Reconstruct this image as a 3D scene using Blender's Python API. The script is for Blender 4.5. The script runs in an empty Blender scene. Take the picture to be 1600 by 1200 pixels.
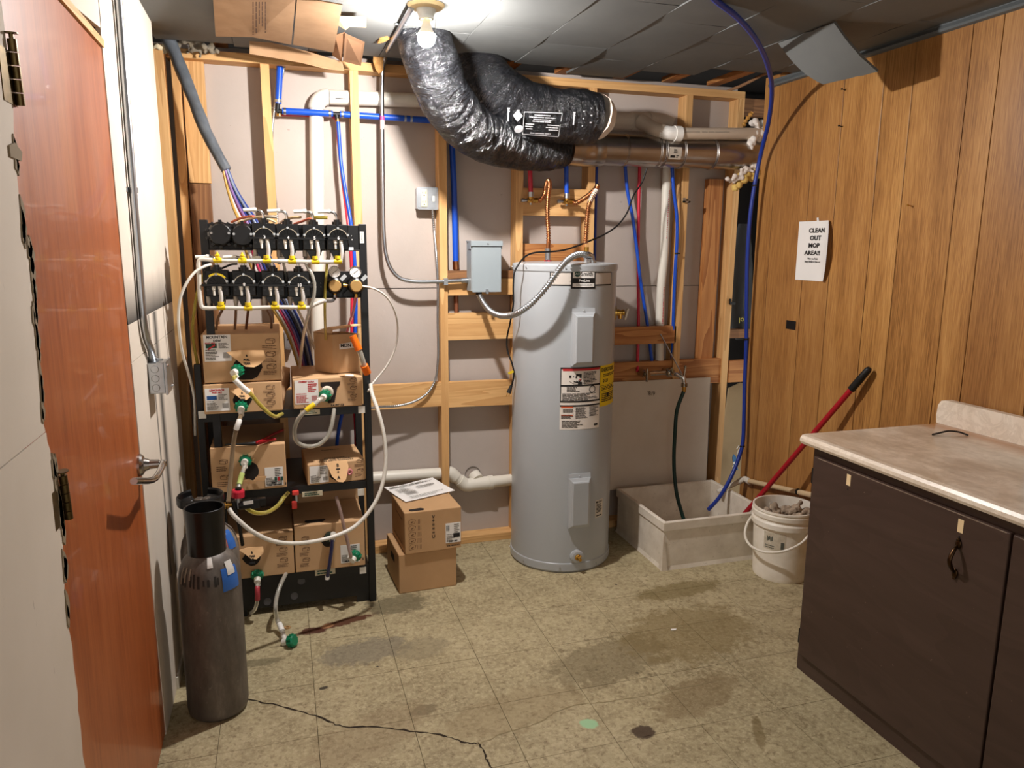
import bpy, math, random
from mathutils import Vector as V, Matrix as Mx, noise as NZ
C = bpy.context.scene.collection
R = math.radians
rnd = random.Random(7)

# ------------------------------------------------------------------ camera, world, light, exposure
EYE = V((0, 0, 1.56)); PITCH, YAW, ROLL, FPX = .18221602, .30009715, -.00674989, 1166.0
_fw = V((math.sin(YAW)*math.cos(PITCH), math.cos(YAW)*math.cos(PITCH), -math.sin(PITCH)))
_rt0 = V((math.cos(YAW), -math.sin(YAW), 0)); _dn0 = _fw.cross(_rt0)
_rt = _rt0*math.cos(ROLL) + _dn0*math.sin(ROLL); _dn = _dn0*math.cos(ROLL) - _rt0*math.sin(ROLL)
cam_d = bpy.data.cameras.new('camera'); cam = bpy.data.objects.new('camera', cam_d); C.objects.link(cam)
cam_d.sensor_width = 36; cam_d.lens = 36*FPX/1600; cam_d.clip_start = .02
cam.matrix_world = Mx(((_rt.x, -_dn.x, -_fw.x, EYE.x), (_rt.y, -_dn.y, -_fw.y, EYE.y), (_rt.z, -_dn.z, -_fw.z, EYE.z), (0, 0, 0, 1)))
sc = bpy.context.scene; sc.camera = cam
sc.view_settings.view_transform = 'Standard'; sc.view_settings.look = 'None'
sc.view_settings.gamma = 1; sc.view_settings.exposure = 0.0; sc.view_settings.use_curve_mapping = False
BULB = 3400.0                      # emission of the lit bulb
wd = bpy.data.worlds.new('world'); sc.world = wd; wd.use_nodes = True
wd.node_tree.nodes['Background'].inputs[0].default_value = (1, .96, .90, 1)
wd.node_tree.nodes['Background'].inputs[1].default_value = 1.1   # even fill added, entering by the side left open behind the camera

# ------------------------------------------------------------------ finding real places from sight lines
def ray(px, py): return _rt*((px-800)/FPX) + _dn*((py-600)/FPX) + _fw
def PY(px, py, y): d = ray(px, py); return EYE + d*((y-EYE.y)/d.y)
def PX(px, py, x): d = ray(px, py); return EYE + d*((x-EYE.x)/d.x)
def PZ(px, py, z): d = ray(px, py); return EYE + d*((z-EYE.z)/d.z)
def PL(*pts): return [PY(a, b, y) for a, b, y in pts]

# ------------------------------------------------------------------ mesh building
class MB:
    def __init__(s): s.v = []; s.f = []; s.sm = []; s.uv = {}
    def add(s, vs, fs, sm=False, uvs=None):
        o = len(s.v); s.v += [V(p) for p in vs]
        for i, f in enumerate(fs):
            if uvs: s.uv[len(s.f)] = uvs[i]
            s.f.append([o+k for k in f]); s.sm.append(sm)
        return s
    def box(s, a, b, m=None):
        x0, y0, z0 = a; x1, y1, z1 = b
        vs = [V((x, y, z)) for z in (z0, z1) for x, y in ((x0, y0), (x1, y0), (x1, y1), (x0, y1))]
        if m: vs = [m @ p for p in vs]
        return s.add(vs, [(3, 2, 1, 0), (4, 5, 6, 7), (0, 1, 5, 4), (1, 2, 6, 5), (2, 3, 7, 6), (3, 0, 4, 7)])
    def cbox(s, c, sz, m=None):
        c = V(c); h = V(sz)/2
        mm = Mx.Translation(c) @ (m.to_4x4() if m else Mx.Identity(4))
        return s.box(-h, h, mm)
    def cyl(s, a, b, r0, r1=None, n=16, caps=True):
        a, b = V(a), V(b); r1 = r0 if r1 is None else r1
        q = (b-a).to_track_quat('Z', 'Y'); X, Y = q @ V((1, 0, 0)), q @ V((0, 1, 0))
        cs = [(math.cos(2*math.pi*i/n), math.sin(2*math.pi*i/n)) for i in range(n)]
        A = [a + (X*c+Y*d)*r0 for c, d in cs]; B = [b + (X*c+Y*d)*r1 for c, d in cs]
        s.add(A+B, [(i, (i+1) % n, n+(i+1) % n, n+i) for i in range(n)], True)
        if caps:
            s.add(A, [list(range(n))[::-1]]); s.add(B, [list(range(n))])
        return s
    def lathe(s, prof, o=(0, 0, 0), ax=(0, 0, 1), n=24, sm=False, a0=0, a1=2*math.pi):
        o = V(o); q = V(ax).to_track_quat('Z', 'Y'); full = abs(a1-a0-2*math.pi) < 1e-6; k = n if full else n+1
        def ring(r, z): return [o + q @ V((r*math.cos(a0+(a1-a0)*i/n), r*math.sin(a0+(a1-a0)*i/n), z)) for i in range(k)]
        if sm:
            vs = []
            for r, z in prof: vs += ring(r, z)
            s.add(vs, [(j*k+i, j*k+(i+1) % k, (j+1)*k+(i+1) % k, (j+1)*k+i) for j in range(len(prof)-1) for i in range(n)], True)
        else:
            for (r0, z0), (r1, z1) in zip(prof, prof[1:]):
                s.add(ring(r0, z0)+ring(r1, z1), [(i, (i+1) % k, k+(i+1) % k, k+i) for i in range(n)], True)
        return s
    def sph(s, c, r, n=16, sc_=(1, 1, 1)):
        c = V(c); m = n//2; vs = []
        for j in range(m+1):
            t = math.pi*j/m
            vs += [c + V((sc_[0]*r*math.sin(t)*math.cos(2*math.pi*i/n), sc_[1]*r*math.sin(t)*math.sin(2*math.pi*i/n), sc_[2]*r*math.cos(t))) for i in range(n)]
        return s.add(vs, [(j*n+i, (j+1)*n+i, (j+1)*n+(i+1) % n, j*n+(i+1) % n) for j in range(m) for i in range(n)], True)
    def tube(s, pts, r, n=10, res=8, cap=True, spline=True, flat=None):
        P = spl(pts, res) if spline else [V(p) for p in pts]
        L = [0]
        for a, b in zip(P, P[1:]): L.append(L[-1]+(b-a).length)
        tot = L[-1] or 1; T = []
        for i in range(len(P)): T.append((P[min(i+1, len(P)-1)]-P[max(i-1, 0)]).normalized())
        up = T[0].orthogonal().normalized() if flat is None else (flat - T[0]*flat.dot(T[0])).normalized()
        vs = []
        for i, (p, t) in enumerate(zip(P, T)):
            up = (up - t*up.dot(t)).normalized(); sd = t.cross(up)
            for j in range(n):
                a = 2*math.pi*j/n
                rr = r(L[i]/tot, a) if callable(r) else r
                vs.append(p + (up*math.cos(a)+sd*math.sin(a))*rr)
        k = len(P)
        fs = [(i*n+j, (i+1)*n+j, (i+1)*n+(j+1) % n, i*n+(j+1) % n) for i in range(k-1) for j in range(n)]
        uvs = [((L[i], j/n), (L[i+1], j/n), (L[i+1], (j+1)/n), (L[i], (j+1)/n)) for i in range(k-1) for j in range(n)]
        s.add(vs, fs, True, uvs)
        if cap: s.add(vs[:n], [list(range(n))]); s.add(vs[-n:], [list(range(n))[::-1]])
        return s
    def prism(s, poly, d, m=None):
        """polygon in local xy, extruded 0..d along local z"""
        if (sum(a[0]*b[1]-b[0]*a[1] for a, b in zip(poly, list(poly[1:])+[poly[0]])) < 0) != (bool(m) and m.to_3x3().determinant() < 0): poly = list(poly)[::-1]
        n = len(poly); A = [V((x, y, 0)) for x, y in poly]; B = [V((x, y, d)) for x, y in poly]
        if m: A = [m @ p for p in A]; B = [m @ p for p in B]
        s.add(A, [list(range(n))[::-1]]); s.add(B, [list(range(n))])
        for i in range(n):
            j = (i+1) % n; s.add([A[i], A[j], B[j], B[i]], [(0, 1, 2, 3)])
        return s
    def slab(s, pts, nrm):
        """polygon of world points pushed along nrm"""
        n = len(pts); A = [V(p) for p in pts]; B = [p+V(nrm) for p in A]
        s.add(A, [list(range(n))[::-1]]); s.add(B, [list(range(n))])
        for i in range(n):
            j = (i+1) % n; s.add([A[i], A[j], B[j], B[i]], [(0, 1, 2, 3)])
        return s
    def sheet(s, g, th):
        """grid of points g[row][col] thickened along local normal"""
        nr, nc = len(g), len(g[0]); P = [p for row in g for p in row]; N = []
        for i in range(nr):
            for j in range(nc):
                a = g[min(i+1, nr-1)][j]-g[max(i-1, 0)][j]; b = g[i][min(j+1, nc-1)]-g[i][max(j-1, 0)]
                N.append(a.cross(b).normalized()*th)
        Q = [p+q for p, q in zip(P, N)]; k = nr*nc
        fs = []
        for i in range(nr-1):
            for j in range(nc-1):
                a = i*nc+j; fs += [(a, a+1, a+nc+1, a+nc), (k+a, k+a+nc, k+a+nc+1, k+a+1)]
        s.add(P+Q, fs, True)
        ed = [(0*nc+j, 0*nc+j+1) for j in range(nc-1)] + [(i*nc+nc-1, (i+1)*nc+nc-1) for i in range(nr-1)] + \
             [((nr-1)*nc+j+1, (nr-1)*nc+j) for j in range(nc-1)] + [((i+1)*nc, i*nc) for i in range(nr-1)]
        al = P+Q
        for a, b in ed: s.add([al[a], al[b], al[k+b], al[k+a]], [(0, 1, 2, 3)])
        return s
def spl(pts, res=8):
    P = [V(p) for p in pts]
    if len(P) < 3: return [P[0].lerp(P[-1], i/res) for i in range(res+1)]
    out = []
    for i in range(len(P)-1):
        p0 = P[i-1] if i else P[0]*2-P[1]; p1, p2 = P[i], P[i+1]; p3 = P[i+2] if i+2 < len(P) else P[-1]*2-P[-2]
        def kt(t, a, b): return t + max((b-a).length, 1e-5)**.5
        t0 = 0; t1 = kt(t0, p0, p1); t2 = kt(t1, p1, p2); t3 = kt(t2, p2, p3)
        for k in range(res):
            t = t1+(t2-t1)*k/res
            a1 = p0*((t1-t)/(t1-t0))+p1*((t-t0)/(t1-t0)); a2 = p1*((t2-t)/(t2-t1))+p2*((t-t1)/(t2-t1)); a3 = p2*((t3-t)/(t3-t2))+p3*((t-t2)/(t3-t2))
            b1 = a1*((t2-t)/(t2-t0))+a2*((t-t0)/(t2-t0)); b2 = a2*((t3-t)/(t3-t1))+a3*((t-t1)/(t3-t1))
            out.append(b1*((t2-t)/(t2-t1))+b2*((t-t1)/(t2-t1)))
    out.append(P[-1]); return out
def bend(a, b, c, r, n=6):
    """points of a round bend at corner b"""
    a, b, c = V(a), V(b), V(c); u = (a-b).normalized(); w = (c-b).normalized()
    half = math.acos(max(-1, min(1, u.dot(w))))/2; d = r/math.tan(half); o = b+(u+w).normalized()*(r/math.sin(half))
    p0, p1 = b+u*d, b+w*d; out = []
    for i in range(n+1):
        x = (p0-o).lerp(p1-o, i/n); out.append(o+x.normalized()*r)
    return out

WL = {}
def obj(name, mb, mat, parent=None, bevel=0, local=False, sub=0):
    if callable(mb): mb = mb(MB())
    me = bpy.data.meshes.new(name); vs = mb.v
    if local: off = V((0, 0, 0))
    elif parent is not None: off = WL[parent]
    else:
        xs = [p.x for p in vs]; ys = [p.y for p in vs]; off = V(((min(xs)+max(xs))/2, (min(ys)+max(ys))/2, min(p.z for p in vs)))
    me.from_pydata([tuple(p-off) for p in vs], [], mb.f)
    me.polygons.foreach_set('use_smooth', mb.sm)
    if mb.uv:
        ul = me.uv_layers.new(name='UVMap').data
        for fi, co in mb.uv.items():
            for li, c in zip(me.polygons[fi].loop_indices, co): ul[li].uv = c
    me.materials.append(mat); me.update()
    o = bpy.data.objects.new(name, me); C.objects.link(o)
    if name in ('label_print', 'printed_label', 'pipe_print', 'carton_print', 'paper_print', 'sticker_print', 'slots', 'lettering'): o['kind'] = 'stuff'
    if parent is None: o.location = off
    else: o.parent = parent
    WL[o] = off.copy()
    if bevel:
        m = o.modifiers.new('b', 'BEVEL'); m.width = bevel; m.segments = 2; m.limit_method = 'ANGLE'; m.harden_normals = False
    if sub:
        m = o.modifiers.new('s', 'SUBSURF'); m.levels = sub; m.render_levels = sub
    return o
def tag(o, label, cat, group=None):
    o['label'] = label; o['category'] = cat
    if group: o['group'] = group
    return o
def thing(name, label, cat, loc, group=None):
    o = bpy.data.objects.new(name, None); C.objects.link(o); o.location = V(loc); o.empty_display_size = .05
    WL[o] = V(loc); return tag(o, label, cat, group)
def struct(o): o['kind'] = 'structure'; return o
def copy_tree(o, parent=None):
    c = o.copy(); C.objects.link(c); c.parent = parent
    for ch in list(o.children): copy_tree(ch, c)
    return c
def text_mb(s, size, fn, align='CENTER', mb=None, bold=0.0, depth=0.0, sx=1.0):
    """lettering; fn maps (x, y, z) of the flat text to the place it is printed on"""
    cu = bpy.data.curves.new('t', 'FONT'); cu.body = s; cu.size = size; cu.align_x = align; cu.align_y = 'CENTER'; cu.offset = bold; cu.resolution_u = 2
    o = bpy.data.objects.new('t', cu); me = bpy.data.meshes.new_from_object(o)
    mb = mb or MB(); mb.add([fn(v.co.x*sx, v.co.y, 0) for v in me.vertices], [list(p.vertices) for p in me.polygons])
    bpy.data.objects.remove(o); bpy.data.curves.remove(cu); bpy.data.meshes.remove(me)
    return mb
def plane_fn(o, ux, uy, lift=0):
    o, ux, uy = V(o), V(ux), V(uy); n = ux.cross(uy).normalized()
    return lambda x, y, z=0: o+ux*x+uy*y+n*(lift+z)
def rect(mb, fn, x0, y0, x1, y1, th=0):
    if th: 
        a = [fn(x0, y0), fn(x1, y0), fn(x1, y1), fn(x0, y1)]; n = (a[1]-a[0]).cross(a[3]-a[0]).normalized()
        return mb.slab([p-n*0 for p in a], n*th)
    return mb.add([fn(x0, y0), fn(x1, y0), fn(x1, y1), fn(x0, y1)], [(0, 1, 2, 3)])
def bars(mb, fn, x0, y0, x1, y1, n, fill=.55, seed=0, ragged=.35):
    """rows of small print too small to read"""
    g = random.Random(seed); h = (y1-y0)/n
    for i in range(n):
        x = x0; end = x1-(x1-x0)*ragged*g.random()
        while x < end-1e-4:
            w = min((x1-x0)*g.uniform(.08, .26), end-x); yy = y1-(i+.5)*h
            rect(mb, fn, x, yy-h*fill/2, x+w*.9, yy+h*fill/2); x += w
    return mb
def line(mb, fn, pts, w):
    for (xa, ya), (xb, yb) in zip(pts, pts[1:]):
        d = math.hypot(xb-xa, yb-ya) or 1; nx, ny = -(yb-ya)/d*w/2, (xb-xa)/d*w/2
        mb.add([fn(xa-nx, ya-ny), fn(xb-nx, yb-ny), fn(xb+nx, yb+ny), fn(xa+nx, ya+ny)], [(0, 1, 2, 3)])
    return mb

# ------------------------------------------------------------------ materials
def S(r, g, b):
    f = lambda c: (c/255/12.92) if c <= 10 else ((c/255+.055)/1.055)**2.4
    return (f(r), f(g), f(b), 1)
class NT:
    def __init__(s, name):
        s.m = bpy.data.materials.new(name); s.m.use_nodes = True; s.t = s.m.node_tree; s.b = s.t.nodes['Principled BSDF']
    def n(s, typ, **kw):
        q = s.t.nodes.new('ShaderNode'+typ)
        for k, v in kw.items():
            if k.startswith('i_'):
                k2 = k[2:]; q.inputs[int(k2) if k2.isdigit() else k2.replace('_', ' ')].default_value = v
            else: setattr(q, k, v)
        return q
    def l(s, a, b): s.t.links.new(a, b)
    def pos(s, coords='World', scale=(1, 1, 1)):
        if coords == 'World': src = s.n('NewGeometry').outputs['Position']
        else: src = s.n('TexCoord').outputs[coords]
        mp = s.n('Mapping'); mp.inputs['Scale'].default_value = scale; s.l(src, mp.inputs[0]); return mp.outputs[0]
    def noise(s, vec, scale, detail=4, rough=.55, dist=0):
        q = s.n('TexNoise', i_Scale=scale, i_Detail=detail, i_Roughness=rough, i_Distortion=dist); s.l(vec, q.inputs['Vector']); return q.outputs['Fac']
    def ramp(s, fac, stops):
        q = s.n('ValToRGB'); e = q.color_ramp.elements
        while len(e) < len(stops): e.new(.5)
        for el, (p, c) in zip(e, stops): el.position = p; el.color = c
        s.l(fac, q.inputs[0]); return q.outputs[0]
    def mix(s, fac, a, b, blend='MIX'):
        q = s.n('Mix', data_type='RGBA', blend_type=blend)
        for sock, v in ((q.inputs[0], fac), (q.inputs[6], a), (q.inputs[7], b)):
            if hasattr(v, 'is_linked') or hasattr(v, 'links'): s.l(v, sock)
            else: sock.default_value = v
        return q.outputs[2]
    def math(s, op, a, b=None, clamp=False):
        q = s.n('Math', operation=op, use_clamp=clamp)
        for i, v in enumerate((a, b)):
            if v is None: continue
            if hasattr(v, 'links'): s.l(v, q.inputs[i])
            else: q.inputs[i].default_value = v
        return q.outputs[0]
    def bump(s, h, strength, dist=.002):
        q = s.n('Bump', i_Strength=strength, i_Distance=dist); s.l(h, q.inputs['Height']); s.l(q.outputs[0], s.b.inputs['Normal'])
    def col(s, c):
        if hasattr(c, 'links'): s.l(c, s.b.inputs['Base Color'])
        else: s.b.inputs['Base Color'].default_value = c
    def set(s, **kw):
        for k, v in kw.items(): s.b.inputs[k.replace('_', ' ')].default_value = v
        return s
def mat(name, c, rough=.55, metal=0, c2=None, vs=6, var=.12, stretch=(1, 1, 1), bump=0, bs=60, coords='Object', spec=.5, trans=0, ior=1.45, coat=0, speck=None):
    n = NT(name); n.set(Roughness=rough, Metallic=metal, Specular_IOR_Level=spec, Transmission_Weight=trans, IOR=ior, Coat_Weight=coat)
    if c2 is None: c2 = tuple(x*(1-var) for x in c[:3])+(1,)
    p = n.pos(coords, stretch); f = n.noise(p, vs, 5, .6)
    col = n.ramp(f, [(.32, c2), (.66, c)])
    if speck:
        f2 = n.noise(n.pos(coords), speck[0], 3, .6); col = n.mix(n.ramp(f2, [(speck[1], (0, 0, 0, 1)), (speck[1]+.04, (1, 1, 1, 1))]), col, speck[2])
    n.col(col)
    if bump: n.bump(n.noise(n.pos(coords, stretch), bs, 4, .6), bump)
    return n.m
def wood(name, c1, c2, axis, rough=.6, ring=9, coords='World', bump=.15, knots=True, spec=.4):
    n = NT(name); n.set(Roughness=rough, Specular_IOR_Level=spec)
    sc3 = [1, 1, 1]; sc3[axis] = .06; p = n.pos(coords, sc3)
    oi = n.n('ObjectInfo'); ad = n.n('VectorMath', operation='ADD'); n.l(p, ad.inputs[0]); 
    cb = n.n('CombineXYZ'); rr = n.math('MULTIPLY', oi.outputs['Random'], 7.3); n.l(rr, cb.inputs[0]); n.l(rr, cb.inputs[1]); n.l(rr, cb.inputs[2]); n.l(cb.outputs[0], ad.inputs[1]); p = ad.outputs[0]
    big = n.noise(p, ring, 2, .5, .6); w = n.math('FRACT', n.math('MULTIPLY', big, 9.0))
    fine = n.noise(p, 160, 3, .6)
    f = n.math('ADD', n.math('MULTIPLY', w, .55), n.math('MULTIPLY', fine, .5))
    col = n.ramp(f, [(.25, c1), (.8, c2)])
    tone = n.noise(p, 2.2, 2, .5); col = n.mix(n.math('MULTIPLY', tone, .35), col, c2)
    if knots:
        kv = n.n('TexVoronoi', i_Scale=3.4); s4 = [1, 1, 1]; s4[axis] = .45; n.l(n.pos(coords, s4), kv.inputs['Vector'])
        col = n.mix(n.ramp(kv.outputs['Distance'], [(.03, (1, 1, 1, 1)), (.075, (0, 0, 0, 1))]), col, tuple(x*.3 for x in c2[:3])+(1,))
    n.col(col); n.bump(f, bump, .001); return n.m

m_black = mat('black_plastic', S(19, 19, 20), .28); m_blackm = mat('black_metal', S(20, 20, 21), .42)
m_rub = mat('black_rubber', S(20, 20, 20), .5)
m_white = mat('white_plastic', S(226, 222, 212), .35, var=.06); m_pvc = mat('pvc', S(226, 221, 208), .38, var=.05)
m_paper = mat('paper', S(238, 236, 232), .7, var=.04); m_ink = mat('ink', S(26, 24, 24), .7); m_grayink = mat('gray_ink', S(110, 106, 100), .7)
m_red_ink = mat('red_ink', S(190, 40, 45), .6); m_blueink = mat('blue_ink', S(30, 80, 140), .6); m_greenink = mat('green_ink', S(20, 75, 60), .6); m_orangeink = mat('orange_ink', S(215, 95, 50), .6)
m_steel = mat('galvanised_steel', S(190, 194, 198), .33, 1, var=.18, vs=30); m_chrome = mat('chrome', S(215, 215, 215), .14, 1, var=.05)
m_emt = mat('conduit_steel', S(188, 192, 197), .3, 1, var=.1, vs=20, stretch=(1, 1, .05))
m_brass = mat('brass', S(205, 160, 80), .3, 1, var=.25, vs=40); m_copper = mat('copper', S(196, 132, 88), .3, 1, var=.25, vs=30)
m_gray = mat('gray_enamel', S(168, 172, 175), .3, var=.03, coat=.2); m_graybox = mat('gray_box_paint', S(150, 160, 164), .42, var=.04)
m_blue = mat('blue_pipe', S(22, 78, 190), .35, var=.08); m_redp = mat('red_pipe', S(200, 38, 62), .35, var=.08)
m_blueh = mat('blue_hose', S(28, 56, 150), .35, var=.1); m_green = mat('green_plastic', S(8, 120, 82), .3, var=.1)
m_yellow = mat('yellow_plastic', S(225, 195, 30), .4); m_orange = mat('orange_plastic', S(240, 112, 10), .4); m_clearw = mat('milky_hose', S(222, 216, 205), .3, var=.06, trans=.15)
m_clear = mat('clear_hose', S(205, 202, 190), .15, var=.1, trans=.55, ior=1.25); m_yclear = mat('yellowish_hose', S(205, 190, 90), .15, var=.15, trans=.5, ior=1.25)
m_card = mat('cardboard', S(206, 168, 126), .8, c2=S(194, 155, 113), vs=5, bump=.06, bs=120); m_cardin = mat('torn_cardboard', S(232, 188, 138), .85, bump=.1); m_dark = mat('dark_hollow', S(38, 30, 25), .9)
m_cardink = mat('carton_print', S(92, 64, 44), .8)
m_wood = {a: wood('pine_'+'xyz'[a], S(224, 180, 122), S(196, 148, 92), a) for a in (0, 1, 2)}
m_oldwood = {a: wood('old_wood_'+'xyz'[a], S(152, 108, 68), S(112, 74, 45), a) for a in (0, 1, 2)}
m_redwood = {a: wood('reddish_wood_'+'xyz'[a], S(200, 142, 84), S(150, 92, 48), a) for a in (0, 1, 2)}
m_osb = mat('chipboard', S(214, 165, 100), .8, c2=S(180, 125, 66), vs=45, bump=.2)
# ------------------------------------------------------------------ surface materials of the room
def floor_mat():
    n = NT('worn_tile'); n.set(Roughness=.62, Specular_IOR_Level=.3); p = n.pos()
    a = n.noise(p, 1.6, 5, .6); b = n.noise(p, 9, 6, .65, .5); c = n.noise(p, 64, 6, .8)
    col = n.ramp(a, [(.3, S(152, 140, 108)), (.5, S(172, 159, 124)), (.72, S(188, 175, 141))])
    col = n.mix(n.ramp(b, [(.42, (0, 0, 0, 1)), (.68, (1, 1, 1, 1))]), col, n.mix(.55, col, S(118, 104, 74)))
    col = n.mix(n.ramp(c, [(.46, (0, 0, 0, 1)), (.62, (.75, .75, .75, 1))]), col, S(196, 182, 148))
    col = n.mix(n.ramp(n.noise(p, 40, 6, .8, .4), [(.5, (0, 0, 0, 1)), (.66, (.8, .8, .8, 1))]), col, S(112, 96, 68))
    # scattered dark drips
    vo = n.n('TexVoronoi', i_Scale=7.5); n.l(p, vo.inputs['Vector']); dots = n.ramp(vo.outputs['Distance'], [(.035, (1, 1, 1, 1)), (.06, (0, 0, 0, 1))])
    col = n.mix(n.math('MULTIPLY', dots, n.ramp(n.noise(p, 1.1, 2), [(.5, (0, 0, 0, 1)), (.6, (1, 1, 1, 1))])), col, S(52, 44, 36))
    # stains with a place of their own: centre, half sizes, softness, colour, strength
    for (cx, cy), (rx, ry), ang, colr, st in (((.19, 2.985), (.15, .03), .25, S(84, 46, 28), .95), ((.06, 2.95), (.06, .035), 0, S(78, 40, 28), .95), ((.12, 2.97), (.03, .018), .2, S(190, 140, 100), .7), ((.43, 3.08), (.15, .1), .1, S(96, 88, 66), .7),
             ((.25, 2.73), (.2, .10), .1, S(112, 106, 94), .6), ((.46, 2.69), (.12, .09), .1, S(126, 116, 92), .5), ((1.15, 2.40), (.30, .16), .3, S(104, 92, 66), .55), ((.91, 2.06), (.034, .03), 0, S(158, 200, 156), .95), ((1.07, 1.97), (.05, .035), 0, S(64, 46, 34), .9),
             ((1.54, 2.50), (.34, .22), .2, S(122, 104, 64), .55), ((1.35, 2.1), (.22, .1), .4, S(116, 96, 64), .5), ((1.70, 2.85), (.25, .08), .1, S(112, 96, 52), .6), ((-.14, 2.76), (.09, .03), 0, S(98, 90, 66), .6), ((1.43, 1.86), (.02, .1), -.5, S(106, 88, 50), .6), ((.40, 2.29), (.06, .03), .3, S(112, 98, 72), .7), ((.7, 2.2), (.3, .12), .2, S(140, 122, 88), .4), ((.2, 2.2), (.25, .12), .5, S(138, 118, 88), .35), ((.08, 2.52), (.018, .012), .3, S(40, 32, 28), .9)):
        mp = n.n('Mapping', vector_type='TEXTURE'); mp.inputs['Location'].default_value = (cx, cy, 0); mp.inputs['Rotation'].default_value = (0, 0, ang); mp.inputs['Scale'].default_value = (rx, ry, 1)
        n.l(p, mp.inputs[0]); ln = n.n('VectorMath', operation='LENGTH'); n.l(mp.outputs[0], ln.inputs[0])
        d = n.math('ADD', ln.outputs['Value'], n.math('MULTIPLY', n.math('SUBTRACT', n.noise(p, 22, 5, .65), .5), 1.5))
        col = n.mix(n.math('MULTIPLY', n.ramp(d, [(.75, (1, 1, 1, 1)), (1.02, (0, 0, 0, 1))]), st), col, colr)
    n.col(col); n.bump(n.math('ADD', b, n.math('MULTIPLY', c, .6)), .35, .002); return n.m
def wall_left_mat():
    n = NT('left_drywall'); n.set(Roughness=.8, Specular_IOR_Level=.25); p = n.pos()
    col = n.ramp(n.noise(p, 3, 4), [(.3, S(204, 193, 178)), (.7, S(213, 202, 188))])
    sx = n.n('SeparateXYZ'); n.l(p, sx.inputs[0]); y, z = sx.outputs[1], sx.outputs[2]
    # near-black band fading upward from a hard lower edge, and dark streaks beside the conduit
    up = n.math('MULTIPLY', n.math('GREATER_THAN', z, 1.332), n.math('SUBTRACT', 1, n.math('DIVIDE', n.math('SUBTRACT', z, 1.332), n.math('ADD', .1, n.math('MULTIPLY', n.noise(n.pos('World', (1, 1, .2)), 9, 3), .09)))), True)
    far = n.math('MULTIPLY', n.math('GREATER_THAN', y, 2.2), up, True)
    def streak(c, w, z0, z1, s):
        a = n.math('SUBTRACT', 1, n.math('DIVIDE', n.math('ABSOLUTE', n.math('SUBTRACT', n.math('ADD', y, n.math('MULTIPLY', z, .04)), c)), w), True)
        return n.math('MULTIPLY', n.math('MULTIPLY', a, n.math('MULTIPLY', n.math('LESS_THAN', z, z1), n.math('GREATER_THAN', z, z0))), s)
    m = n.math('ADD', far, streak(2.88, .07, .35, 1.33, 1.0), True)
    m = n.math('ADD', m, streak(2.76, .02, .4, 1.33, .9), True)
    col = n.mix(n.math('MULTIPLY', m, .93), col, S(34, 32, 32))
    sc_ = n.noise(n.pos('World', (1, 6, 1)), 8, 5, .7); col = n.mix(n.ramp(sc_, [(.7, (0, 0, 0, 1)), (.73, (.5, .5, .5, 1))]), col, S(140, 130, 118))
    n.col(col); n.bump(n.noise(p, 120, 3), .08); return n.m
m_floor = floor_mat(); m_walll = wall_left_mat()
m_wallb = mat('back_drywall', S(182, 171, 163), .85, c2=S(174, 163, 154), vs=2.5, bump=.25, bs=55, coords='World', speck=(38, .73, S(150, 138, 128)))
m_ceil = mat('gray_ceiling_tile', S(104, 106, 104), .7, c2=S(94, 96, 95), vs=3, coords='World', bump=.05)
m_under = mat('dark_void', S(34, 31, 30), .9); m_trim = mat('gray_trim', S(96, 102, 104), .5)
m_gyp = mat('torn_gypsum', S(138, 122, 98), .9); m_tilegap = mat('tile_mastic', S(104, 90, 64), .9, coords='World')
def panel_mat():
    n = NT('wood_panelling'); n.set(Roughness=.36, Specular_IOR_Level=.45, Coat_Weight=.15); n.b.inputs['Coat Roughness'].default_value = .3
    p = n.pos('World', (1, 1, .09)); oi = n.n('ObjectInfo'); cb = n.n('CombineXYZ'); n.l(n.math('MULTIPLY', oi.outputs['Random'], 9.1), cb.inputs[2]); ad = n.n('VectorMath', operation='ADD'); n.l(p, ad.inputs[0]); n.l(cb.outputs[0], ad.inputs[1]); p = ad.outputs[0]
    fig = n.noise(p, 5.0, 3, .55, .8); fine = n.noise(n.pos('World', (1, 1, .035)), 230, 3, .65)
    f = n.math('ADD', n.math('MULTIPLY', fig, .45), n.math('MULTIPLY', fine, .55))
    col = n.ramp(f, [(.34, S(124, 82, 40)), (.5, S(178, 128, 70)), (.68, S(210, 162, 98))])
    col = n.mix(n.math('MULTIPLY', oi.outputs['Random'], .3), col, S(128, 78, 44))
    col = n.mix(n.ramp(n.noise(n.pos('World', (1, 1, .5)), 3.2, 4), [(.5, (0, 0, 0, 1)), (.75, (.3, .3, .3, 1))]), col, S(110, 66, 36))
    n.col(col); n.bump(fine, .12, .001); return n.m
m_panel = panel_mat()
def door_mat():
    n = NT('stained_door'); n.set(Roughness=.4, Specular_IOR_Level=.5, Coat_Weight=.15); p = n.pos('World', (1, 1, .05))
    f = n.math('ADD', n.math('MULTIPLY', n.noise(n.pos('World', (1, 1, .12)), 16, 4, .6, 1.2), .5), n.math('MULTIPLY', n.noise(p, 90, 4, .65), .5))
    col = n.ramp(f, [(.25, S(128, 58, 22)), (.5, S(162, 84, 38)), (.8, S(186, 108, 58))])
    sx = n.n('SeparateXYZ'); n.l(n.pos(), sx.inputs[0])
    pale = n.math('MULTIPLY', n.ramp(n.noise(n.pos('World', (1, 1, .3)), 7, 4), [(.4, (0, 0, 0, 1)), (.7, (1, 1, 1, 1))]), n.math('SUBTRACT', n.math('DIVIDE', sx.outputs[2], 1.0), 1.25, True), True)
    col = n.mix(n.math('MULTIPLY', pale, .18), col, S(206, 158, 128)); n.col(col); n.bump(f, .05, .001); return n.m
m_door = door_mat()

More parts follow.
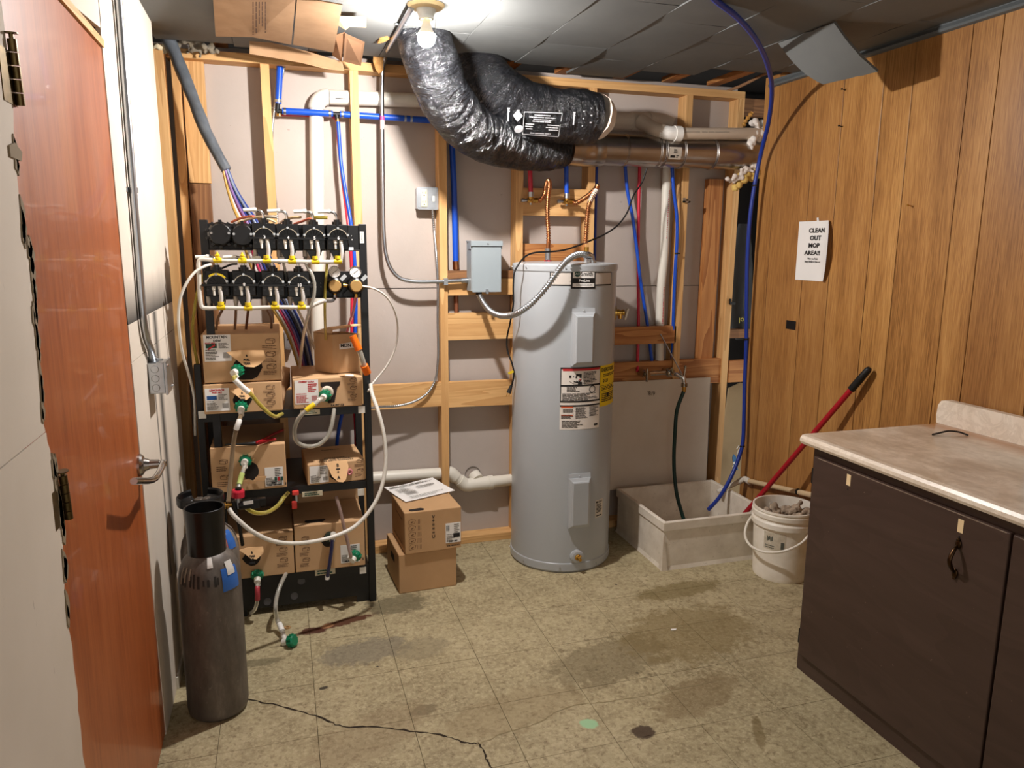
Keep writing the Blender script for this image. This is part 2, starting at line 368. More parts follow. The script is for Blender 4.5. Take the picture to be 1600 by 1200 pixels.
# ------------------------------------------------------------------ floor
floor = struct(obj('floor', MB().box((-.6, -1.3, -.08), (2.6, 4.0, -.006)), m_tilegap))
T = .3048; X0, Y0 = .0485, 2.252
tile_me = None
for i in range(-3, 9):
    for j in range(-8, 6):
        x0, y0 = X0+i*T, Y0+j*T
        if x0 > 2.5 or y0 > 3.8: continue
        a, b = max(x0, -.55)+.0008, min(x0+T, 2.5)-.0008; c, d = max(y0, -1.2)+.0008, y0+T-.0008
        if b-a < .02 or d-c < .02: continue
        full = abs(b-a-T) < .003
        if full and abs(d-c-T) < .003 and tile_me:
            o = bpy.data.objects.new('floor_tile', tile_me); C.objects.link(o); o.parent = floor; o.location = V((a, c, 0))-WL[floor]
        else:
            o = obj('floor_tile', MB().box((0, 0, -.006), (b-a, d-c, 0)), m_floor, floor, local=True); o.location = V((a, c, 0))-WL[floor]
            if full: tile_me = o.data
        o.location.z -= rnd.random()*.0004
def crack(pts, w):
    P = spl([PZ(x, y, .0006) for x, y in pts], 7); mb = MB(); g = random.Random(3)
    L, Rr = [], []
    for i, p in enumerate(P):
        t = (P[min(i+1, len(P)-1)]-P[max(i-1, 0)]).normalized(); nrm = V((-t.y, t.x, 0)); q = p+nrm*g.uniform(-.004, .004); ww = w*g.uniform(.3, 1.3)
        L.append(q+nrm*ww); Rr.append(q-nrm*ww)
    mb.add(L+Rr, [(i, len(P)+i, len(P)+i+1, i+1) for i in range(len(P)-1)]); return mb
m_crack = mat('crack', S(48, 38, 26), .95)
obj('floor_crack', crack([(388, 1092), (440, 1104), (500, 1121), (535, 1135), (580, 1136), (650, 1143), (700, 1151), (735, 1162), (748, 1162), (760, 1185), (768, 1200)], .0036), m_crack, floor)
obj('floor_crack', crack([(745, 1163), (790, 1145), (840, 1130), (870, 1112), (900, 1102), (950, 1096), (990, 1090), (1040, 1080), (1120, 1064)], .002), mat('crack_edge', S(150, 136, 100), .9), floor)

# ------------------------------------------------------------------ ceiling
ceil = struct(obj('ceiling', MB().box((-.6, -1.3, 2.52), (3.15, 4.3, 2.56)).box((-.6, 4.28, 2.2), (3.15, 4.3, 2.52)).box((-.6, 3.9, 2.2), (-.58, 4.3, 2.52)), m_under))
rows = {-2: 2.9, -1: 3.05, 0: 2.88, 1: 3.1, 2: 2.95, 3: 3.13, 4: 3.30, 5: 2.9, 6: 3.1, 7: 3.0}
ends = {-2: 3.57, -1: 3.6, 0: 3.58, 1: 3.58, 2: 3.46, 3: 3.5, 4: 3.62, 5: 3.45, 6: 3.3, 7: 3.25}
for k in range(-5, 5):
    x0 = 1.08+.305*k; x1 = x0+.305; i = k+3
    if x0 < -.45: x0 = -.45
    if x1 > 2.45: x1 = 2.45
    yj = rows.get(i, 3.0); ys = [ends.get(i, 3.5), yj]
    while ys[-1] > -1.2: ys.append(ys[-1]-.61)
    for y1, y0 in zip(ys, ys[1:]):
        sag = rnd.uniform(.002, .007); tl = rnd.uniform(-.002, .002)
        g = []
        for a in range(5):
            u = a/4; row = []
            for b in range(5):
                v = b/4; row.append(V((x0+.0012+(x1-x0-.0024)*v, y0+.0012+(y1-y0-.0024)*u, 2.404-sag*math.sin(math.pi*u)-tl*(v-.5)*2)))
            g.append(row)
        obj('ceiling_tile', MB().sheet(g, .010), m_ceil, ceil)
for x in (-.2, .18, .72, 1.12, 1.40, 1.72, 2.0, 2.27):
    obj('furring_strip', MB().box((x-.03, .5, 2.416), (x+.03, 3.74, 2.44)), m_redwood[1], ceil)
for y in (3.52,):
    pass

# ------------------------------------------------------------------ left wall and door
LX = -.42
def yz(px, py, x=LX): p = PX(px, py, x); return (p.y, p.z)
edge = [(22, 235), (29, 300), (33, 345), (35, 372), (46, 395), (50, 440), (53, 490), (57, 530), (62, 600), (66, 655), (74, 690), (80, 720), (88, 745), (93, 790), (97, 830), (99, 870), (101, 900), (103, 946), (113, 1010), (118, 1060), (122, 1110), (128, 1160), (133, 1198)]
E = [yz(*q) for q in edge]
g = random.Random(5); jag = []
for a, b in zip(E, E[1:]):
    jag.append(a); jag.append(((a[0]+b[0])/2+g.uniform(-.008, .008), (a[1]+b[1])/2))
jag.append(E[-1])
mYZ = Mx(((0, 0, -1, LX), (1, 0, 0, 0), (0, 1, 0, 0), (0, 0, 0, 1)))    # local x->y, y->z, depth away from the room
wl = MB()
zt = jag[0][1]; zb = jag[-1][1]; ye0, ye1 = jag[0][0], jag[-1][0]
SEAM = 1.222
up_e = [q for q in jag if q[1] > SEAM+.004]; lo_e = [q for q in jag if q[1] < SEAM-.004]
wl.prism([(-1.3, SEAM+.0015), (ye0, SEAM+.0015)][:1] + [(up_e[-1][0], SEAM+.0015)] + up_e[::-1] + [(1.53, 1.80), (1.52, 2.06), (1.90, 2.085), (1.95, 2.40), (1.95, 2.42), (-1.3, 2.42)], .0125, mYZ)
wl.prism([(-1.3, 0), (ye1, 0)] + lo_e[::-1] + [(lo_e[0][0], SEAM-.0015), (-1.3, SEAM-.0015)], .0125, mYZ)
wl.prism([(1.95, 2.085), (2.325, 2.118), (2.338, 2.12), (2.338, 2.42), (1.95, 2.42)], .0125, mYZ)
RE = [(2.400, 0.0), (2.383, .5), (2.367, .95), (2.358, SEAM-.0015)]; RU = [(2.358, SEAM+.0015), (2.345, 1.6), (2.334, 2.0), (2.330, 2.12), (2.330, 2.42)]
wl.prism(RE + [(3.3, SEAM-.0015), (3.3, 0)][0:2], .0125, mYZ)
wl.prism([(3.3, SEAM+.0015), (3.3, 2.42)] + RU[::-1], .0125, mYZ)
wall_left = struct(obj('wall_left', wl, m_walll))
obj('backing', MB().box((LX-.10, 2.42, 0), (LX-.09, 3.76, 2.42)).box((LX-.10, -1.3, 0), (LX-.09, 1.4, 2.42)).box((LX-.1, 1.4, 2.12), (LX-.09, 2.42, 2.42)), m_under, wall_left)
for y in (3.34, 3.60): obj('stud', MB().box((LX-.09, y, 0), (LX-.001 if y > 3.5 else LX-.013, y+.06, 2.38)), m_wood[2], wall_left, bevel=.002)
# torn paper edge beside the door
tb = MB(); g = random.Random(11)
for (py_, pz_) in jag:
    if rnd.random() < .75 and pz_ > .85:
        for k in range(2):
            y, z = py_+g.uniform(-.004, .006), pz_+g.uniform(-.02, .02); w, h = g.uniform(.008, .02), g.uniform(.012, .035)
            poly = [(y-w*.5, z-h*.6), (y+w*.3, z-h), (y+w, z-h*.1), (y+w*.6, z+h*.5), (y-w*.2, z+h)]
            tb.prism(poly, .006, Mx.Translation((.002, 0, 0)) @ mYZ)
for q, s in (((78, 240), 1.0), ((62, 358), .8), ((62, 505), 1.0), ((50, 372), .9), ((22, 238), 1)):
    y, z = yz(*q); tb.prism([(y-.03*s, z-.01), (y+.025*s, z-.012), (y+.035*s, z+.004), (y, z+.016*s), (y-.03*s, z+.008)], .004, Mx.Translation((.003, 0, 0)) @ mYZ) if q[0] < 40 else None
obj('torn_edge', tb, m_gyp, wall_left)
DX = -.4225
door = struct(obj('door_1', MB().prism([(1.40, 0.008), (2.405, 0.008), (2.335, 2.068), (1.40, 2.068)], .04, Mx.Translation((DX-LX, 0, 0)) @ mYZ), m_door, bevel=.002))
obj('head_jamb', MB().box((DX-.05, 1.40, 2.072), (DX+.006, 2.34, 2.092)), m_wood[1], door)
obj('head_blocking', MB().box((DX-.08, 1.40, 2.094), (DX-.02, 2.36, 2.118)), m_oldwood[1], door)
obj('side_jamb', MB().slab([V((DX-.04, 2.408, 0)), V((DX-.04, 2.425, 0)), V((DX-.04, 2.355, 2.1)), V((DX-.04, 2.338, 2.1))], (.03, 0, 0)), mat('gray_jamb', S(150, 148, 142), .5), door)
m_hinge = mat('aged_brass', S(110, 92, 58), .35, .9, var=.4, vs=60)
for q0, q1 in (((18, 60), (26, 163)), ((98, 742), (103, 818))):
    a, b = PX(*q0, DX+.010), PX(*q1, DX+.010); b = V((DX+.010, a.y+.012, b.z))
    h = MB().box((DX-.002, a.y-.05, b.z), (DX+.004, a.y+.02, a.z-.02)); obj('hinge', h, m_hinge, door)
    k = MB(); d = (b-a)/5
    for i in range(5): k.cyl(a+d*i+d*.03, a+d*(i+.94), .0075, n=12)
    k.cyl(a, a-d*.35, .004, n=8); k.cyl(a-d*.35, a-d*.45, .011, n=12); hp = obj('hinge', k, m_hinge, door)
# lever handle
hl = PX(211, 724, DX); hy, hz = 2.345, .92
lv = MB().lathe([(0, 0), (.033, 0), (.033, .006), (.028, .012), (.02, .016), (.0145, .03), (.0125, .055)], (DX, hy, hz), (1, 0, 0), 24)
rose = obj('handle', lv, mat('satin_steel', S(176, 170, 166), .25, 1, var=.08), door)
lever = MB().tube([(DX+.045, hy, hz), (DX+.062, hy, hz), PX(254, 727, DX+.075), PX(243, 747, DX+.068), PX(209, 752, DX+.056)], .009, 10, 5)
lever.cyl((DX+.06, hy, hz), (DX+.075, hy, hz), .011, n=12)
obj('lever', lever, m_chrome, rose)

# ------------------------------------------------------------------ back stud wall
YF, YD = 3.66, 3.749
wb = MB(); wb.box((-.5, YD, 0), (2.44, YD+.012, 1.349)); wb.box((-.5, YD, 1.353), (2.44, YD+.012, 2.42)); wb.box((-.5, YD+.0125, 0), (2.44, YD+.02, 2.42))
wall_back = struct(obj('wall_back', wb, m_wallb))
W2 = m_wood[2]
def stud(x, z0=.04, z1=2.345, m=None, w=.038, y0=YF, lean=0, nm='stud'):
    b = [V((x-w/2+lean, y0, z0)), V((x+w/2+lean, y0, z0)), V((x+w/2, y0, z1)), V((x-w/2, y0, z1))]
    return obj(nm, MB().slab(b, (0, YD-y0-.001, 0)), m or W2, wall_back, bevel=.002)
obj('bottom_plate', MB().box((-.42, YF, 0), (2.43, YD-.001, .038)), m_wood[0], wall_back, bevel=.002)
obj('top_plate', MB().box((-.42, YF-.002, 2.345), (2.43, YD-.001, 2.383)), m_wood[0], wall_back, bevel=.002)
for x, ln in ((-.02, .01), (.367, .004), (.776, 0), (1.166, -.002), (1.552, .004), (2.098, -.012), (2.411, -.012)): stud(x, lean=ln)
obj('stud', MB().box((-.405, YF+.02, .04), (-.372, YD-.001, 2.345)), W2, wall_back, bevel=.002)
obj('scab_board', MB().box((-.365, YD-.042, 1.83), (-.275, YD-.002, 2.345)), m_wood[2], wall_back, bevel=.002)
obj('scab_board', MB().box((-.368, YD-.046, .04), (-.278, YD-.002, 1.826)), m_oldwood[2], wall_back, bevel=.002)
obj('scab_board', MB().slab([V((2.255, YD-.045, .88)), V((2.345, YD-.045, .88)), V((2.355, YD-.045, 1.93)), V((2.265, YD-.045, 1.93))], (0, .043, 0)), m_redwood[2], wall_back, bevel=.002)
def block(x0, x1, z0, z1, m=None, y=YF, th=.038, dz=0):
    b = [V((x0, y, z0)), V((x1, y, z0+dz)), V((x1, y, z1+dz)), V((x0, y, z1))]
    return obj('blocking', MB().slab(b, (0, th, 0)), m or m_wood[0], wall_back, bevel=.002)
block(.386, .757, .757, .880); block(.795, 1.147, .748, .878, dz=-.004); block(.795, 1.147, 1.093, 1.228, m_wood[0], YF+.005); block(.795, 1.147, 1.318, 1.400, m_wood[0], YF+.01)
block(.795, 1.147, 1.402, 1.44, m_oldwood[0], YF+.01, .06); block(1.185, 1.533, 1.715, 1.85, m_wood[0], YF+.012); block(1.185, 1.533, 1.43, 1.575, m_redwood[0], YF+.03)
block(1.571, 2.08, 1.04, 1.135, m_redwood[0], YF, .038); block(1.571, 2.39, .80, .94, m_redwood[0], YF+.012); block(-.37, .35, .757, .88, m_wood[0], YF+.02)

# space behind the panelling gap
gap = struct(obj('trim_2', MB().box((2.42, 4.25, 0), (3.1, 4.27, 2.5)).box((3.08, 3.5, 0), (3.1, 4.27, 2.5)), m_under))
obj('blocking', MB().box((2.432, 3.70, 1.05), (2.70, 3.745, 1.10)), m_oldwood[0], gap, bevel=.002)
obj('blocking', MB().box((2.432, 3.66, .80), (2.70, 3.70, .925)), m_redwood[0], gap, bevel=.002)
obj('blocking', MB().box((2.432, 3.70, 2.27), (2.62, 3.74, 2.36)), m_oldwood[0], gap, bevel=.002)
obj('drywall_scrap', MB().slab([V((2.44, 3.78, 0)), V((2.66, 3.78, 0)), V((2.66, 3.78, .76)), V((2.60, 3.78, .77)), V((2.52, 3.78, .74)), V((2.50, 3.78, .5)), V((2.46, 3.78, .3))], (0, .012, 0)), mat('kraft_board', S(168, 146, 112), .85, bump=.3, bs=14), gap)

# ------------------------------------------------------------------ right wall of vertical panelling
RX = 2.44
wall_right = struct(obj('wall_right', MB().box((RX+.006, -1.3, 0), (RX+.02, 3.5, 2.42)), mat('panel_groove', S(48, 26, 12), .8)))
gy = [3.5, 3.376, 3.10, 2.914, 2.679, 2.525, 2.269, 2.146, 1.89, 1.74, 1.47, 1.32, 1.05, .9, .6, .3, 0, -.4, -.8, -1.3]
for a, b in zip(gy, gy[1:]):
    obj('panel_plank', MB().box((RX, b+.0018, .012), (RX+.006, a-.0018, 2.42)), m_panel, wall_right, bevel=.001)
tr = MB().prism([(0, 0), (-.016, .004), (-.02, .012), (-.012, .026), (-.012, .036), (0, .04)], 4.75, Mx(((1, 0, 0, RX), (0, 0, 1, -1.3), (0, 1, 0, 2.362), (0, 0, 0, 1))))
trim = struct(obj('trim_1', tr, m_trim))
# ------------------------------------------------------------------ lit bulb on the ceiling
LC = V((.535, 2.78, 2.392))
lf = thing('ceiling_light', 'bare lit bulb in a pull-chain lampholder on the ceiling', 'light', LC)
obj('box_plate', MB().lathe([(0, .008), (.066, .008), (.066, -.002), (.058, -.012), (.044, -.016), (0, -.016)], LC, (0, 0, 1), 24), mat('cream_porcelain', S(238, 214, 160), .35), lf)
obj('lamp_holder', MB().lathe([(.036, -.012), (.032, -.024), (.027, -.040), (.027, -.048), (.02, -.048)], LC, (0, 0, 1), 24), mat('pale_holder', S(226, 228, 222), .35), lf)
bz = LC.z-.048
nb = NT('lit_bulb'); nb.set(Emission_Color=(1, .95, .92, 1), Emission_Strength=BULB); nb.col((1, 1, 1, 1))
obj('bulb_base', MB().lathe([(.013, .004), (.0135, -.010), (.0165, -.022), (.024, -.038), (.031, -.046), (.0335, -.049), (.0335, -.051), (.029, -.051)], (LC.x, LC.y, bz), (0, 0, 1), 20, sm=True), m_white, lf)  # opaque base, its flared lip shaped to keep light off the ceiling
obj('bulb', MB().lathe([(.0300, -.051), (.0304, -.058), (.0296, -.067), (.0265, -.077), (.021, -.085), (.012, -.0905), (.001, -.092)], (LC.x, LC.y, bz), (0, 0, 1), 20, sm=True), nb.m, lf)
pc = MB(); 
for i in range(22): pc.sph((LC.x+.032, LC.y-.004, LC.z-.02-i*.0042), .0018, 6)
obj('pull_chain', pc, m_steel, lf)
# ------------------------------------------------------------------ water heater
HX, HY, HR = 1.32, 3.416, .25
def hcyl(lift=0):
    return lambda phi_arc, z, n=0: V((HX+(HR+lift+n)*math.sin(phi_arc/HR), HY-(HR+lift+n)*math.cos(phi_arc/HR), z))
def HP(px, py):
    """arc length and height where a sight line meets the tank"""
    d = ray(px, py); ox, oy = EYE.x-HX, EYE.y-HY
    a = d.x**2+d.y**2; b = 2*(ox*d.x+oy*d.y); c = ox*ox+oy*oy-HR*HR; D = max(0, b*b-4*a*c); t = (-b-math.sqrt(D))/2/a; p = EYE+d*t
    return math.atan2(p.x-HX, -(p.y-HY))*HR, p.z
wh = thing('water_heater', 'tall gray cylindrical electric water heater standing on the floor before the studs', 'water heater', (HX, HY, 0))
o3 = (HX, HY, 0)
tank = obj('tank', MB().lathe([(HR, .048), (HR, 1.448)], o3, n=72), m_gray, wh)
obj('top_cap', MB().lathe([(0, 1.492), (.15, 1.491), (.235, 1.486)], o3, n=72, sm=True).lathe([(.235, 1.486), (.2515, 1.482), (.2535, 1.476), (.2535, 1.452), (.25, 1.446)], o3, n=72), m_gray, wh)
obj('base_ring', MB().lathe([(HR, .05), (.254, .047), (.2545, .04), (.2545, .012), (.246, 0), (0, 0)], o3, n=72), m_gray, wh)
sc_mb = MB()
for a in range(0, 360, 45):
    p = V((HX+.2535*math.sin(R(a-20)), HY-.2535*math.cos(R(a-20)), 1.464)); q = (p-V((HX, HY, 1.464))).normalized(); sc_mb.cyl(p, p+q*.003, .004, n=8)
    p.z = .026; sc_mb.cyl(p, p+q*.004, .004, n=8)
obj('screw', sc_mb, m_steel, wh)['kind'] = 'stuff'
def tangent(arc, z, lift=0):
    phi = arc/HR; o = V((HX+(HR+lift)*math.sin(phi), HY-(HR+lift)*math.cos(phi), z))
    return Mx(((math.cos(phi), 0, math.sin(phi), o.x), (math.sin(phi), 0, -math.cos(phi), o.y), (0, 1, 0, o.z), (0, 0, 0, 1)))
for (c, top, bot) in (((910, 530), 488, 571), ((904, 783), 746, 823)):
    a, z = HP(*c); z1 = HP(c[0], top)[1]; z0 = HP(c[0], bot)[1]; h = (z1-z0)/2; m = tangent(a, (z0+z1)/2); w = .054
    cv = MB(); lv_ = [(w, h, -.012), (w, h, .014), (w-.010, h-.012, .022), (w-.012, h-.015, .028), (w-.016, h-.02, .031)]
    rings = [[m @ V((sx*a_, sy*b_, d)) for sx, sy in ((-1, -1), (1, -1), (1, 1), (-1, 1))] for a_, b_, d in lv_]
    for A, B in zip(rings, rings[1:]): 
        for i in range(4): cv.add([A[i], A[(i+1) % 4], B[(i+1) % 4], B[i]], [(0, 1, 2, 3)])
    cv.add(rings[-1], [(0, 1, 2, 3)])
    cov = obj('access_cover', cv, m_gray, wh, bevel=.0015)
    obj('flange', MB().slab([m @ V((-.056, h-.004, .004)), m @ V((.056, h-.004, .004)), m @ V((.056, h+.02, .0)), m @ V((-.056, h+.02, .0))], m.to_3x3() @ V((0, 0, .004))).cyl(m @ V((0, h+.008, .005)), m @ V((0, h+.008, .012)), .004, n=10), m_gray, cov)
def hrect(mb, a0, z0, a1, z1, lift):
    f = hcyl(lift); n = max(2, int(abs(a1-a0)/.012))
    for i in range(n):
        u, v = a0+(a1-a0)*i/n, a0+(a1-a0)*(i+1)/n; mb.add([f(u, z0), f(v, z0), f(v, z1), f(u, z1)], [(0, 1, 2, 3)], True)
    return mb
def hbars(mb, a0, z0, a1, z1, n, seed, lift=.0016): return bars(mb, hcyl(lift), a0, z0, a1, z1, n, seed=seed)
# badge
a0, _ = HP(859, 432); a1, _ = HP(955, 435); zc = HP(912, 433)[1]; bc = HP(913, 433)[0]
bd = obj('badge', hrect(MB(), a0, zc-.040, a1, zc+.024, .0006), m_ink, wh)
f1, f2 = hcyl(.0012), hcyl(.002)
m_bt = mat('badge_tan', S(196, 186, 176), .4)
obj('badge_panel', hrect(MB(), a0+.006, zc-.034, bc-.062, zc+.018, .0012), m_bt, bd); obj('badge_panel', hrect(MB(), bc+.058, zc-.034, a1-.006, zc+.018, .0012), m_bt, bd)
hrect(q := MB(), bc-.062, zc-.052, bc+.058, zc+.036, .0011); obj('badge_shield', q, m_ink, bd)
q = MB(); hrect(q, bc-.054, zc-.004, bc+.051, zc+.032, .0016); hrect(q, bc-.054, zc-.044, bc+.051, zc-.028, .0016); obj('badge_field', q, m_paper, bd)
fl = hcyl(.0022)
q = text_mb('Smith', .027, lambda x, y, z: fl(bc+.012+x, zc+.014+y), mb=MB(), bold=.0003); text_mb('COMMERCIAL GRADE', .008, lambda x, y, z: fl(bc+x, zc-.036+y), mb=q); obj('lettering', q, m_ink, bd)
q = MB()
for i in range(16): q.add([fl(bc-.033, zc+.014), fl(bc-.033+.013*math.cos(i*math.pi/8), zc+.014+.013*math.sin(i*math.pi/8)), fl(bc-.033+.013*math.cos((i+1)*math.pi/8), zc+.014+.013*math.sin((i+1)*math.pi/8))], [(0, 1, 2)])
obj('emblem', q, m_greenink, bd); fl2 = hcyl(.0026)
obj('lettering', text_mb('ProLine', .017, lambda x, y, z: fl2(bc+x, zc-.016+y), bold=.0005, mb=text_mb('AO', .013, lambda x, y, z: fl2(bc-.033+x, zc+.014+y))), m_paper, bd)
# warning label
wa0, wz1 = HP(876, 573); wa1, _ = HP(938, 574); wz0 = HP(905, 671)[1]; wm = HP(905, 627)[1]; wz1 = HP(905, 574)[1]
lb = obj('warning_label', hrect(MB(), wa0, wz0, wa1, wz1, .0007), mat('label_paper', S(226, 218, 208), .5), wh); W = wa1-wa0; H_ = wz1-wz0
q = MB()
for z in (wz1-.004, wz1-.29*H_, wz1-.545*H_, wz1-.615*H_): hrect(q, wa0, z-.004, wa1, z+.004, .0014)
hrect(q, wa0, wz1-.56*H_, wa0+.004, wz1, .0014); hrect(q, wa1-.004, wz1-.56*H_, wa1, wz1, .0014)
hbars(q, wa0+.53*W, wz1-.27*H_, wa1-.02, wz1-.07*H_, 9, 3); hbars(q, wa0+.01, wz1-.53*H_, wa1-.01, wz1-.41*H_, 6, 4); hbars(q, wa0+.03, wz1-.39*H_, wa0+.45*W, wz1-.31*H_, 4, 5)
hbars(q, wa0+.36*W, wz1-.82*H_, wa0+.66*W, wz1-.64*H_, 11, 6); hbars(q, wa0+.7*W, wz1-.8*H_, wa1-.006, wz1-.64*H_, 9, 7); hbars(q, wa0+.07*W, wz1-.72*H_, wa0+.32*W, wz1-.66*H_, 4, 8); hbars(q, wa0+.03*W, wz1-.82*H_, wa0+.32*W, wz1-.76*H_, 4, 9)
hbars(q, wa0+.01, wz0+.008, wa0+.6*W, wz1-.85*H_, 6, 10); hrect(q, wa1-.16*W, wz0+.04*H_, wa1-.01, wz0+.075*H_, .0014)
f = hcyl(.0015); ca, cz = wa0+.77*W, wz1-.36*H_
for r0, r1, s0, s1 in ((.014, .018, 0, 20), ):
    for i in range(20):
        A, B = i*math.pi/10, (i+1)*math.pi/10; q.add([f(ca+r0*math.cos(A), cz+r0*math.sin(A)), f(ca+r1*math.cos(A), cz+r1*math.sin(A)), f(ca+r1*math.cos(B), cz+r1*math.sin(B)), f(ca+r0*math.cos(B), cz+r0*math.sin(B))], [(0, 1, 2, 3)])
# pictogram: tap, drops and a hand
for cx, cy, w, h in ((.22, .145, .05, .04), (.3, .145, .015, .03), (.42, .12, .13, .035), (.36, .155, .04, .03), (.46, .155, .05, .03)): hrect(q, wa0+(cx-w/2)*W, wz1-(cy+h/2)*H_, wa0+(cx+w/2)*W, wz1-(cy-h/2)*H_, .0015)
line(q, f, [(wa0+.2*W, wz1-.22*H_), (wa0+.3*W, wz1-.26*H_), (wa0+.45*W, wz1-.27*H_)], .002)
for k in range(4): line(q, f, [(wa0+.42*W, wz1-.245*H_), (wa0+(.30+.06*k)*W, wz1-(.225-.012*k)*H_)], .005)
hrect(q, wa0+.4*W, wz1-.275*H_, wa0+.5*W, wz1-.23*H_, .0015)
obj('label_print', q, m_ink, lb)
q = MB(); hrect(q, wa0+.05*W, wz1-.055*H_, wa1-.006, wz1-.02*H_, .0015); hrect(q, wa0+.43*W, wz1-.205*H_, wa0+.47*W, wz1-.19*H_, .0015); obj('red_band', q, m_red_ink, lb)
q = MB(); hrect(q, wa0+.03*W, wz1-.645*H_, wa0+.3*W, wz1-.625*H_, .0015); hrect(q, wa0+.03*W, wz1-.775*H_, wa0+.3*W, wz1-.755*H_, .0015); obj('orange_band', q, m_orangeink, lb)
ya0 = wa1+.001; ya1 = HP(959, 600)[0]+.02; yz1 = HP(948, 570)[1]; yz0 = HP(948, 633)[1]
yl = obj('energy_label', hrect(MB(), ya0, yz0, ya1, yz1, .0007), mat('yellow_label', S(232, 200, 30), .5), wh)
q = text_mb('ENERGYGUIDE', .026, lambda x, y, z: f(ya0+.006+x, yz1-.022+y), 'LEFT', MB(), .0008, sx=.72); text_mb('$423', .022, lambda x, y, z: f(ya0+.018+x, yz1-.075+y), 'LEFT', q, .0006)
hbars(q, ya0+.02, yz1-.055, ya1-.03, yz1-.04, 2, 1); hbars(q, ya0+.01, yz1-.12, ya1-.02, yz1-.1, 3, 2); hbars(q, ya0+.012, yz0+.02, ya1-.03, yz0+.065, 5, 3); hrect(q, ya0+.055, yz1-.155, ya0+.075, yz1-.135, .0015); hrect(q, ya0, yz1-.097, ya1, yz1-.0955, .0015); hrect(q, ya0, yz1-.127, ya1, yz1-.1255, .0015)
obj('label_print', q, m_ink, yl)
na, nz = HP(936, 794); npl = obj('rating_plate', hrect(MB(), na-.028, nz-.045, na+.028, nz+.045, .0007), mat('plate_paper', S(214, 204, 188), .5), wh)
q = MB(); hbars(q, na-.022, nz-.02, na+.022, nz+.025, 7, 12); hrect(q, na-.024, nz+.03, na-.014, nz+.04, .0015); hbars(q, na-.01, nz+.03, na+.024, nz+.04, 2, 13); hbars(q, na-.02, nz-.04, na+.02, nz-.03, 1, 14); obj('label_print', q, m_ink, npl)
# drain and relief valves
a, z = HP(901, 869); m = tangent(a, z); nrm = m.to_3x3() @ V((0, 0, 1)); o = m.translation
dv = obj('drain_valve', MB().lathe([(.036, -.006), (.034, .006), (.026, .012), (.012, .014)], o, nrm, 24), m_gray, wh)
obj('spout', MB().lathe([(.013, .012), (.015, .013), (.015, .02), (.009, .022)], o, nrm, 16).cyl(o+nrm*.018, o+nrm*.042+V((.004, 0, -.004)), .008, n=12).cyl(o+nrm*.03, o+nrm*.03+V((.012, 0, .014)), .005, n=8), m_brass, dv)
p = PY(958, 488, HY-.06); d = V((1, -.28, 0)).normalized(); o = V((HX, HY, p.z))+d*HR
rv = obj('relief_valve', MB().lathe([(0, -.004), (.038, -.004), (.038, .004), (.014, .006), (.014, .012), (.017, .012), (.017, .022), (.012, .024), (.012, .034), (.0155, .036), (.0155, .046), (.01, .05), (0, .05)], o, d, 16).cyl(o+d*.028, o+d*.028+V((0, 0, -.03)), .010, n=12), m_brass, wh)
obj('valve_lever', MB().cbox(o+d*.055+V((0, -.004, -.008)), (.008, .016, .056), Mx.Rotation(R(16), 3, 'Y')), m_white, rv)
nip = MB(); hp, cp = PY(856, 398, HY), PY(916, 398, HY-.03)
for q_ in (hp, cp): nip.cyl((q_.x, q_.y, 1.488), (q_.x, q_.y, 1.525), .0125, n=14)
obj('nipple', nip, m_steel, wh)
obj('nipple_ring', MB().cyl((hp.x, hp.y, 1.489), (hp.x, hp.y, 1.497), .018, n=16), m_redp, wh)

# ------------------------------------------------------------------ flexible copper connectors and valves on the blocking
def corr(r, amp, pitch, L):
    n = max(1, round(L/pitch)); return lambda t, a: r+amp*(1 if math.cos(2*math.pi*n*t) > 0 else -1)
def plen(pts, res=8):
    P = spl(pts, res); return sum((b-a).length for a, b in zip(P, P[1:]))
def flex(name, label, cat, pts, r, amp, pitch, material, n=12, group=None, parent=None, ends=None):
    L = plen(pts); nseg = int(L/pitch*6); res = max(3, nseg//(len(pts)-1))
    w = lambda t, a: r+amp*math.sin(2*math.pi*t*L/pitch)
    o = obj(name, MB().tube(pts, w, n, res), material, parent)
    if parent is None: tag(o, label, cat, group)
    return o
def shut_valve(px, py, y, name, label, flip=1):
    c = PY(px, py, y); t = thing(name, label, 'valve', c)
    obj('body', MB().cyl(c+V((0, 0, -.012)), c+V((0, 0, .016)), .013, n=14).cyl(c+V((-.02, 0, 0)), c+V((.03, 0, 0)), .0115, n=14).cyl(c+V((.02, 0, 0)), c+V((.034, 0, 0)), .0145, n=6).cyl(c+V((0, -.012, 0)), c+V((0, -.03, 0)), .007, n=10), m_brass, t)
    obj('collar', MB().cyl(c+V((0, 0, .016)), c+V((0, 0, .04)), .0145, n=14), m_steel, t)
    obj('stem', MB().cyl(c+V((-.02, 0, 0)), c+V((-.036, 0, 0)), .006, n=8).cyl(c+V((-.034, 0, 0)), c+V((-.05, 0, 0)), .009, n=8).cyl(c+V((0, 0, -.012)), c+V((0, 0, -.022)), .006, n=8), m_steel, t)
    return c
yv = 3.63
c1 = shut_valve(829.5, 313, yv, 'shutoff_valve', 'brass shutoff valve under the short red pipe above the heater')
c2 = shut_valve(885.5, 315, yv, 'shutoff_valve', 'brass shutoff valve under the blue pipe above the heater')
t = thing('copper_connector', 'corrugated copper connector looping from the red-pipe valve down to the heater', 'connector', hp)
flex('hose', '', '', [c1+V((.034, 0, 0))] + PL((844, 313, 3.62), (851, 303, 3.6), (853.5, 290, 3.56), (857, 282.5, 3.52), (858.5, 290, 3.49), (856, 310, 3.46), (855.5, 340, 3.43), (857, 365, HY), (857, 378, HY)), .0100, .0028, .0115, m_copper, parent=t)
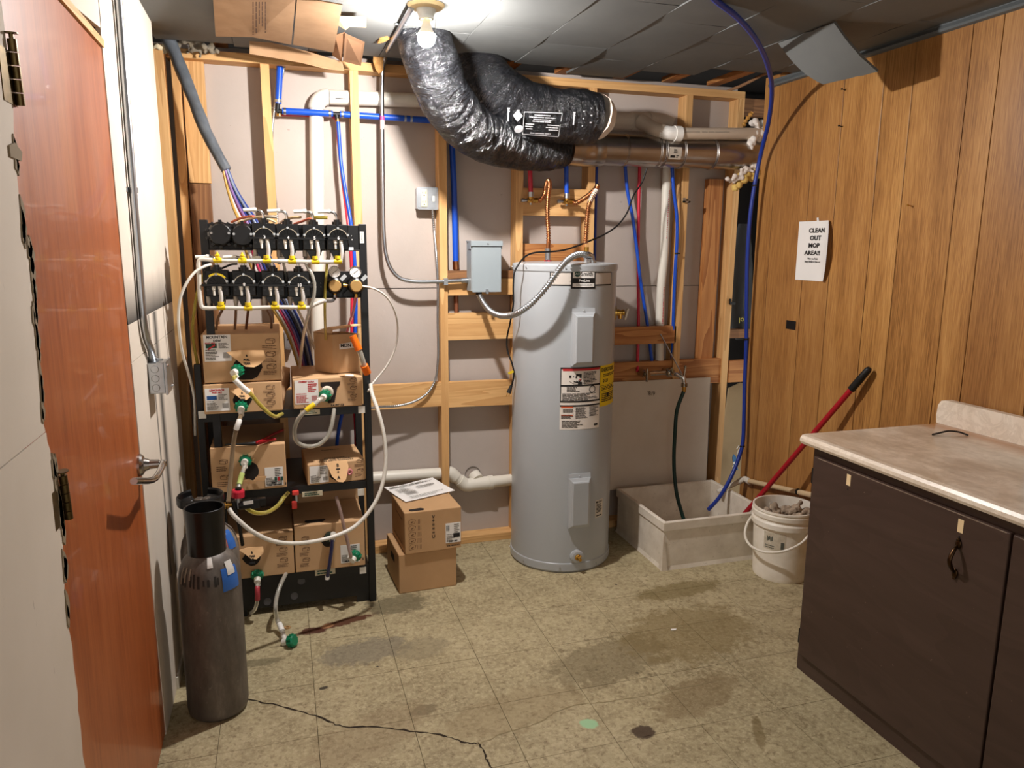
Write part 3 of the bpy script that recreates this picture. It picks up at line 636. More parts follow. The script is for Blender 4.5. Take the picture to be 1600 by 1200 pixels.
a = PY(857, 377, HY); obj('sleeve', MB().cyl(a, (hp.x, hp.y, 1.535), .0105, n=14), m_copper, t); obj('nut', MB().cyl((hp.x, hp.y, 1.522), (hp.x, hp.y, 1.552), .0135, n=8), m_steel, t)
t = thing('copper_connector', 'corrugated copper connector with white tape from the blue-pipe valve to the heater', 'connector', cp)
pts = [c2+V((.034, 0, 0))] + PL((900, 317, 3.61), (911, 311, 3.57), (921, 304, 3.53), (931, 294, 3.5), (933.5, 291, 3.485), (929, 302, 3.465), (921, 318, 3.44), (917.5, 340, 3.42), (916, 362, 3.4), (914.5, 380, 3.39))
flex('hose', '', '', pts, .0100, .0028, .0115, m_copper, parent=t)
obj('tape', MB().tube(PL((931.5, 297, 3.472), (926, 307, 3.46), (921, 317, 3.445)), .0122, 12, 3), m_white, t)
obj('nut', MB().cyl((cp.x, cp.y, 1.52), (cp.x, cp.y, 1.56), .013, n=8), m_brass, t)

# ------------------------------------------------------------------ electrics of the back wall
bx = PY(737, 376, 3.56); by = PY(784, 455, 3.56); X0b, X1b, Z1b, Z0b = bx.x, by.x, bx.z, by.z
t = thing('disconnect_box', 'gray steel disconnect box mounted on the blocking left of the heater', 'electrical box', (X0b, 3.6, Z0b))
obj('body', MB().box((X0b, 3.57, Z0b), (X1b, YF+.004, Z1b-.006)), m_graybox, t, bevel=.002)
obj('cover', MB().box((X0b+.004, 3.562, Z0b-.004), (X1b-.002, 3.5695, Z1b-.028)), m_graybox, t, bevel=.002)
obj('top_flap', MB().box((X0b-.004, 3.556, Z1b-.026), (X1b+.004, 3.569, Z1b)).box((X0b-.004, 3.569, Z1b-.006), (X1b+.004, YF, Z1b)).box((X0b-.004, 3.569, Z1b-.04), (X0b-.001, 3.62, Z1b-.006)).box((X1b+.001, 3.569, Z1b-.04), (X1b+.004, 3.62, Z1b-.006)), m_graybox, t, bevel=.0015)
xm = (X0b+X1b)/2; obj('latch', MB().box((xm-.006, 3.550, Z0b-.012), (xm+.006, 3.562, Z0b+.01)).cyl((xm+.003, 3.556, Z1b-.013), (xm+.003, 3.552, Z1b-.013), .0035, n=8), m_steel, t)
f = plane_fn((X0b, 3.56, Z0b), (1, 0, 0), (0, 0, 1))
cd = thing('conduit', 'bare steel conduit from the ceiling bulb down to the gray disconnect box', 'conduit', PY(600, 440, 3.645))
e0 = V((LC.x-.05, LC.y, 2.378)); e1 = PZ(609, 72, 2.378)
path = [e0, e0.lerp(e1, .5), e1] + PL((601, 91, 3.62), (597.5, 112, 3.645), (597, 140, 3.647), (597.5, 230, 3.647), (598.5, 310, 3.647), (600, 370, 3.646), (603, 397, 3.645), (611, 420, 3.643), (624, 434, 3.641), (643, 439.5, 3.64), (680, 440, 3.64)) + [V((X0b-.02, 3.64, PY(735, 438, 3.64).z))]
obj('pipe', MB().tube(path, .0098, 14, 8), m_emt, cd)
a = PY(597.3, 189, 3.647); obj('sticker', MB().tube(PL((597.2, 181, 3.647), (597.4, 202, 3.647)), .0104, 14, 2), mat('sticker', S(225, 195, 190), .5), cd)
obj('sticker', MB().tube(PL((597.2, 181, 3.647), (597.3, 188, 3.647)), .0106, 14, 2), mat('pink_sticker', S(180, 70, 130), .5), cd)
z = PY(697, 440, 3.64).z
st_ = MB().box((.77, 3.628, z-.016), (.79, 3.6595, z+.016)); a = e0.lerp(e1, .45); st_.cyl(a+V((-.02, -.0, .008)), a+V((.02, 0, .008)), .006, n=8); obj('strap', st_, m_steel, cd)
obj('connector', MB().cyl((X0b-.034, 3.64, z+.004), (X0b, 3.64, z+.006), .0135, n=14), m_steel, cd)
fc = thing('flexible_conduit', 'ribbed metal flexible conduit sagging from disconnect box to heater top', 'conduit', PY(780, 492, 3.42))
pts = PL((748, 459, 3.6), (754, 471, 3.56), (765, 485, 3.49), (780, 492.5, 3.4), (796, 493, 3.31), (813, 487, 3.21), (834, 471, 3.15), (853, 450, 3.125), (868, 429, 3.12), (881, 412, 3.13), (896, 400, 3.16), (909, 397, 3.19)) + [V(PY(917, 399, 3.21))]
L = plen(pts); obj('hose', MB().tube(pts, lambda t, a: (.0125+.0028*math.sin(2*math.pi*t*L/.0125)), 12, int(L/.0125*6/12)), m_steel, fc)
e = pts[-1]; el = MB().tube([e+V((-.012, -.002, .001)), e+V((.012, .004, 0)), e+V((.026, .012, -.008)), V((e.x+.03, e.y+.014, 1.486))], .0155, 14, 4); el.cyl((e.x+.03, e.y+.014, 1.484), (e.x+.03, e.y+.014, 1.50), .021, n=12); obj('connector', el, m_steel, fc)
obj('connector', MB().cyl(pts[0]+V((0, 0, .02)), pts[0]+V((0, 0, -.006)), .016, n=12), m_blackm, fc)
# outlet with metal box on the third stud
def outlet(px0, py0, px1, py1, y, name, label, double=True):
    a, b = PY(px0, py0, y), PY(px1, py1, y); t = thing(name, label, 'outlet', (a.x, y, b.z))
    obj('box', MB().box((a.x+.004, y+.002, b.z+.004), (b.x-.004, YD-.002, a.z-.004)), m_steel, t, bevel=.003)
    poly = []; w, h = b.x-a.x, a.z-b.z; r = .012
    for cx, cz, a0 in ((w-r, r, -90), (w-r, h-r, 0), (r, h-r, 90), (r, r, 180)):
        for k in range(4): poly.append((cx+r*math.cos(R(a0+k*30)), cz+r*math.sin(R(a0+k*30))))
    cvr = obj('cover', MB().prism(poly, .003, Mx(((1, 0, 0, a.x), (0, 0, 1, y-.003), (0, 1, 0, b.z), (0, 0, 0, 1)))), m_steel, t, bevel=.001)
    obj('screw', MB().cyl((a.x+.012, y-.003, b.z+.012), (a.x+.012, y-.006, b.z+.012), .004, n=8).cyl((b.x-.012, y-.003, a.z-.012), (b.x-.012, y-.006, a.z-.012), .004, n=8), m_steel, cvr)
    if double:
        x0 = a.x+.2*w; x1 = a.x+.46*w
        rc = obj('receptacle', MB().box((x0, y-.008, b.z+.12*h), (x1, y-.002, a.z-.12*h)), mat('ivory_plastic', S(236, 222, 176), .4), t, bevel=.002)
        s = MB()
        for zc in (b.z+.3*h, b.z+.7*h):
            xm = (x0+x1)/2; s.box((xm-.008, y-.0085, zc), (xm-.0055, y-.0079, zc+.01)); s.box((xm+.0055, y-.0085, zc), (xm+.008, y-.0079, zc+.01)); s.cyl((xm, y-.0085, zc-.008), (xm, y-.0079, zc-.008), .003, n=8)
        obj('slots', s, m_ink, rc)
        obj('switch', MB().box((a.x+.70*w, y-.006, b.z+.38*h), (a.x+.80*w, y-.002, b.z+.62*h)), m_white, t)
    else:
        obj('knockout', MB().cyl((a.x+.35*w, y-.0035, b.z+.5*h), (a.x+.35*w, y-.0025, b.z+.5*h), .004, n=10).cyl((a.x+.7*w, y-.0035, b.z+.5*h), (a.x+.7*w, y-.0025, b.z+.5*h), .004, n=10), m_ink, t)
    return t
outlet(650.5, 292, 686, 328, 3.685, 'outlet', 'ivory outlet in a galvanized box on the stud beside the steel conduit')
outlet(444, 515, 459, 546, 3.70, 'outlet', 'gray metal outlet box on the wall behind the rack tubing', False)
def ac(pts, label, r=.0062):
    L = plen(pts); res = int(L/.011*3/(len(pts)-1))
    return tag(obj('armored_cable', MB().tube(pts, lambda t, a: r+.0008*math.sin(2*math.pi*t*L/.011), 8, res), m_steel), label, 'cable')
ac(PL((676, 329, 3.69), (678.5, 360, 3.70), (682, 400, 3.655), (684, 440, 3.648), (684, 500, 3.648), (684.5, 560, 3.648), (680, 594, 3.645), (668, 614, 3.64), (648, 627, 3.635), (622, 634, 3.63), (595, 635.5, 3.6), (572, 639, 3.55)), 'armored cable dropping from the ivory outlet and curving left to the rack')
ac(PL((444, 105, 3.70), (437, 135, 3.70), (428, 175, 3.69), (424.5, 225, 3.69), (426, 270, 3.69), (430, 310, 3.69), (433, 345, 3.69), (434, 400, 3.69), (440, 470, 3.69), (450, 518, 3.70)), 'thin armored cable running down beside the stud left of the white vent pipe')
# power cord
pc = thing('power_cord', 'black power cord draped over the heater with a hanging plug', 'cord', PY(797, 612, 3.4))
pts = PL((1011, 262, 3.52), (1003, 285, 3.53), (990, 305, 3.52), (980, 332, 3.50), (965, 352, 3.48), (945, 366, 3.46), (920, 377, 3.44), (900, 385, 3.42), (880, 391, 3.40), (857, 393.5, 3.38), (835, 395, 3.36), (822, 400, 3.34), (811, 412, 3.30), (804, 425, 3.30), (802, 445, 3.30), (802, 475, 3.31), (797, 505, 3.36), (792, 530, 3.40), (793, 548, 3.40), (800, 568, 3.38), (803, 583, 3.38), (801, 597, 3.39), (799, 604, 3.40))
obj('wire', MB().tube(pts, .0042, 8, 6), m_rub, pc)
a, b = pts[-1], PY(795, 614, 3.4); pl_ = MB().cyl(a+V((0, 0, .006)), b, .0065, .0125, n=12); obj('plug', pl_, m_rub, pc)
d = (b-a).normalized(); obj('prong', MB().cyl(b+V((-.006, 0, 0)), b+V((-.006, 0, 0))+d*.018, .002, n=6).cyl(b+V((.006, 0, 0)), b+V((.006, 0, 0))+d*.018, .002, n=6), m_brass, pc)
a = PY(802, 583, 3.375); obj('cord_tag', MB().cbox(a+V((-.012, 0, .004)), (.028, .003, .011), Mx.Rotation(R(-20), 3, 'Y')), m_yellow, pc)
# ------------------------------------------------------------------ pipes in the stud bays
def pipe(name, label, cat, pts, r, m, n=14, res=8, group=None, parts=None):
    o = obj(name, MB().tube(pts, r, n, res), m); return tag(o, label, cat, group)
t = thing('blue_water_line', 'thick blue water pipe running across the upper left studs with a tee', 'pipe', PY(497, 178, 3.685))
obj('pipe', MB().tube(PL((438, 88, 3.69), (437, 110, 3.69), (434.5, 162, 3.69)), .0145, 14), m_blue, t)
obj('pipe', MB().tube(PL((441, 173.5, 3.685), (480, 175.5, 3.684), (520, 178, 3.684)), .0145, 14), m_blue, t)
obj('pipe', MB().tube(PL((531, 178.5, 3.684), (600, 183, 3.684), (700, 190, 3.684)), .0145, 14), m_blue, t)
obj('drop_pipe', MB().tube(PL((528, 188, 3.684), (530, 215, 3.68), (533, 255, 3.67), (540, 300, 3.65), (547, 340, 3.62), (552, 380, 3.60), (555, 430, 3.58), (555, 520, 3.58), (545, 600, 3.6), (528, 680, 3.62), (524, 760, 3.64)), .0088, 10), m_blue, t)
ft = MB(); a, b = PY(433, 174, 3.685), PY(434, 163, 3.69); ft.cyl(a, b, .011, n=12).cyl(a, PY(441, 174, 3.685), .011, n=12); a, b = PY(519, 178, 3.684), PY(532, 178.6, 3.684); ft.cyl(a, b, .0105, n=12).cyl((a+b)/2, PY(527.5, 189, 3.684), .010, n=12)
obj('fitting', ft, m_rub, t)
rg = MB()
for px, py in ((445, 173.7), (515.5, 177.6), (535, 178.8), (633, 185.2), (642.5, 185.9)): p = PY(px, py, 3.6845); rg.cyl(p-V((.005, 0, 0)), p+V((.005, 0, 0)), .0158, n=14)
p = PY(434.7, 158, 3.69); rg.cyl(p-V((0, 0, .006)), p+V((0, 0, .006)), .0158, n=14); obj('crimp_ring', rg, m_steel, t)
b = MB(); p = PY(638, 185.5, 3.6845); b.cyl(p-V((.008, 0, 0)), p+V((.008, 0, 0)), .012, n=12); p = PY(527.5, 186, 3.684); b.cyl(p, p-V((0, 0, .012)), .0105, n=10); p = PY(436, 178, 3.68); b.cyl(p, p-V((0, 0, .01)), .012, n=10); obj('brass_collar', b, m_brass, t)
pipe('red_water_pipe', 'thin red pipe running behind the thick blue pipe at upper left', 'pipe', PL((440, 178.5, 3.715), (480, 180, 3.715), (520, 182, 3.715), (527, 190, 3.71), (529, 220, 3.695), (533, 260, 3.68), (538, 300, 3.66), (543, 340, 3.63), (547, 380, 3.60), (550, 430, 3.59), (550, 520, 3.59), (552, 600, 3.6), (556, 680, 3.62), (555, 760, 3.64)), .0085, m_redp, 10)
vp = thing('vent_pipe', 'white PVC pipe elbowing down through the left stud bays', 'pipe', PY(497, 560, 3.712))
a, b, c = PY(498, 610, 3.712), PY(493.5, 150, 3.712), PY(660, 157, 3.712)
obj('pipe', MB().tube([a, b-V((0, 0, .055))], .0325, 20, 2), m_pvc, vp); obj('pipe', MB().tube([b+V((.06, 0, -.002)), c], .0325, 20, 2), m_pvc, vp)
obj('elbow', MB().tube(bend(b-V((0, 0, .12)), b, b+V((.12, 0, -.004)), .055, 8), .0365, 20, 2, spline=True), m_pvc, vp)
obj('pipe_print', MB().tube([b+V((.12, -.0002, -.012)), b+V((.15, -.0002, -.0125))], .0326, 20, 1) if False else bars(MB(), plane_fn((b.x+.085, 3.712-.0328, b.z-.006), (1, 0, -.02), (0, 0, 1)), 0, -.006, .05, .0, 1, seed=3), m_ink, vp)
t = thing('blue_riser', 'thick blue vertical pipe behind the disconnect box with a copper end', 'pipe', PY(712, 420, 3.705))
obj('pipe', MB().tube(PL((706, 220, 3.705), (709.5, 300, 3.705), (712, 409, 3.705)), .0145, 14, 4), m_blue, t)
obj('coupling', MB().tube(PL((712, 408, 3.705), (712.5, 421, 3.705)), .016, 14, 2), m_copper, t); obj('copper_pipe', MB().tube(PL((712.5, 420, 3.72), (713, 495, 3.72)), .0115, 12, 2), mat('dull_copper', S(150, 96, 70), .45, .6), t)
t = thing('red_stub', 'short red pipe dropping to the left valve above the heater', 'pipe', c1)
obj('pipe', MB().tube([PY(827, 250, yv)+V((0, 0, .06)), PY(828.5, 275, yv), c1+V((0, 0, .03))], .0115, 12), m_redp, t)
t = thing('blue_stub', 'blue pipe dropping to the right valve above the heater', 'pipe', c2)
obj('pipe', MB().tube([PY(884.5, 250, yv)+V((0, 0, .06)), PY(885, 280, yv), c2+V((0, 0, .03))], .0115, 12), m_blue, t)
pipe('blue_tube', 'dark blue tube tucked along the right side of the stud beside the heater connectors', 'tube', PL((933, 240, 3.70), (931, 320, 3.70), (929, 412, 3.70), (926, 600, 3.70)), .0075, m_blueh, 8)
pipe('blue_tube', 'blue tube slanting across the red pipe right of the heater', 'tube', PL((976, 250, 3.69), (980.7, 300, 3.69), (988, 337, 3.69), (995.6, 394, 3.69), (1001, 440, 3.69), (1011.6, 508, 3.692), (1018, 560, 3.695), (1022, 590, 3.70)), .009, m_blue, 10)
pipe('red_tube', 'red tube dropping to the tap behind the slanting blue tube', 'tube', PL((1000, 250, 3.715), (998.5, 300, 3.715), (997, 400, 3.715), (997.5, 510, 3.715), (996, 572, 3.68), (996, 580, 3.65)), .0088, m_redp, 10)
t = thing('white_drain_pipe', 'white PVC riser printed with red lettering left of the blue tube', 'pipe', PY(1031, 590, 3.705))
pp = PL((1043, 255, 3.705), (1041, 300, 3.705), (1038, 394, 3.705), (1033, 450, 3.705), (1031, 508, 3.705), (1030, 592, 3.705)); obj('pipe', MB().tube(pp, .024, 16), m_pvc, t)
q = MB(); g = random.Random(2)
for i in range(46):
    u = i/46; p = pp[1].lerp(pp[3], u) if u < .5 else pp[3].lerp(pp[4], (u-.5)*2); h = g.uniform(.003, .008); q.add([p+V((.002, -.0242, 0)), p+V((.007, -.0242, 0)), p+V((.007, -.0242, h)), p+V((.002, -.0242, h))], [(0, 1, 2, 3)])
obj('pipe_print', q, m_red_ink, t)
t = thing('blue_tube', 'blue tube with a black tie along the stud right of the white PVC riser', 'tube', PY(1052, 590, 3.68))
obj('hose', MB().tube(PL((1049, 250, 3.64), (1053, 300, 3.64), (1057.5, 337, 3.64), (1058, 375, 3.64), (1055.6, 412, 3.645), (1053, 470, 3.655), (1052, 506, 3.665), (1050, 560, 3.69)), .0092, 10), m_blue, t)
p = PY(1057, 396, 3.64); obj('cable_tie', MB().cyl(p-V((0, 0, .004)), p+V((0, 0, .004)), .0108, n=12).cbox(p+V((.012, -.006, 0)), (.012, .006, .007)), m_rub, t)
p = PY(1072, 313, 3.655); tag(obj('pipe_clip', MB().box((p.x-.018, 3.64, p.z-.012), (p.x+.018, 3.6595, p.z-.004)).box((p.x-.018, 3.64, p.z-.012), (p.x-.010, 3.6595, p.z+.012)).box((p.x+.006, 3.64, p.z-.012), (p.x+.018, 3.6595, p.z+.008)), m_steel), 'small metal clip screwed on the stud face above the tub', 'clip')
t = thing('drain_line', 'white PVC drain line crossing low behind the stacked boxes to the heater', 'pipe', PY(740, 755, 3.70))
P1 = PL((555, 748, 3.708), (690, 739.5, 3.708)); P2 = PL((715, 755, 3.708)); yy = 3.708
a, b = PY(700, 739, yy), PY(729, 757.5, yy); c = PY(830, 746, yy)
obj('pipe', MB().tube([P1[0], a], .031, 18, 2), m_pvc, t); obj('pipe', MB().tube([a+V((.01, 0, -.004)), b-V((.01, 0, -.006))], .031, 18, 2), m_pvc, t); obj('pipe', MB().tube([b, c], .031, 18, 2), m_pvc, t)
el = MB().tube([a-V((.03, 0, 0)), a+V((.008, 0, 0)), a.lerp(b, .4)], .0355, 18, 4).tube([a.lerp(b, .6), b+V((-.005, 0, 0)), b+V((.045, 0, .001))], .0355, 18, 4); obj('elbow', el, m_pvc, t)
p = PY(744, 756, yy); p2 = PY(766, 753.5, yy); tee = MB().tube([b+V((.02, 0, 0)), p2], .0355, 18, 3).tube([p+V((.01, .0, .02)), PY(741, 742, 3.745)], .034, 16, 2); tee.cyl(p2-V((.012, 0, 0)), p2+V((.012, 0, 0)), .0385, n=18); obj('tee', tee, m_pvc, t)
pr = PY(739, 741, 3.744); obj('gasket', MB().lathe([(.034, -.002), (.042, -.003), (.042, .003)], (pr.x, 3.747, pr.z), (0, -1, 0), 24), m_rub, t)
# ------------------------------------------------------------------ ducts
def duct_mat():
    n = NT('black_duct_film'); n.set(Roughness=.17, Specular_IOR_Level=.6); n.col(S(25, 26, 29))
    uv = n.n('UVMap'); mp = n.n('Mapping'); mp.inputs['Scale'].default_value = (36, 7, 1); n.l(uv.outputs[0], mp.inputs[0])
    a = n.noise(mp.outputs[0], 1.0, 5, .62, 1.2); mp2 = n.n('Mapping'); mp2.inputs['Scale'].default_value = (8, 4, 1); mp2.inputs['Rotation'].default_value = (0, 0, .5); mp.inputs['Rotation'].default_value = (0, 0, .35); n.l(uv.outputs[0], mp2.inputs[0]); b = n.noise(mp2.outputs[0], 1.3, 4, .6, .8)
    n.bump(n.math('ADD', n.math('MULTIPLY', a, 1.2), b), 1.0, .035); return n.m
m_duct = duct_mat()
def wr(r, seed, L):
    def f(t, a):
        z = t*L; v = V((z*9+.9*math.sin(a+seed)+.5*a, math.cos(a)*1.3+seed*3.1, math.sin(a)*1.3))
        w = NZ.noise(v)*.007+NZ.noise(v*2.6)*.0035+abs(NZ.noise(v*1.6+V((5, 2, 1))))*-.006
        return r*(.9+.1*min(1, (1-t)*14))+w+.003
    return f
d2 = thing('flexible_duct', 'upper black flexible duct with printed white label and taped end', 'duct', PY(870, 220, 3.47))
p = PL((722, 40, 3.54), (735, 80, 3.50), (752, 112, 3.46), (782, 146, 3.41), (818, 169, 3.385), (865, 180, 3.38), (915, 183, 3.38), (931, 184, 3.38)); L = plen(p)
DR2 = .118; obj('sleeve', MB().tube(p, wr(DR2, 1.0, L), 40, 16), m_duct, d2)
e = p[-1]; obj('tape_band', MB().tube([e-V((.05, 0, 0)), e-V((.025, 0, 0)), e+V((.0, 0, -.002))], lambda t, a: .116+.003*math.sin(a*5+t*3)-.01*t, 32, 4), mat('black_tape', S(30, 30, 31), .18, bump=.5, bs=40), d2)
m_insu = mat('white_insulation', S(226, 214, 200), .9, bump=.5, bs=40, c2=S(196, 176, 156))
obj('insulation_cuff', MB().tube([e+V((-.005, 0, 0)), e+V((.02, .01, -.006)), e+V((.045, .02, -.014))], lambda t, a: .110-.024*t+.010*NZ.noise(V((a*2, t*3, 1))), 24, 4), m_insu, d2)
c0 = p[5]; f = lambda x, y, z=0: V((c0.x+x, c0.y-math.sqrt(max(0, (DR2+.011)**2-min((y-.012)**2, .0155)))+.0, c0.z+y-.012)) 
def dl(u, v): return f((u-865)/ (FPX/3.50)+.0, -(v-183)/(FPX/3.50)+.012)
q = MB(); F = lambda x, y, z=0: dl(x, -y)
for a, b in (((804, -188.5), (863, -187)), ((863, -187), (864, -218)), ((864, -218), (807, -217)), ((807, -217), (804, -188.5))): line(q, F, [a, b], .9)
g = random.Random(4)
for y0, x0, x1 in ((190.5, 820, 846), (193.5, 812, 854), (196.5, 819, 848), (199, 818, 850), (203, 842, 862), (206, 840, 862), (209, 845, 861), (203, 808, 822), (206, 808, 820), (209, 810, 821), (214, 818, 852), (216, 826, 846)): bars(q, F, x0, -(y0+2.2), x1, -y0, 1, seed=int(y0*x0), ragged=.1)
for x in (778, 880): 
    line(q, F, [(x, -185), (x+4, -185)], 1.6); line(q, F, [(x+2, -185), (x+2.5, -202)], 2.2); line(q, F, [(x+1, -189), (x+4, -189)], 1.4)
q.add([F(794, -186), F(802, -194), F(795, -202), F(787, -194)], [(0, 1, 2, 3)])
for i in range(10): A, B = i*math.pi/5, (i+1)*math.pi/5; q.add([F(799, -211), F(799+7*math.cos(A), -211+5*math.sin(A)), F(799+7*math.cos(B), -211+5*math.sin(B))], [(0, 1, 2)])
for i in range(6): bars(q, F, 896+(i % 2)*12, -(204-i*5), 899+(i % 2)*12, -(201-i*5), 1, seed=i)
obj('printed_label', q, mat('white_print', S(205, 205, 208), .5), d2)
d1 = thing('flexible_duct', 'lower black flexible duct curving from the ceiling beside the bulb', 'duct', PY(785, 258, 3.35))
p = PL((655, 30, 3.18), (668, 75, 3.16), (680, 112, 3.16), (695, 150, 3.18), (717, 184, 3.23), (748, 210, 3.32), (790, 224, 3.44), (835, 230, 3.52), (868, 231, 3.55), (880, 231, 3.555)); L = plen(p)
obj('sleeve', MB().tube(p, wr(.108, 4.0, L), 40, 16), m_duct, d1)
e = p[-1]; obj('insulation_cuff', MB().tube([e-V((.012, 0, 0)), e+V((.008, 0, 0)), e+V((.014, 0, 0))], lambda t, a: .098-.012*t+.008*NZ.noise(V((a*2, t*3, 7))), 24, 4), mat('brown_insulation', S(190, 140, 104), .9, bump=.5), d1)
m_duc = mat('duct_steel', S(168, 162, 156), .3, 1, var=.14, vs=12, stretch=(1, 3, 3), bump=.05, bs=20)
md = thing('metal_duct', 'round galvanized duct running right under the ceiling to the panelled wall', 'duct', PY(1010, 262, 3.56))
A, B = PY(932, 233, 3.555), V((2.50, 3.56, PY(1180, 243, 3.56).z)); r = .078
def seg(n_, a, b, r): return obj(n_, MB().tube([a, b], r, 40, 2, cap=False), m_duc, md)
s1, s2, s3 = A.lerp(B, .145), A.lerp(B, .33), A.lerp(B, .55)
seg('duct_section', A, s2+V((.01, 0, 0)), r); seg('duct_section', s2, B, r-.0015)
el = MB().tube([PY(886, 232, 3.53), PY(905, 233, 3.54), PY(920, 234, 3.553), A+V((.02, 0, 0))], lambda t, a: r+.003+.002*(int(t*4) % 2), 32, 5); obj('elbow', el, m_duc, md)
for s in (s1, s2, A.lerp(B, .36), A.lerp(B, .47), A.lerp(B, .66)):
    rg = MB()
    for dx in (0, .008): rg.lathe([(r+.0002, -.002), (r+.003, 0), (r+.0002, .002)], s+V((dx, 0, 0)), (1, 0, 0), 40)
    obj('crimp_bead', rg, m_duc, md)
s = A.lerp(B, .41); sf = lambda x, y, z=0: V((s.x+x, s.y-(r+.001)*math.cos((y-.015)/r), s.z+(r+.001)*math.sin((y-.015)/r)))
st = MB()
for k in range(6): rect(st, sf, -.035, -.03+k*.01, .035, -.03+(k+1)*.01)
stk = obj('sticker', st, mat('foil_sticker', S(188, 178, 164), .4), md); q = MB(); sf2 = lambda x, y, z=0: sf(x, y)+V((0, -.0008, .0003)); rect(q, sf2, -.026, -.022, .0, -.01); bars(q, sf2, .006, -.022, .02, -.008, 2, seed=1); bars(q, sf2, -.01, 0, .014, .02, 4, seed=2); obj('sticker_print', q, m_ink, stk)
pv = thing('intake_pipe', 'beige PVC pipe with white elbow above the galvanized duct', 'pipe', PY(1045, 215, 3.5))
m_pvcb = mat('beige_pvc', S(202, 186, 166), .4, var=.08)
obj('pipe', MB().tube([PY(925, 188, 3.67), PY(1000, 190, 3.67)], .046, 24, 2), m_pvcb, pv)
obj('coupling', MB().tube([PY(985, 189.7, 3.67), PY(1012, 190.5, 3.67)], .0485, 24, 2), m_pvcb, pv); obj('coupling', MB().tube([PY(1012, 190, 3.665), PY(1036, 191, 3.665), PY(1050, 196, 3.65)], lambda t, a: .050-.012*t, 24, 4), m_pvcb, pv)
obj('elbow', MB().tube([PY(1000, 189, 3.63), PY(1012, 196, 3.59), PY(1024, 203, 3.54), PY(1038, 206.5, 3.51)], lambda t, a: .037, 20, 5), m_pvcb, pv)
obj('elbow', MB().tube([PY(1028, 204.5, 3.53), PY(1040, 207.3, 3.505), PY(1056, 209, 3.50)], .0345, 20, 5).tube([PY(1053, 208.8, 3.50), PY(1063, 209.3, 3.50)], .038, 20, 2), mat('bright_pvc', S(240, 238, 232), .3), pv)
a, b = PY(1058, 209, 3.50), V((2.47, 3.52, PY(1180, 208, 3.52).z)); obj('pipe', MB().tube([a, b], .0295, 20, 2), m_pvcb, pv)
q = MB(); bars(q, plane_fn((a.x+.02, a.y-.0297, a.z+.004), (b-a).normalized(), (0, 0, 1)), 0, 0, .42, .004, 1, seed=2); obj('pipe_print', q, m_grayink, pv)
# foam and fibre packed round the wall hole
def lump(name, mb, m, seed, vox=.006, amp=.16):
    o = obj(name, mb, m); r = o.modifiers.new('r', 'REMESH'); r.mode = 'VOXEL'; r.voxel_size = vox; r.use_smooth_shade = True
    t = bpy.data.textures.new('lump', 'CLOUDS'); t.noise_scale = .03; d = o.modifiers.new('d', 'DISPLACE'); d.texture = t; d.texture_coords = 'GLOBAL'; d.strength = amp*.05; d.mid_level = .5; return o
def blob(name, pts, label, m, seed=0):
    mb = MB(); g = random.Random(seed); Q = [PY(a, b, y) for a, b, y, r in pts]
    for (px, py, y, r), c in zip(pts, Q):
        for i in range(9):
            mb.sph(c+V((g.gauss(0, r*.55), g.gauss(0, r*.4), g.gauss(0, r*.6))), r*g.uniform(.35, .75), 10)
    return tag(lump(name, mb, m, seed), label, 'foam' if 'foam' in name else 'insulation')
blob('spray_foam', [(1180, 192, 3.53, .026), (1183, 206, 3.52, .03), (1176, 220, 3.5, .026), (1172, 226, 3.49, .018), (1187, 198, 3.54, .024)], 'white spray foam around the beige pipe end at the panelling', mat('white_foam', S(240, 234, 226), .7, bump=.3, bs=30), 1)
blob('spray_foam', [(1147, 279, 3.52, .02), (1158, 273, 3.52, .018), (1168, 267, 3.51, .02), (1178, 262, 3.51, .018), (1184, 254, 3.51, .016)], 'white spray foam strand under the galvanized duct end', mat('white_foam2', S(224, 212, 200), .7, bump=.3, bs=30), 2)
m_fib = mat('yellow_fibreglass', S(222, 190, 110), .95, c2=S(196, 160, 82), vs=30, bump=.8, bs=60)
blob('fibreglass_insulation', [(1158, 281, 3.53, .03), (1170, 276, 3.53, .032), (1182, 268, 3.54, .028), (1187, 240, 3.56, .03), (1184, 228, 3.56, .02)], 'yellow fibreglass stuffed below the duct at the panelling', m_fib, 3)
tag(obj('foam_drip', MB().tube(PL((1162, 196, 3.6), (1166, 188, 3.6), (1172, 180, 3.59), (1175, 176, 3.59)), lambda t, a: .010+.003*math.sin(t*25), 8), mat('amber_foam', S(206, 150, 70), .5)), 'amber foam drip curling above the white spray foam', 'foam')
# ------------------------------------------------------------------ syrup rack
RY = 3.14
rk = thing('metal_rack', 'black metal rack of syrup boxes and pumps by the left wall', 'rack', (0, 3.35, 0))
def rpost(x, z0, z1, y=RY, w=.030): return obj('post', MB().box((x, y, z0), (x+w, y+.028, z1)), m_blackm, rk, bevel=.002)
rpost(.316, 0, 1.646); rpost(-.285, 0, 1.653); rpost(-.345, .0, 1.088, RY+.04, .026); rpost(.316, 0, 1.1, 3.56); rpost(-.345, 0, 1.088, 3.56, .026)
def shelf(z, x0=-.32, x1=.316):
    s = obj('shelf', MB().box((x0, RY+.004, z-.004), (x1, 3.585, z)).box((x0, RY+.002, z-.034), (x1, RY+.006, z)).box((x0, 3.58, z-.034), (x1, 3.584, z)), m_blackm, rk, bevel=.001)
    return s
SZ = (.893, .562, .178)
for z in SZ: shelf(z)
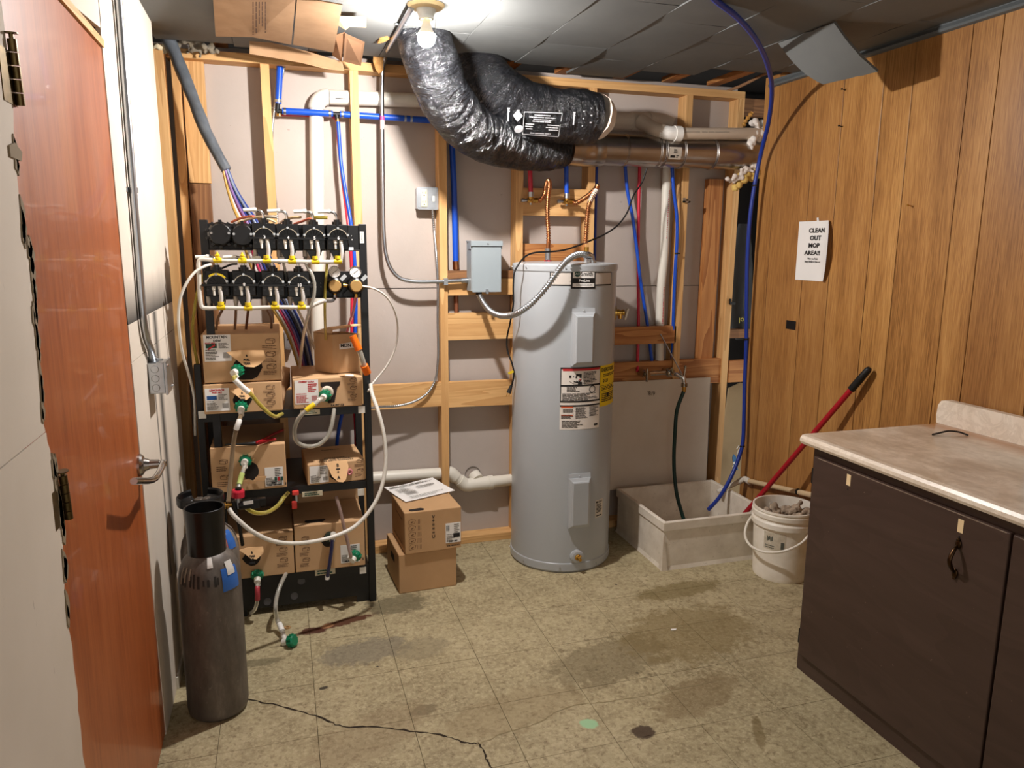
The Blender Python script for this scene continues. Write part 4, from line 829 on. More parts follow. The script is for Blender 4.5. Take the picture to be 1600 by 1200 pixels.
# base panel with three oval knockouts
bp_ = obj('base_panel', MB().box((-.285, RY+.012, .03), (.316, RY+.016, .145)).box((-.285, RY+.012, 0), (-.2, RY+.016, .03)).box((.26, RY+.012, 0), (.316, RY+.016, .03)), m_blackm, rk)
for q in ((471, 908), (460, 931), (418, 940)):
    c = PY(*q, RY+.0115); obj('knockout', MB().lathe([(0, 0), (.016, 0), (.016, .002)], c, (0, -1, 0), 20), mat('knockout_gray', S(84, 82, 84), .6), bp_)
# price strips
for (a, b) in (((469, 641), (500, 647)), ((472, 769), (504, 774)), ((492, 890), (524, 896))):
    p, q = PY(*a, RY+.0005), PY(*b, RY+.0005); s = obj('shelf_tag', MB().box((p.x, RY-.001, q.z), (q.x, RY+.002, p.z)), mat('strip_paper', S(206, 196, 168), .5), rk)
    f = plane_fn((p.x, RY-.0016, q.z), (1, 0, 0), (0, 0, 1)); m_ = MB(); bars(m_, f, .01, .003, q.x-p.x-.01, p.z-q.z-.003, 2, seed=9); obj('label_print', m_, m_greenink, s)
for q in ((565, 640), (564, 769), (567, 891), (316, 648)):
    c = PY(*q, RY); obj('shelf_clip', MB().box((c.x-.014, RY-.002, c.z-.015), (c.x+.014, RY+.001, c.z+.015)), m_white, rk)
c = PY(565.5, 371, RY-.001); s = obj('shelf_tag', MB().box((c.x-.008, RY-.002, c.z-.023), (c.x+.008, RY, c.z+.023)), m_white, rk)
obj('lettering', text_mb('SURFACE', .009, plane_fn((c.x, RY-.0025, c.z), (0, 0, 1), (-1, 0, 0))), m_ink, s)
# pump boards
def board(a, b, c, d):
    z1 = (PY(*a, RY).z+PY(*b, RY).z)/2; z0 = (PY(*c, RY).z+PY(*d, RY).z)/2
    return obj('pump_board', MB().box((-.256, RY+.006, z0), (.316, RY+.010, z1)).box((-.256, RY-.012, z0), (.316, RY+.008, z0+.004)).box((-.256, RY+.008, z1-.003), (.316, RY+.05, z1)), m_blackm, rk, bevel=.001), z0, z1
b1, b1z0, b1z1 = board((325, 347), (560, 354), (325, 389), (560, 394)); b2, b2z0, b2z1 = board((325, 423), (560, 426), (325, 466), (560, 467))
c = PY(540, 388.5, RY-.013); s = obj('board_label', MB().box((c.x-.031, RY-.0135, c.z-.006), (c.x+.031, RY-.012, c.z+.006)), m_paper, rk)
q = MB()
for x0 in (.235, .25, .27, .288): 
    for dz in (.045, .06): q.cyl((x0, RY+.0055, b1z0+dz), (x0, RY+.0048, b1z0+dz), .002, n=6); q.cyl((x0-.13, RY+.0055, b2z0+dz), (x0-.13, RY+.0048, b2z0+dz), .002, n=6)
o = obj('board_holes', q, m_paper, rk); o['kind'] = 'stuff'

# pumps: one built at the origin (front towards -y, origin at the cross bar), then copied
PYF = RY-.075
def make_pump():
    t = thing('syrup_pump', 'x', 'pump', (0, 0, 0), 'syrup pumps on the rack boards')
    md_ = m_black
    obj('body', MB().box((-.043, .012, -.045), (.043, .075, .055)).prism([(-.03, -.045), (.03, -.045), (.014, -.082), (-.014, -.082)], .05, Mx(((1, 0, 0, 0), (0, 0, 1, .018), (0, 1, 0, 0), (0, 0, 0, 1)))), md_, t, bevel=.004)
    n = 20; rim = MB()
    for r0, r1, y0, y1 in ((.036, .044, -.012, .014), (.0, .036, .002, .014)):
        o_, i_ = [], []
        for k in range(n+1):
            a = math.pi*k/n; o_.append((r1*math.cos(a), r1*math.sin(a))); i_.append((r0*math.cos(a), r0*math.sin(a)))
        for k in range(n):
            A = [V((o_[k][0], y0, o_[k][1])), V((o_[k+1][0], y0, o_[k+1][1])), V((i_[k+1][0], y0, i_[k+1][1])), V((i_[k][0], y0, i_[k][1]))]
            rim.slab(A, (0, y1-y0, 0))
    obj('dome', rim, md_, t)
    arc = MB()
    for k in range(20):
        a, b = math.pi*(.04+.92*k/20), math.pi*(.04+.92*(k+1)/20); arc.slab([V((r_*math.cos(t_), -.0125, r_*math.sin(t_))) for r_, t_ in ((.0380, a), (.0380, b), (.0362, b), (.0362, a))], (0, -.0012, 0))
    obj('rim_arc', arc, mat('cream_rim', S(196, 184, 160), .4), t)
    rb = MB()
    for a in (35, 65, 90, 115, 145): rb.cbox((.022*math.cos(R(a)), -.001, .022*math.sin(R(a))), (.03, .010, .003), Mx.Rotation(-R(a), 3, 'Y'))
    obj('ribs', rb, m_blackm, t)
    obj('cross_bar', MB().box((-.052, -.016, -.005), (.052, .014, .004)).cbox((.053, -.004, .006), (.004, .02, .024), Mx.Rotation(R(35), 3, 'Y')), md_, t, bevel=.001)
    bt = MB()
    for x, z in ((-.037, .014), (0, .040), (.037, .014)): bt.cyl((x, -.013 if z > 0 else .012, z), (x, -.020 if z > 0 else .004, z), .0048, n=8)
    obj('bolt', bt, m_chrome, t)['kind'] = 'stuff'
    for x in (-.034, .034): obj('dark_bolt', MB().cyl((x, .012, -.018), (x, .005, -.018), .0045, n=8), mat('dark_bolt', S(70, 70, 72), .35, .8), t)
    for x in (-.011, .011): obj('nozzle', MB().cyl((x, -.006, -.004), (x, -.006, -.018), .0075, n=10).cyl((x, -.006, -.018), (x, -.006, -.040), .0052, .004, n=10), m_white, t)
    obj('outlet_hose', MB().tube([(.011, -.006, -.02), (.013, -.007, -.05), (.010, -.006, -.075), (.007, -.004, -.092)], .0075, 10, 4), mat('grey_hose', S(196, 190, 184), .3, var=.1), t)
    obj('port', MB().cyl((.0, .03, .05), (0, .03, .066), .019, n=16).cyl((0, .03, .064), (0, .03, .074), .012, n=12), md_, t)
    obj('elbow', MB().tube([(0, .03, .070), (-.001, .03, .088), (-.010, .03, .101), (-.026, .03, .105)], .0058, 10, 5), m_chrome, t)
    obj('fitting', MB().cyl((-.024, .03, .105), (-.034, .03, .1055), .0085, n=10).cyl((-.034, .03, .1055), (-.072, .03, .103), .0068, n=10), m_white, t)
    obj('inlet', MB().cyl((-.036, .045, -.045), (-.036, .045, -.072), .009, n=10).cyl((-.036, .045, -.07), (-.037, .045, -.10), .0065, n=8), mat('dull_fitting', S(186, 174, 160), .4), t)
    return t
up = [(413, 371.5, '3'), (450, 372.5, '4'), (491, 373, '5'), (528, 373, '6')]; lowp = [(339, 445, None), (381.5, 445, '8'), (427, 445.5, None), (467.5, 446, '10')]
names = ['third', 'fourth', 'fifth', 'sixth']
proto = make_pump(); first = True; pumps = []
for i, (px, py, num) in enumerate(up+lowp):
    o = proto if first else copy_tree(proto); first = False; p = PY(px, py, PYF); o.location = p; pumps.append(o); WL[o] = p
for o, (px, py, num) in zip(pumps, up+lowp):
    if num: obj('number', text_mb(num, .017, plane_fn((0.001, -.018, .002), (1, 0, 0), (0, 0, 1)), bold=.0004), m_paper, o, local=True)
for o, l in zip(pumps, ['black syrup pump right beside the round covers on the upper board', 'second black syrup pump from the round covers on the upper board', 'third black syrup pump from the round covers on the upper board', 'black syrup pump nearest the right rack post on the upper board',
        'black syrup pump with yellow arc at the left end of the lower board', 'black syrup pump next to the yellow-arc pump on the lower board', 'unnumbered black syrup pump third from the left on the lower board', 'black syrup pump nearest the gas regulators on the lower board']): o['label'] = l
n = 14; ya = MB()
for k in range(n):
    a, b = math.pi*(.22+.5*k/n), math.pi*(.22+.5*(k+1)/n); ya.slab([V((r*math.cos(t), -.0125, r*math.sin(t))) for r, t in ((.0445, a), (.0445, b), (.038, b), (.038, a))], (0, -.002, 0))
obj('yellow_arc', ya, m_yellow, pumps[4], local=True)
for k, (q, l) in enumerate((((345, 366), 'round black cover with two bolts at the upper left end of the rack'), ((379.5, 367.5), 'round black cover with two bolts next to the pump numbered 3'))):
    c = PY(*q, RY-.03); t = thing('round_cover', l, 'cover', c, 'round pump covers')
    d = MB().lathe([(0, -.03), (.036, -.03), (.040, -.026), (.047, -.012), (.047, .034), (0, .034)], c, (0, 1, 0), 28)
    obj('body', d, m_black, t)
    for j in range(10): a = 2*math.pi*(j+.5)/10; obj('lug', MB().cbox(c+V((.046*math.cos(a), -.004, .046*math.sin(a))), (.016, .03, .012), Mx.Rotation(-a, 3, 'Y')), m_black, t, bevel=.002)
    for x in (-.031, .031): obj('bolt', MB().cyl(c+V((x, -.026, .004)), c+V((x, -.035, .004)), .0048, n=8), m_chrome, t)
# gas manifolds: milky hose with yellow tees
def manifold(pts, tees, blanks, label, r=.0078, yy=PYF-.006):
    t = thing('gas_manifold', label, 'manifold', PY(*pts[len(pts)//2][:2], yy))
    obj('hose', MB().tube([PY(a, b, yy) for a, b in pts], r, 10, 4), m_clearw, t)
    for q in tees:
        c = PY(*q, yy); obj('tee', MB().cyl(c-V((.015, 0, 0)), c+V((.015, 0, 0)), .0098, n=12).cyl(c, c+V((0, 0, .016)), .0075, n=10).cyl(c+V((0, 0, .010)), c+V((0, 0, .022)), .0115, n=10) if q not in blanks else
            MB().cyl(c-V((.015, 0, 0)), c+V((.015, 0, 0)), .0098, n=12).lathe([(.0105, .004), (.0105, .012), (.007, .014), (.009, .018), (.009, .022), (.005, .024), (.003, .032), (0, .033)], c, (0, 0, 1), 12), m_yellow, t)
    return t
ub = [(340, 407), (379, 407.5)]
t = manifold([(310, 413), (312, 406), (320, 405.3), (340, 407), (379, 407.5), (417, 407.5), (456.5, 408.5), (493, 409), (526, 409)], ub+[(417, 407.5), (456.5, 408.5), (493, 409), (528, 408.5)], ub, 'milky gas hose with yellow tees under the upper pumps')
manifold([(310, 413), (311, 430), (313, 470), (316, 480), (324, 481.5), (345.6, 481), (388, 481.5), (430, 480), (471.5, 480.5), (482, 480.5), (495, 474.5), (508, 469.5)], [(345.6, 480.5), (388, 481.5), (430, 480), (471.5, 480)], [], 'milky gas hose with yellow tees under the lower pumps')
# regulators with gauges
def regulator(px, py, gx, gy, name, label):
    c = PY(px, py, RY-.03); t = thing(name, label, 'regulator', c, 'gas regulators')
    obj('body', MB().lathe([(0, .03), (.026, .03), (.034, .02), (.034, 0), (.030, -.008), (.024, -.012), (0, -.012)], c, (0, -1, 0) if False else (0, 1, 0), 28), m_black, t)
    obj('cap', MB().lathe([(.0245, -.012), (.0245, -.024), (.021, -.028), (0, -.028)], c, (0, 1, 0), 24), mat('gold_cap', S(190, 150, 92), .45, .4), t)
    g = PY(gx, gy, RY-.035); ga = obj('gauge', MB().lathe([(0, .018), (.024, .018), (.0245, 0), (.0225, -.004), (.0215, -.001), (0, -.001)], g, (0, 1, 0), 28), m_chrome, t)
    obj('dial', MB().lathe([(0, -.0015), (.0215, -.0015)], g, (0, 1, 0), 24), m_paper, ga)
    f = plane_fn(g+V((0, -.0025, 0)), (1, 0, 0), (0, 0, 1)); q = MB(); line(q, f, [(-.008, -.006), (.011, .008)], .0016)
    for k in range(13):
        a = R(225-k*22.5); line(q, f, [(.0155*math.cos(a), .0155*math.sin(a)), (.019*math.cos(a), .019*math.sin(a))], .0012)
    obj('dial_marks', q, m_ink, ga)['kind'] = 'stuff'
    obj('gauge_stem', MB().cyl(c+V((0, .004, .028)), (c.x, c.y+.004, g.z-.02), .006, n=10), m_brass, t)
    for s in (-1, 1):
        o = c+V((s*.033, .012, s*.028)); obj('mounting_ear', MB().cbox(o, (.036, .003, .015), Mx.Rotation(R(-45), 3, 'Y')), m_chrome if s > 0 else m_blackm, t)
    obj('outlet', MB().cyl(c+V((0, .004, -.03)), c+V((0, .004, -.048)), .0065, n=10), m_brass, t)
    return c
r1 = regulator(523, 446, 522.5, 425, 'gas_regulator', 'gas regulator with gold cap and gauge nearer the pump numbered 10')
r2 = regulator(556, 446.5, 555.3, 425, 'gas_regulator', 'gas regulator with gold cap and gauge beside the right rack post')
tag(obj('brass_coupling', MB().cyl(r1+V((.034, .004, 0)), r2+V((-.034, .004, 0)), .0075, n=10), m_brass), 'brass coupling joining the two gold-capped regulators', 'fitting')
def hose(label, pts, r, m, name='hose', n=10, res=8, group=None): return tag(obj(name, MB().tube(PL(*pts), r, n, res), m), label, 'hose', group)
hose('short metal-ended hose looping from the left regulator to the lower gas manifold', [(523, 461, 3.112), (523, 466, 3.11), (519, 470, 3.09), (512, 470.5, 3.07), (508, 470, 3.06)], .0065, m_steel)
hose('pink hose dropping from the right regulator behind the small open box', [(556, 463, 3.112), (555, 470, 3.14), (551, 490, 3.25), (545, 508, 3.34), (540, 530, 3.4)], .006, mat('pink_hose', S(226, 130, 158), .35))
hose('thin white hose arcing right from the regulator over the bare wall', [(560, 447, 3.11), (568, 447.5, 3.10), (584, 451, 3.10), (603, 463, 3.12), (617, 487, 3.15), (621.5, 515, 3.18), (617, 545, 3.2), (604, 572, 3.2), (590, 590, 3.19), (580, 602, 3.16), (575, 612, 3.13)], .0042, m_clearw, n=8)
p = PY(562, 447, 3.11); 
hose('white hose bowing left from the lower pumps and down beside the wall', [(331, 413, 3.06), (326, 414, 3.05), (318, 417, 3.04), (305, 425, 3.03), (293, 440, 3.02), (283, 462, 3.02), (279, 490, 3.03), (281, 525, 3.05), (286, 555, 3.09), (295, 585, 3.14), (303, 620, 3.2), (305, 680, 3.25)], .0052, m_white, n=8)
hose('yellowish hose hanging beside the left rack post behind the white hose', [(324, 405, 3.19), (318, 430, 3.19), (309, 455, 3.19), (303, 490, 3.2), (301, 520, 3.21), (305, 550, 3.22), (313, 590, 3.25), (320, 640, 3.3)], .0062, m_yclear, n=8)
hose('thick white hose looping from the right rack post to the gas cylinders', [(579, 600, 3.12), (581, 614, 3.10), (590, 640, 3.06), (598, 670, 3.04), (602, 700, 3.03), (602, 730, 3.02), (595, 765, 3.0), (580, 795, 2.98), (555, 822, 2.96), (525, 837, 2.93), (490, 846, 2.9), (455, 849, 2.86), (425, 845, 2.82), (395, 831, 2.79), (375, 815, 2.78), (363, 803, 2.78), (358, 795, 2.79)], .0082, m_white, n=10)
# tubes feeding the top of the pumps
hose('orange tube running to the fitting of pump 3 over the covers', [(362, 347, 3.3), (376, 341, 3.25), (390, 338.5, 3.18), (396, 338, 3.12)], .005, mat('orange_tube', S(206, 110, 80), .35), 'tube')
hose('cream tube curving behind the chrome elbow of pump 3', [(372, 347, 3.33), (390, 342, 3.3), (408, 339, 3.24), (416, 341, 3.22), (430, 347, 3.3)], .005, mat('cream_tube', S(212, 196, 158), .35), 'tube')
hose('clear tube from pump 4 fitting toward pump 3', [(414, 338.5, 3.12), (424, 338.5, 3.1), (433, 339, 3.1)], .0065, m_clear, 'tube')
hose('tan tube rising behind pump 4 to the pump 5 fitting', [(436, 350, 3.3), (446, 343, 3.22), (458, 340, 3.14), (470, 339.5, 3.11)], .005, mat('tan_tube', S(206, 176, 128), .35), 'tube')
hose('reddish tube crossing behind pump 5', [(460, 350, 3.3), (472, 346, 3.25), (486, 342, 3.2), (493, 345, 3.2)], .005, mat('reddish_tube', S(190, 96, 72), .35), 'tube')
hose('yellow clear tube between the pump 5 and pump 6 elbows', [(492, 339.5, 3.12), (500, 340, 3.11), (512, 340, 3.1)], .007, m_yclear, 'tube')
hose('dark tube joining the lower left pump to the pump numbered 8', [(345, 420, 3.16), (352, 417, 3.14), (362, 413, 3.12), (370, 412.5, 3.1)], .004, m_rub, 'tube')
hose('grey clear hose bowing right past the pump numbered 10', [(476, 394, 3.13), (478, 412, 3.08), (487, 428, 3.055), (491.5, 445, 3.05), (490, 465, 3.05), (484, 485, 3.06), (478, 505, 3.1), (472, 540, 3.2), (468, 575, 3.3)], .0065, m_clear)
hose('clear hose slanting down between the lower pumps', [(439, 394, 3.15), (444, 415, 3.12), (448, 435, 3.11), (454, 455, 3.1), (464, 480, 3.14), (478, 510, 3.22), (492, 545, 3.32)], .006, m_clear)
hose('yellow clear hose dropping left of the first regulator', [(512, 390, 3.17), (511.5, 405, 3.12), (509.5, 430, 3.095), (508, 455, 3.095), (507.5, 480, 3.11), (508, 505, 3.16), (509, 530, 3.25)], .0058, m_yclear)
for i, (x0, x1, c) in enumerate(((398, 386, (120, 78, 62)), (352, 340, (150, 120, 100)), (372, 368, (140, 110, 92)), (420, 424, (112, 84, 72)))):
    hose(['brown tube hanging behind the left of pump 8', 'tan tube hanging under the yellow-arc pump', 'brown tube dropping beside pump 8', 'brown tube dropping behind the unnumbered pump'][i], [(x0, 385 if i in (0,) else 462, 3.2), (x0-3, 430 if i == 0 else 480, 3.22), (x1, 500, 3.28), (x1-4, 545, 3.36)], .0055, mat('tube_brown', S(*c), .3, trans=.2), 'tube')
# bundle of insulated beverage lines from the ceiling
bn = thing('beverage_line_bundle', 'bundle of coloured lines in a gray sleeve slanting from the ceiling to the rack', 'tubing', PY(385, 340, 3.5))
pts = PL((258, 52, 3.6), (268, 72, 3.6), (282, 105, 3.59), (300, 150, 3.57), (322, 205, 3.55), (342, 245, 3.53), (354, 266, 3.52))
m_slv = mat('gray_sleeve', S(96, 102, 108), .28, c2=S(78, 84, 90), vs=20, bump=.2, bs=16)
obj('sleeve', MB().tube(pts, lambda t, a: .028+.004*NZ.noise(V((t*9, a, 0)))-.006*t, 14, 8), m_slv, bn)
cols = [(176, 140, 70), (206, 200, 196), (180, 50, 84), (130, 100, 150), (34, 50, 112), (36, 38, 52), (120, 130, 150), (40, 62, 130)]
for i, c in enumerate(cols):
    d = (i-3.5); obj('line', MB().tube(PL((350+d*.9, 258, 3.52+.004*(i % 3)), (362+d*1.9, 295, 3.50+.006*(i % 3)), (376+d*3.2, 325, 3.45+.006*(i % 3)), (388+d*4, 347, 3.40+.006*(i % 3)), (404+d*5, 400, 3.40), (430+d*5, 460, 3.42), (462+d*4, 520, 3.45), (482+d*3, 590, 3.5)), .0056, 8, 6), mat('line_colour', S(*c), .35), bn)
# ------------------------------------------------------------------ syrup cartons on the shelves
def carton(name, label, x0, x1, z0, z1, yf, dep, rot=0, cat='box', parts=(), wob=.004, top_drop=0, m=None, lid=True):
    """box with its front at yf; local frame f(u, v): front face metres from the lower left corner"""
    t = thing(name, label, cat, ((x0+x1)/2, yf+dep/2, z0)); w, h = x1-x0, z1-z0; g = random.Random(label)
    c = V((x0, yf, z0)); rm = Mx.Rotation(R(rot), 3, 'Z')
    P = lambda x, y, z: c+rm @ V((x, y, z))
    j = lambda: g.uniform(-wob, wob)*.5
    vs = [P(j(), j(), 0), P(w+j(), j(), 0), P(w, dep, 0), P(0, dep, 0), P(j(), j(), h+j()), P(w+j(), j(), h-top_drop+j()), P(w, dep, h-top_drop), P(0, dep, h)]
    o = obj('carton', MB().add(vs, [(3, 2, 1, 0), (4, 5, 6, 7), (0, 1, 5, 4), (1, 2, 6, 5), (2, 3, 7, 6), (3, 0, 4, 7)]), m or m_card, t, bevel=.004)
    def ff(u, v, lift=0): return P(u, -.0006-lift, v)
    def tf(u, v, lift=0): return P(u, v, h+.0012+lift-top_drop*u/w)
    return t, ff, tf, w, h, P
def front(f, lift): return lambda x, y, z=0: f(x, y, lift+z)
def label_on(t, ff, u0, v0, u1, v1, seed, head=(), col=None, hcol=None, logo=None, lift=.0008, bc=True, m=None):
    f0, f1 = front(ff, .0004), front(ff, lift+.0012)
    lb = obj('label', MB().slab([f0(u0, v0), f0(u1, v0), f0(u1, v1), f0(u0, v1)], f1(0, 0)-f0(0, 0)-(f1(0, 0)-f0(0, 0))*.3), m or m_paper, t)
    W, H = u1-u0, v1-v0; q = MB()
    top = v1-.02*H
    for s, sz in head: text_mb(s, sz, lambda x, y, z, cy=top-sz*.55: f1(u0+W/2+x, cy+y), 'CENTER', q, .0005); top -= sz*1.05
    hb = obj('lettering', q, hcol or m_ink, lb) if head else None
    q = MB(); bars(q, f1, u0+.05*W, v0+.05*H, u0+.6*W, v0+.38*H, 6, seed=seed); bars(q, f1, u0+.55*W, v0+.48*H, u0+.95*W, top-.02*H, 5, seed=seed+1, ragged=.5); bars(q, f1, u0+.05*W, v0+.40*H, u0+.5*W, v0+.46*H, 1, seed=seed+2)
    if bc:
        for i in range(9): rect(q, f1, u0+(.7+.028*i)*W, v0+.12*H, u0+(.7+.028*i+.014)*W, v0+.34*H)
    obj('label_print', q, col or m_grayink, lb)['kind'] = 'stuff'
    if logo:
        q = MB(); rect(q, f1, u0+.07*W, v0+.5*H, u0+.48*W, v0+.68*H); obj('logo', q, logo, lb)
    return lb
def steps(t, ff, u, v0, v1, n=3, w=.06, seed=0):
    """printed opening instructions: small box drawings and rows of print"""
    q = MB(); f = front(ff, .0008); h = (v1-v0)/n
    for k in range(n):
        b = v1-(k+1)*h; s = w*.42; cx, cy = u+w*.45, b+h*.58
        for pl in ([(0, 0), (s, -.12*s), (s, .35*s), (0, .5*s), (0, 0)], [(0, .5*s), (.45*s, .75*s), (1.35*s, .6*s), (s, .35*s)], [(1.35*s, .6*s), (1.35*s, .1*s), (s, -.12*s)], [(.3*s, .55*s), (.7*s, .6*s)]): line(q, f, [(cx-s*.5+x, cy+y) for x, y in pl], .0016)
        bars(q, f, u, b+h*.06, u+w*.9, b+h*.42, 3, .4, seed+k)
    o = obj('carton_print', q, m_cardink, t); o['kind'] = 'stuff'; return o
def torn(t, ff, cu, cv, w, h, seed=0, flap=True, letters=None, hole=True, fb=.1):
    g = random.Random(seed); f = front(ff, .0006)
    if hole:
        pts = [(cu+w*.5*math.cos(a)*g.uniform(.8, 1.05), cv+h*.5*math.sin(a)*g.uniform(.8, 1.05)) for a in [2*math.pi*i/14 for i in range(14)]]
        obj('opening', MB().add([f(*p) for p in pts], [tuple(range(14))]), m_dark, t)
    if flap:
        n_ = (ff(0, 0, .01)-ff(0, 0, 0)).normalized()
        top, bot = cv+h*.62, cv+h*fb
        pts = [(cu-w*.62, top-.004), (cu-w*.2, top+.003), (cu+w*.55, top), (cu+w*.6, top-h*.3), (cu+w*.4, bot+.004), (cu+w*.22, bot-.006), (cu-w*.05, bot-.002), (cu-w*.35, bot+h*.25)]
        dd = lambda v: .002+.035*max(0, (top-v)/h)
        A = [ff(u, v, dd(v)) for u, v in pts]; fl = obj('torn_flap', MB().slab(A, n_*.003), m_cardin, t)
        if letters:
            q = MB(); ll = lambda x, y, z=0: ff(cu+x, top-.012+y, dd(top-.012+y)+.0042)
            for i, (s, sz, dy) in enumerate(letters): text_mb(s, sz, lambda x, y, z, dy=dy: ll(x, y+dy), 'CENTER', q, .0006)
            obj('lettering', q, m_ink, fl)
def coupler(t, p, ax, hose_pts, r=.0085, m=None, tape=None, tape_m=None, el=V((0, 0, -1)), caplen=.03, print_=True):
    """green quick coupler, white elbow and the hose leaving it"""
    p = V(p); ax = V(ax).normalized(); q = ax.to_track_quat('Z', 'Y'); mb = MB(); n = 28
    prof = [(.0, -.004), (.021, -.004), (.0235, .004), (.0225, .018), (.016, .022), (.010, .024)]
    k = len(mb.v)
    mb.lathe(prof, p, ax, n)
    for i in range(10):
        a = 2*math.pi*i/10; c = p+q @ V((.0232*math.cos(a), .0232*math.sin(a), .006)); mb.cyl(c-ax*.008, c+ax*.010, .0034, n=6)
    obj('coupler', mb, m_green, t)
    e = p+ax*.034; obj('elbow', MB().cyl(p+ax*.02, e+ax*.008, .0135, n=14).cyl(e, e+V(el).normalized()*.024, .0105, n=12), m_white, t)
    st = e+V(el).normalized()*.016
    pts = [st]+[V(x) for x in hose_pts]
    obj('hose', MB().tube(pts, r, 10, 8), m or m_clear, t)
    if tape:
        P = spl(pts, 8); i0, i1 = tape; tp = obj('tape', MB().tube(P[i0:i1], r+.0022, 10, 1, spline=False), tape_m or m_paper, t)
def syrup_hose(label, p, ax, hp, **k):
    t = thing('syrup_hose', label, 'hose', p, 'syrup hoses with green couplers'); coupler(t, p, ax, hp, **k); return t

XA0, XA1 = -.306, -.012
def zz(px, py, y=RY): return PY(px, py, y).z
def xx(px, py, y=RY): return PY(px, py, y).x
zA0 = zz(316, 599); zA1 = zz(375, 521)
YB = RY-.012
# box B first (under A)
tB, fB, tfB, wB, hB, PB = carton('syrup_box', 'flat syrup box with white and blue label under the top left box', -.311, -.012, SZ[0]+.001, zA0-.004, YB, .36, 0, wob=.003)
label_on(tB, fB, .006, .012, .096, .104, 20, (('LEMONADE', .0105), ('POST MIX', .0085)), logo=m_blueink, hcol=m_red_ink); steps(tB, fB, .225, .01, .105, 3, .055, 3); torn(tB, fB, .145, .055, .075, .07, 2, True, (('B', .010, -.004), ('TEAR', .009, -.016), ('HERE', .009, -.028)))
obj('side_flap', MB().slab([PY(437, 597, RY+.02), PY(440, 648, RY+.02), PY(446, 610, RY+.12), PY(452, 603, RY+.2), PY(452, 575, RY+.2), PY(440, 572, RY+.1)], (.004, 0, .0)), m_card, tB)
tA, fA, tfA, wA, hA, PA = carton('syrup_box', 'large syrup box with a MOUNTAIN DEW label at the top left of the rack', XA0, XA1, zA0, zA1, RY-.004, .40, 0)
label_on(tA, fA, .008, hA-.108, .108, hA-.002, 10, (('MOUNTAIN', .0145), ('DEW', .0125)), logo=m_greenink); q = MB(); f = front(fA, .0025); line(q, f, [(.022, hA-.06), (.05, hA-.042)], .006); text_mb('POST MIX', .0085, lambda x, y, z: f(.013+x, hA-.036+y), 'LEFT', q, .0004); obj('red_print', q, m_red_ink, tA)
steps(tA, fA, .225, .02, .175, 3, .062, 1); torn(tA, fA, .165, .055, .12, .115, 5, True, (('B', .012, -.008), ('PULL', .011, -.024), ('TEAR', .011, -.038)))
q = text_mb('Turn Spout Up to Dispense', .013, lambda x, y, z: tfA(.15+x, .04+y, .0006), sx=1.25); obj('lettering', q, m_cardink, tA)
def P3(px, py, y): return PY(px, py, y)
syrup_hose('green coupled syrup hose with white and green tape on the top left box', P3(373, 578, RY-.02), (-.45, -.8, -.15), [P3(366, 592, 3.04), P3(378, 604, 3.05), P3(390, 614, 3.06), P3(406, 632, 3.07), P3(422, 647, 3.08), P3(431, 651, 3.10), P3(438, 648, 3.13), P3(446, 643, 3.18)], m=m_yclear, tape=(9, 24), el=(.4, 0, -1))
syrup_hose('green coupled syrup hose hanging straight down from the flat box under the MOUNTAIN DEW box', P3(377, 634, YB-.012), (0, -.9, -.3), [P3(373, 660, 3.05), P3(368, 675, 3.05), P3(364, 700, 3.05), P3(361, 735, 3.03), P3(359, 760, 3.0), P3(357, 784, 2.96)], m=mat('brown_clear_hose', S(150, 128, 100), .2, trans=.4, ior=1.25), tape=(6, 15))
# C and D on the right
zC1 = zz(510, 590); zC0 = SZ[0]+.001
tC, fC, tfC, wC, hC, PC_ = carton('syrup_box', 'crushed syrup box with a red printed label on the right of the top shelf', xx(457, 610), xx(566, 605), zC0, zC1, RY-.004, .36, 0)
label_on(tC, fC, .009, .02, .103, hC-.006, 30, (('CHERRY COLA', .0092),), col=m_red_ink, hcol=m_red_ink); steps(tC, fC, .222, .02, hC-.005, 3, .045, 4); 
fc_ = front(fC, .0006); obj('opening', MB().add([fc_(*p) for p in [(.112, hC-.018), (.192, hC-.018), (.19, hC-.034), (.18, hC-.042), (.166, .02), (.14, .018), (.122, hC-.044), (.113, hC-.034)]], [tuple(range(8))]), m_dark, tC)
q = MB(); text_mb('JUN 15', .013, lambda x, y, z: fc_(.008+x, .008+y), 'LEFT', q, .0006); text_mb('PA197133', .013, lambda x, y, z: fc_(.15+x, .008+y), 'LEFT', q, .0006); obj('lettering', q, m_ink, tC)
obj('white_tape', MB().slab([fC(.215, hC-.002, .001), fC(.25, hC-.002, .001), tfC(.25, .04, .001), tfC(.215, .04, .001)], (0, -.0006, .0006)), m_paper, tC)
obj('spout_collar', MB().lathe([(.012, 0), (.026, .002), (.026, .012), (.02, .016), (.012, .016)], P3(511, 612, RY-.006), (0, -1, -.1), 20), mat('cream_spout', S(226, 214, 196), .4), tC)
syrup_hose('green coupled syrup hose looping below the top right box with yellow tape', P3(509, 617, RY-.02), (-.35, -.85, -.15), [P3(492, 631, 3.05), P3(480, 640, 3.04), P3(466, 655, 3.04), P3(460, 674, 3.05), P3(464, 690, 3.06), P3(478, 697, 3.06), P3(497, 695, 3.07), P3(511, 683, 3.08), P3(518, 665, 3.09), P3(521, 648, 3.11), P3(522, 640, 3.14)], tape=(9, 18), tape_m=m_yellow, el=(-.8, 0, -.5))
t = thing('open_box', 'small open-topped cardboard box on top of the crushed syrup box', 'box', P3(525, 579, 3.3))
yD = 3.22; a, b, c = P3(521, 579, yD), P3(564, 576, yD+.02), P3(492, 577, yD+.10); zt = zz(521, 523, yD); d_ = b+(c-a); zb = zC1+.003
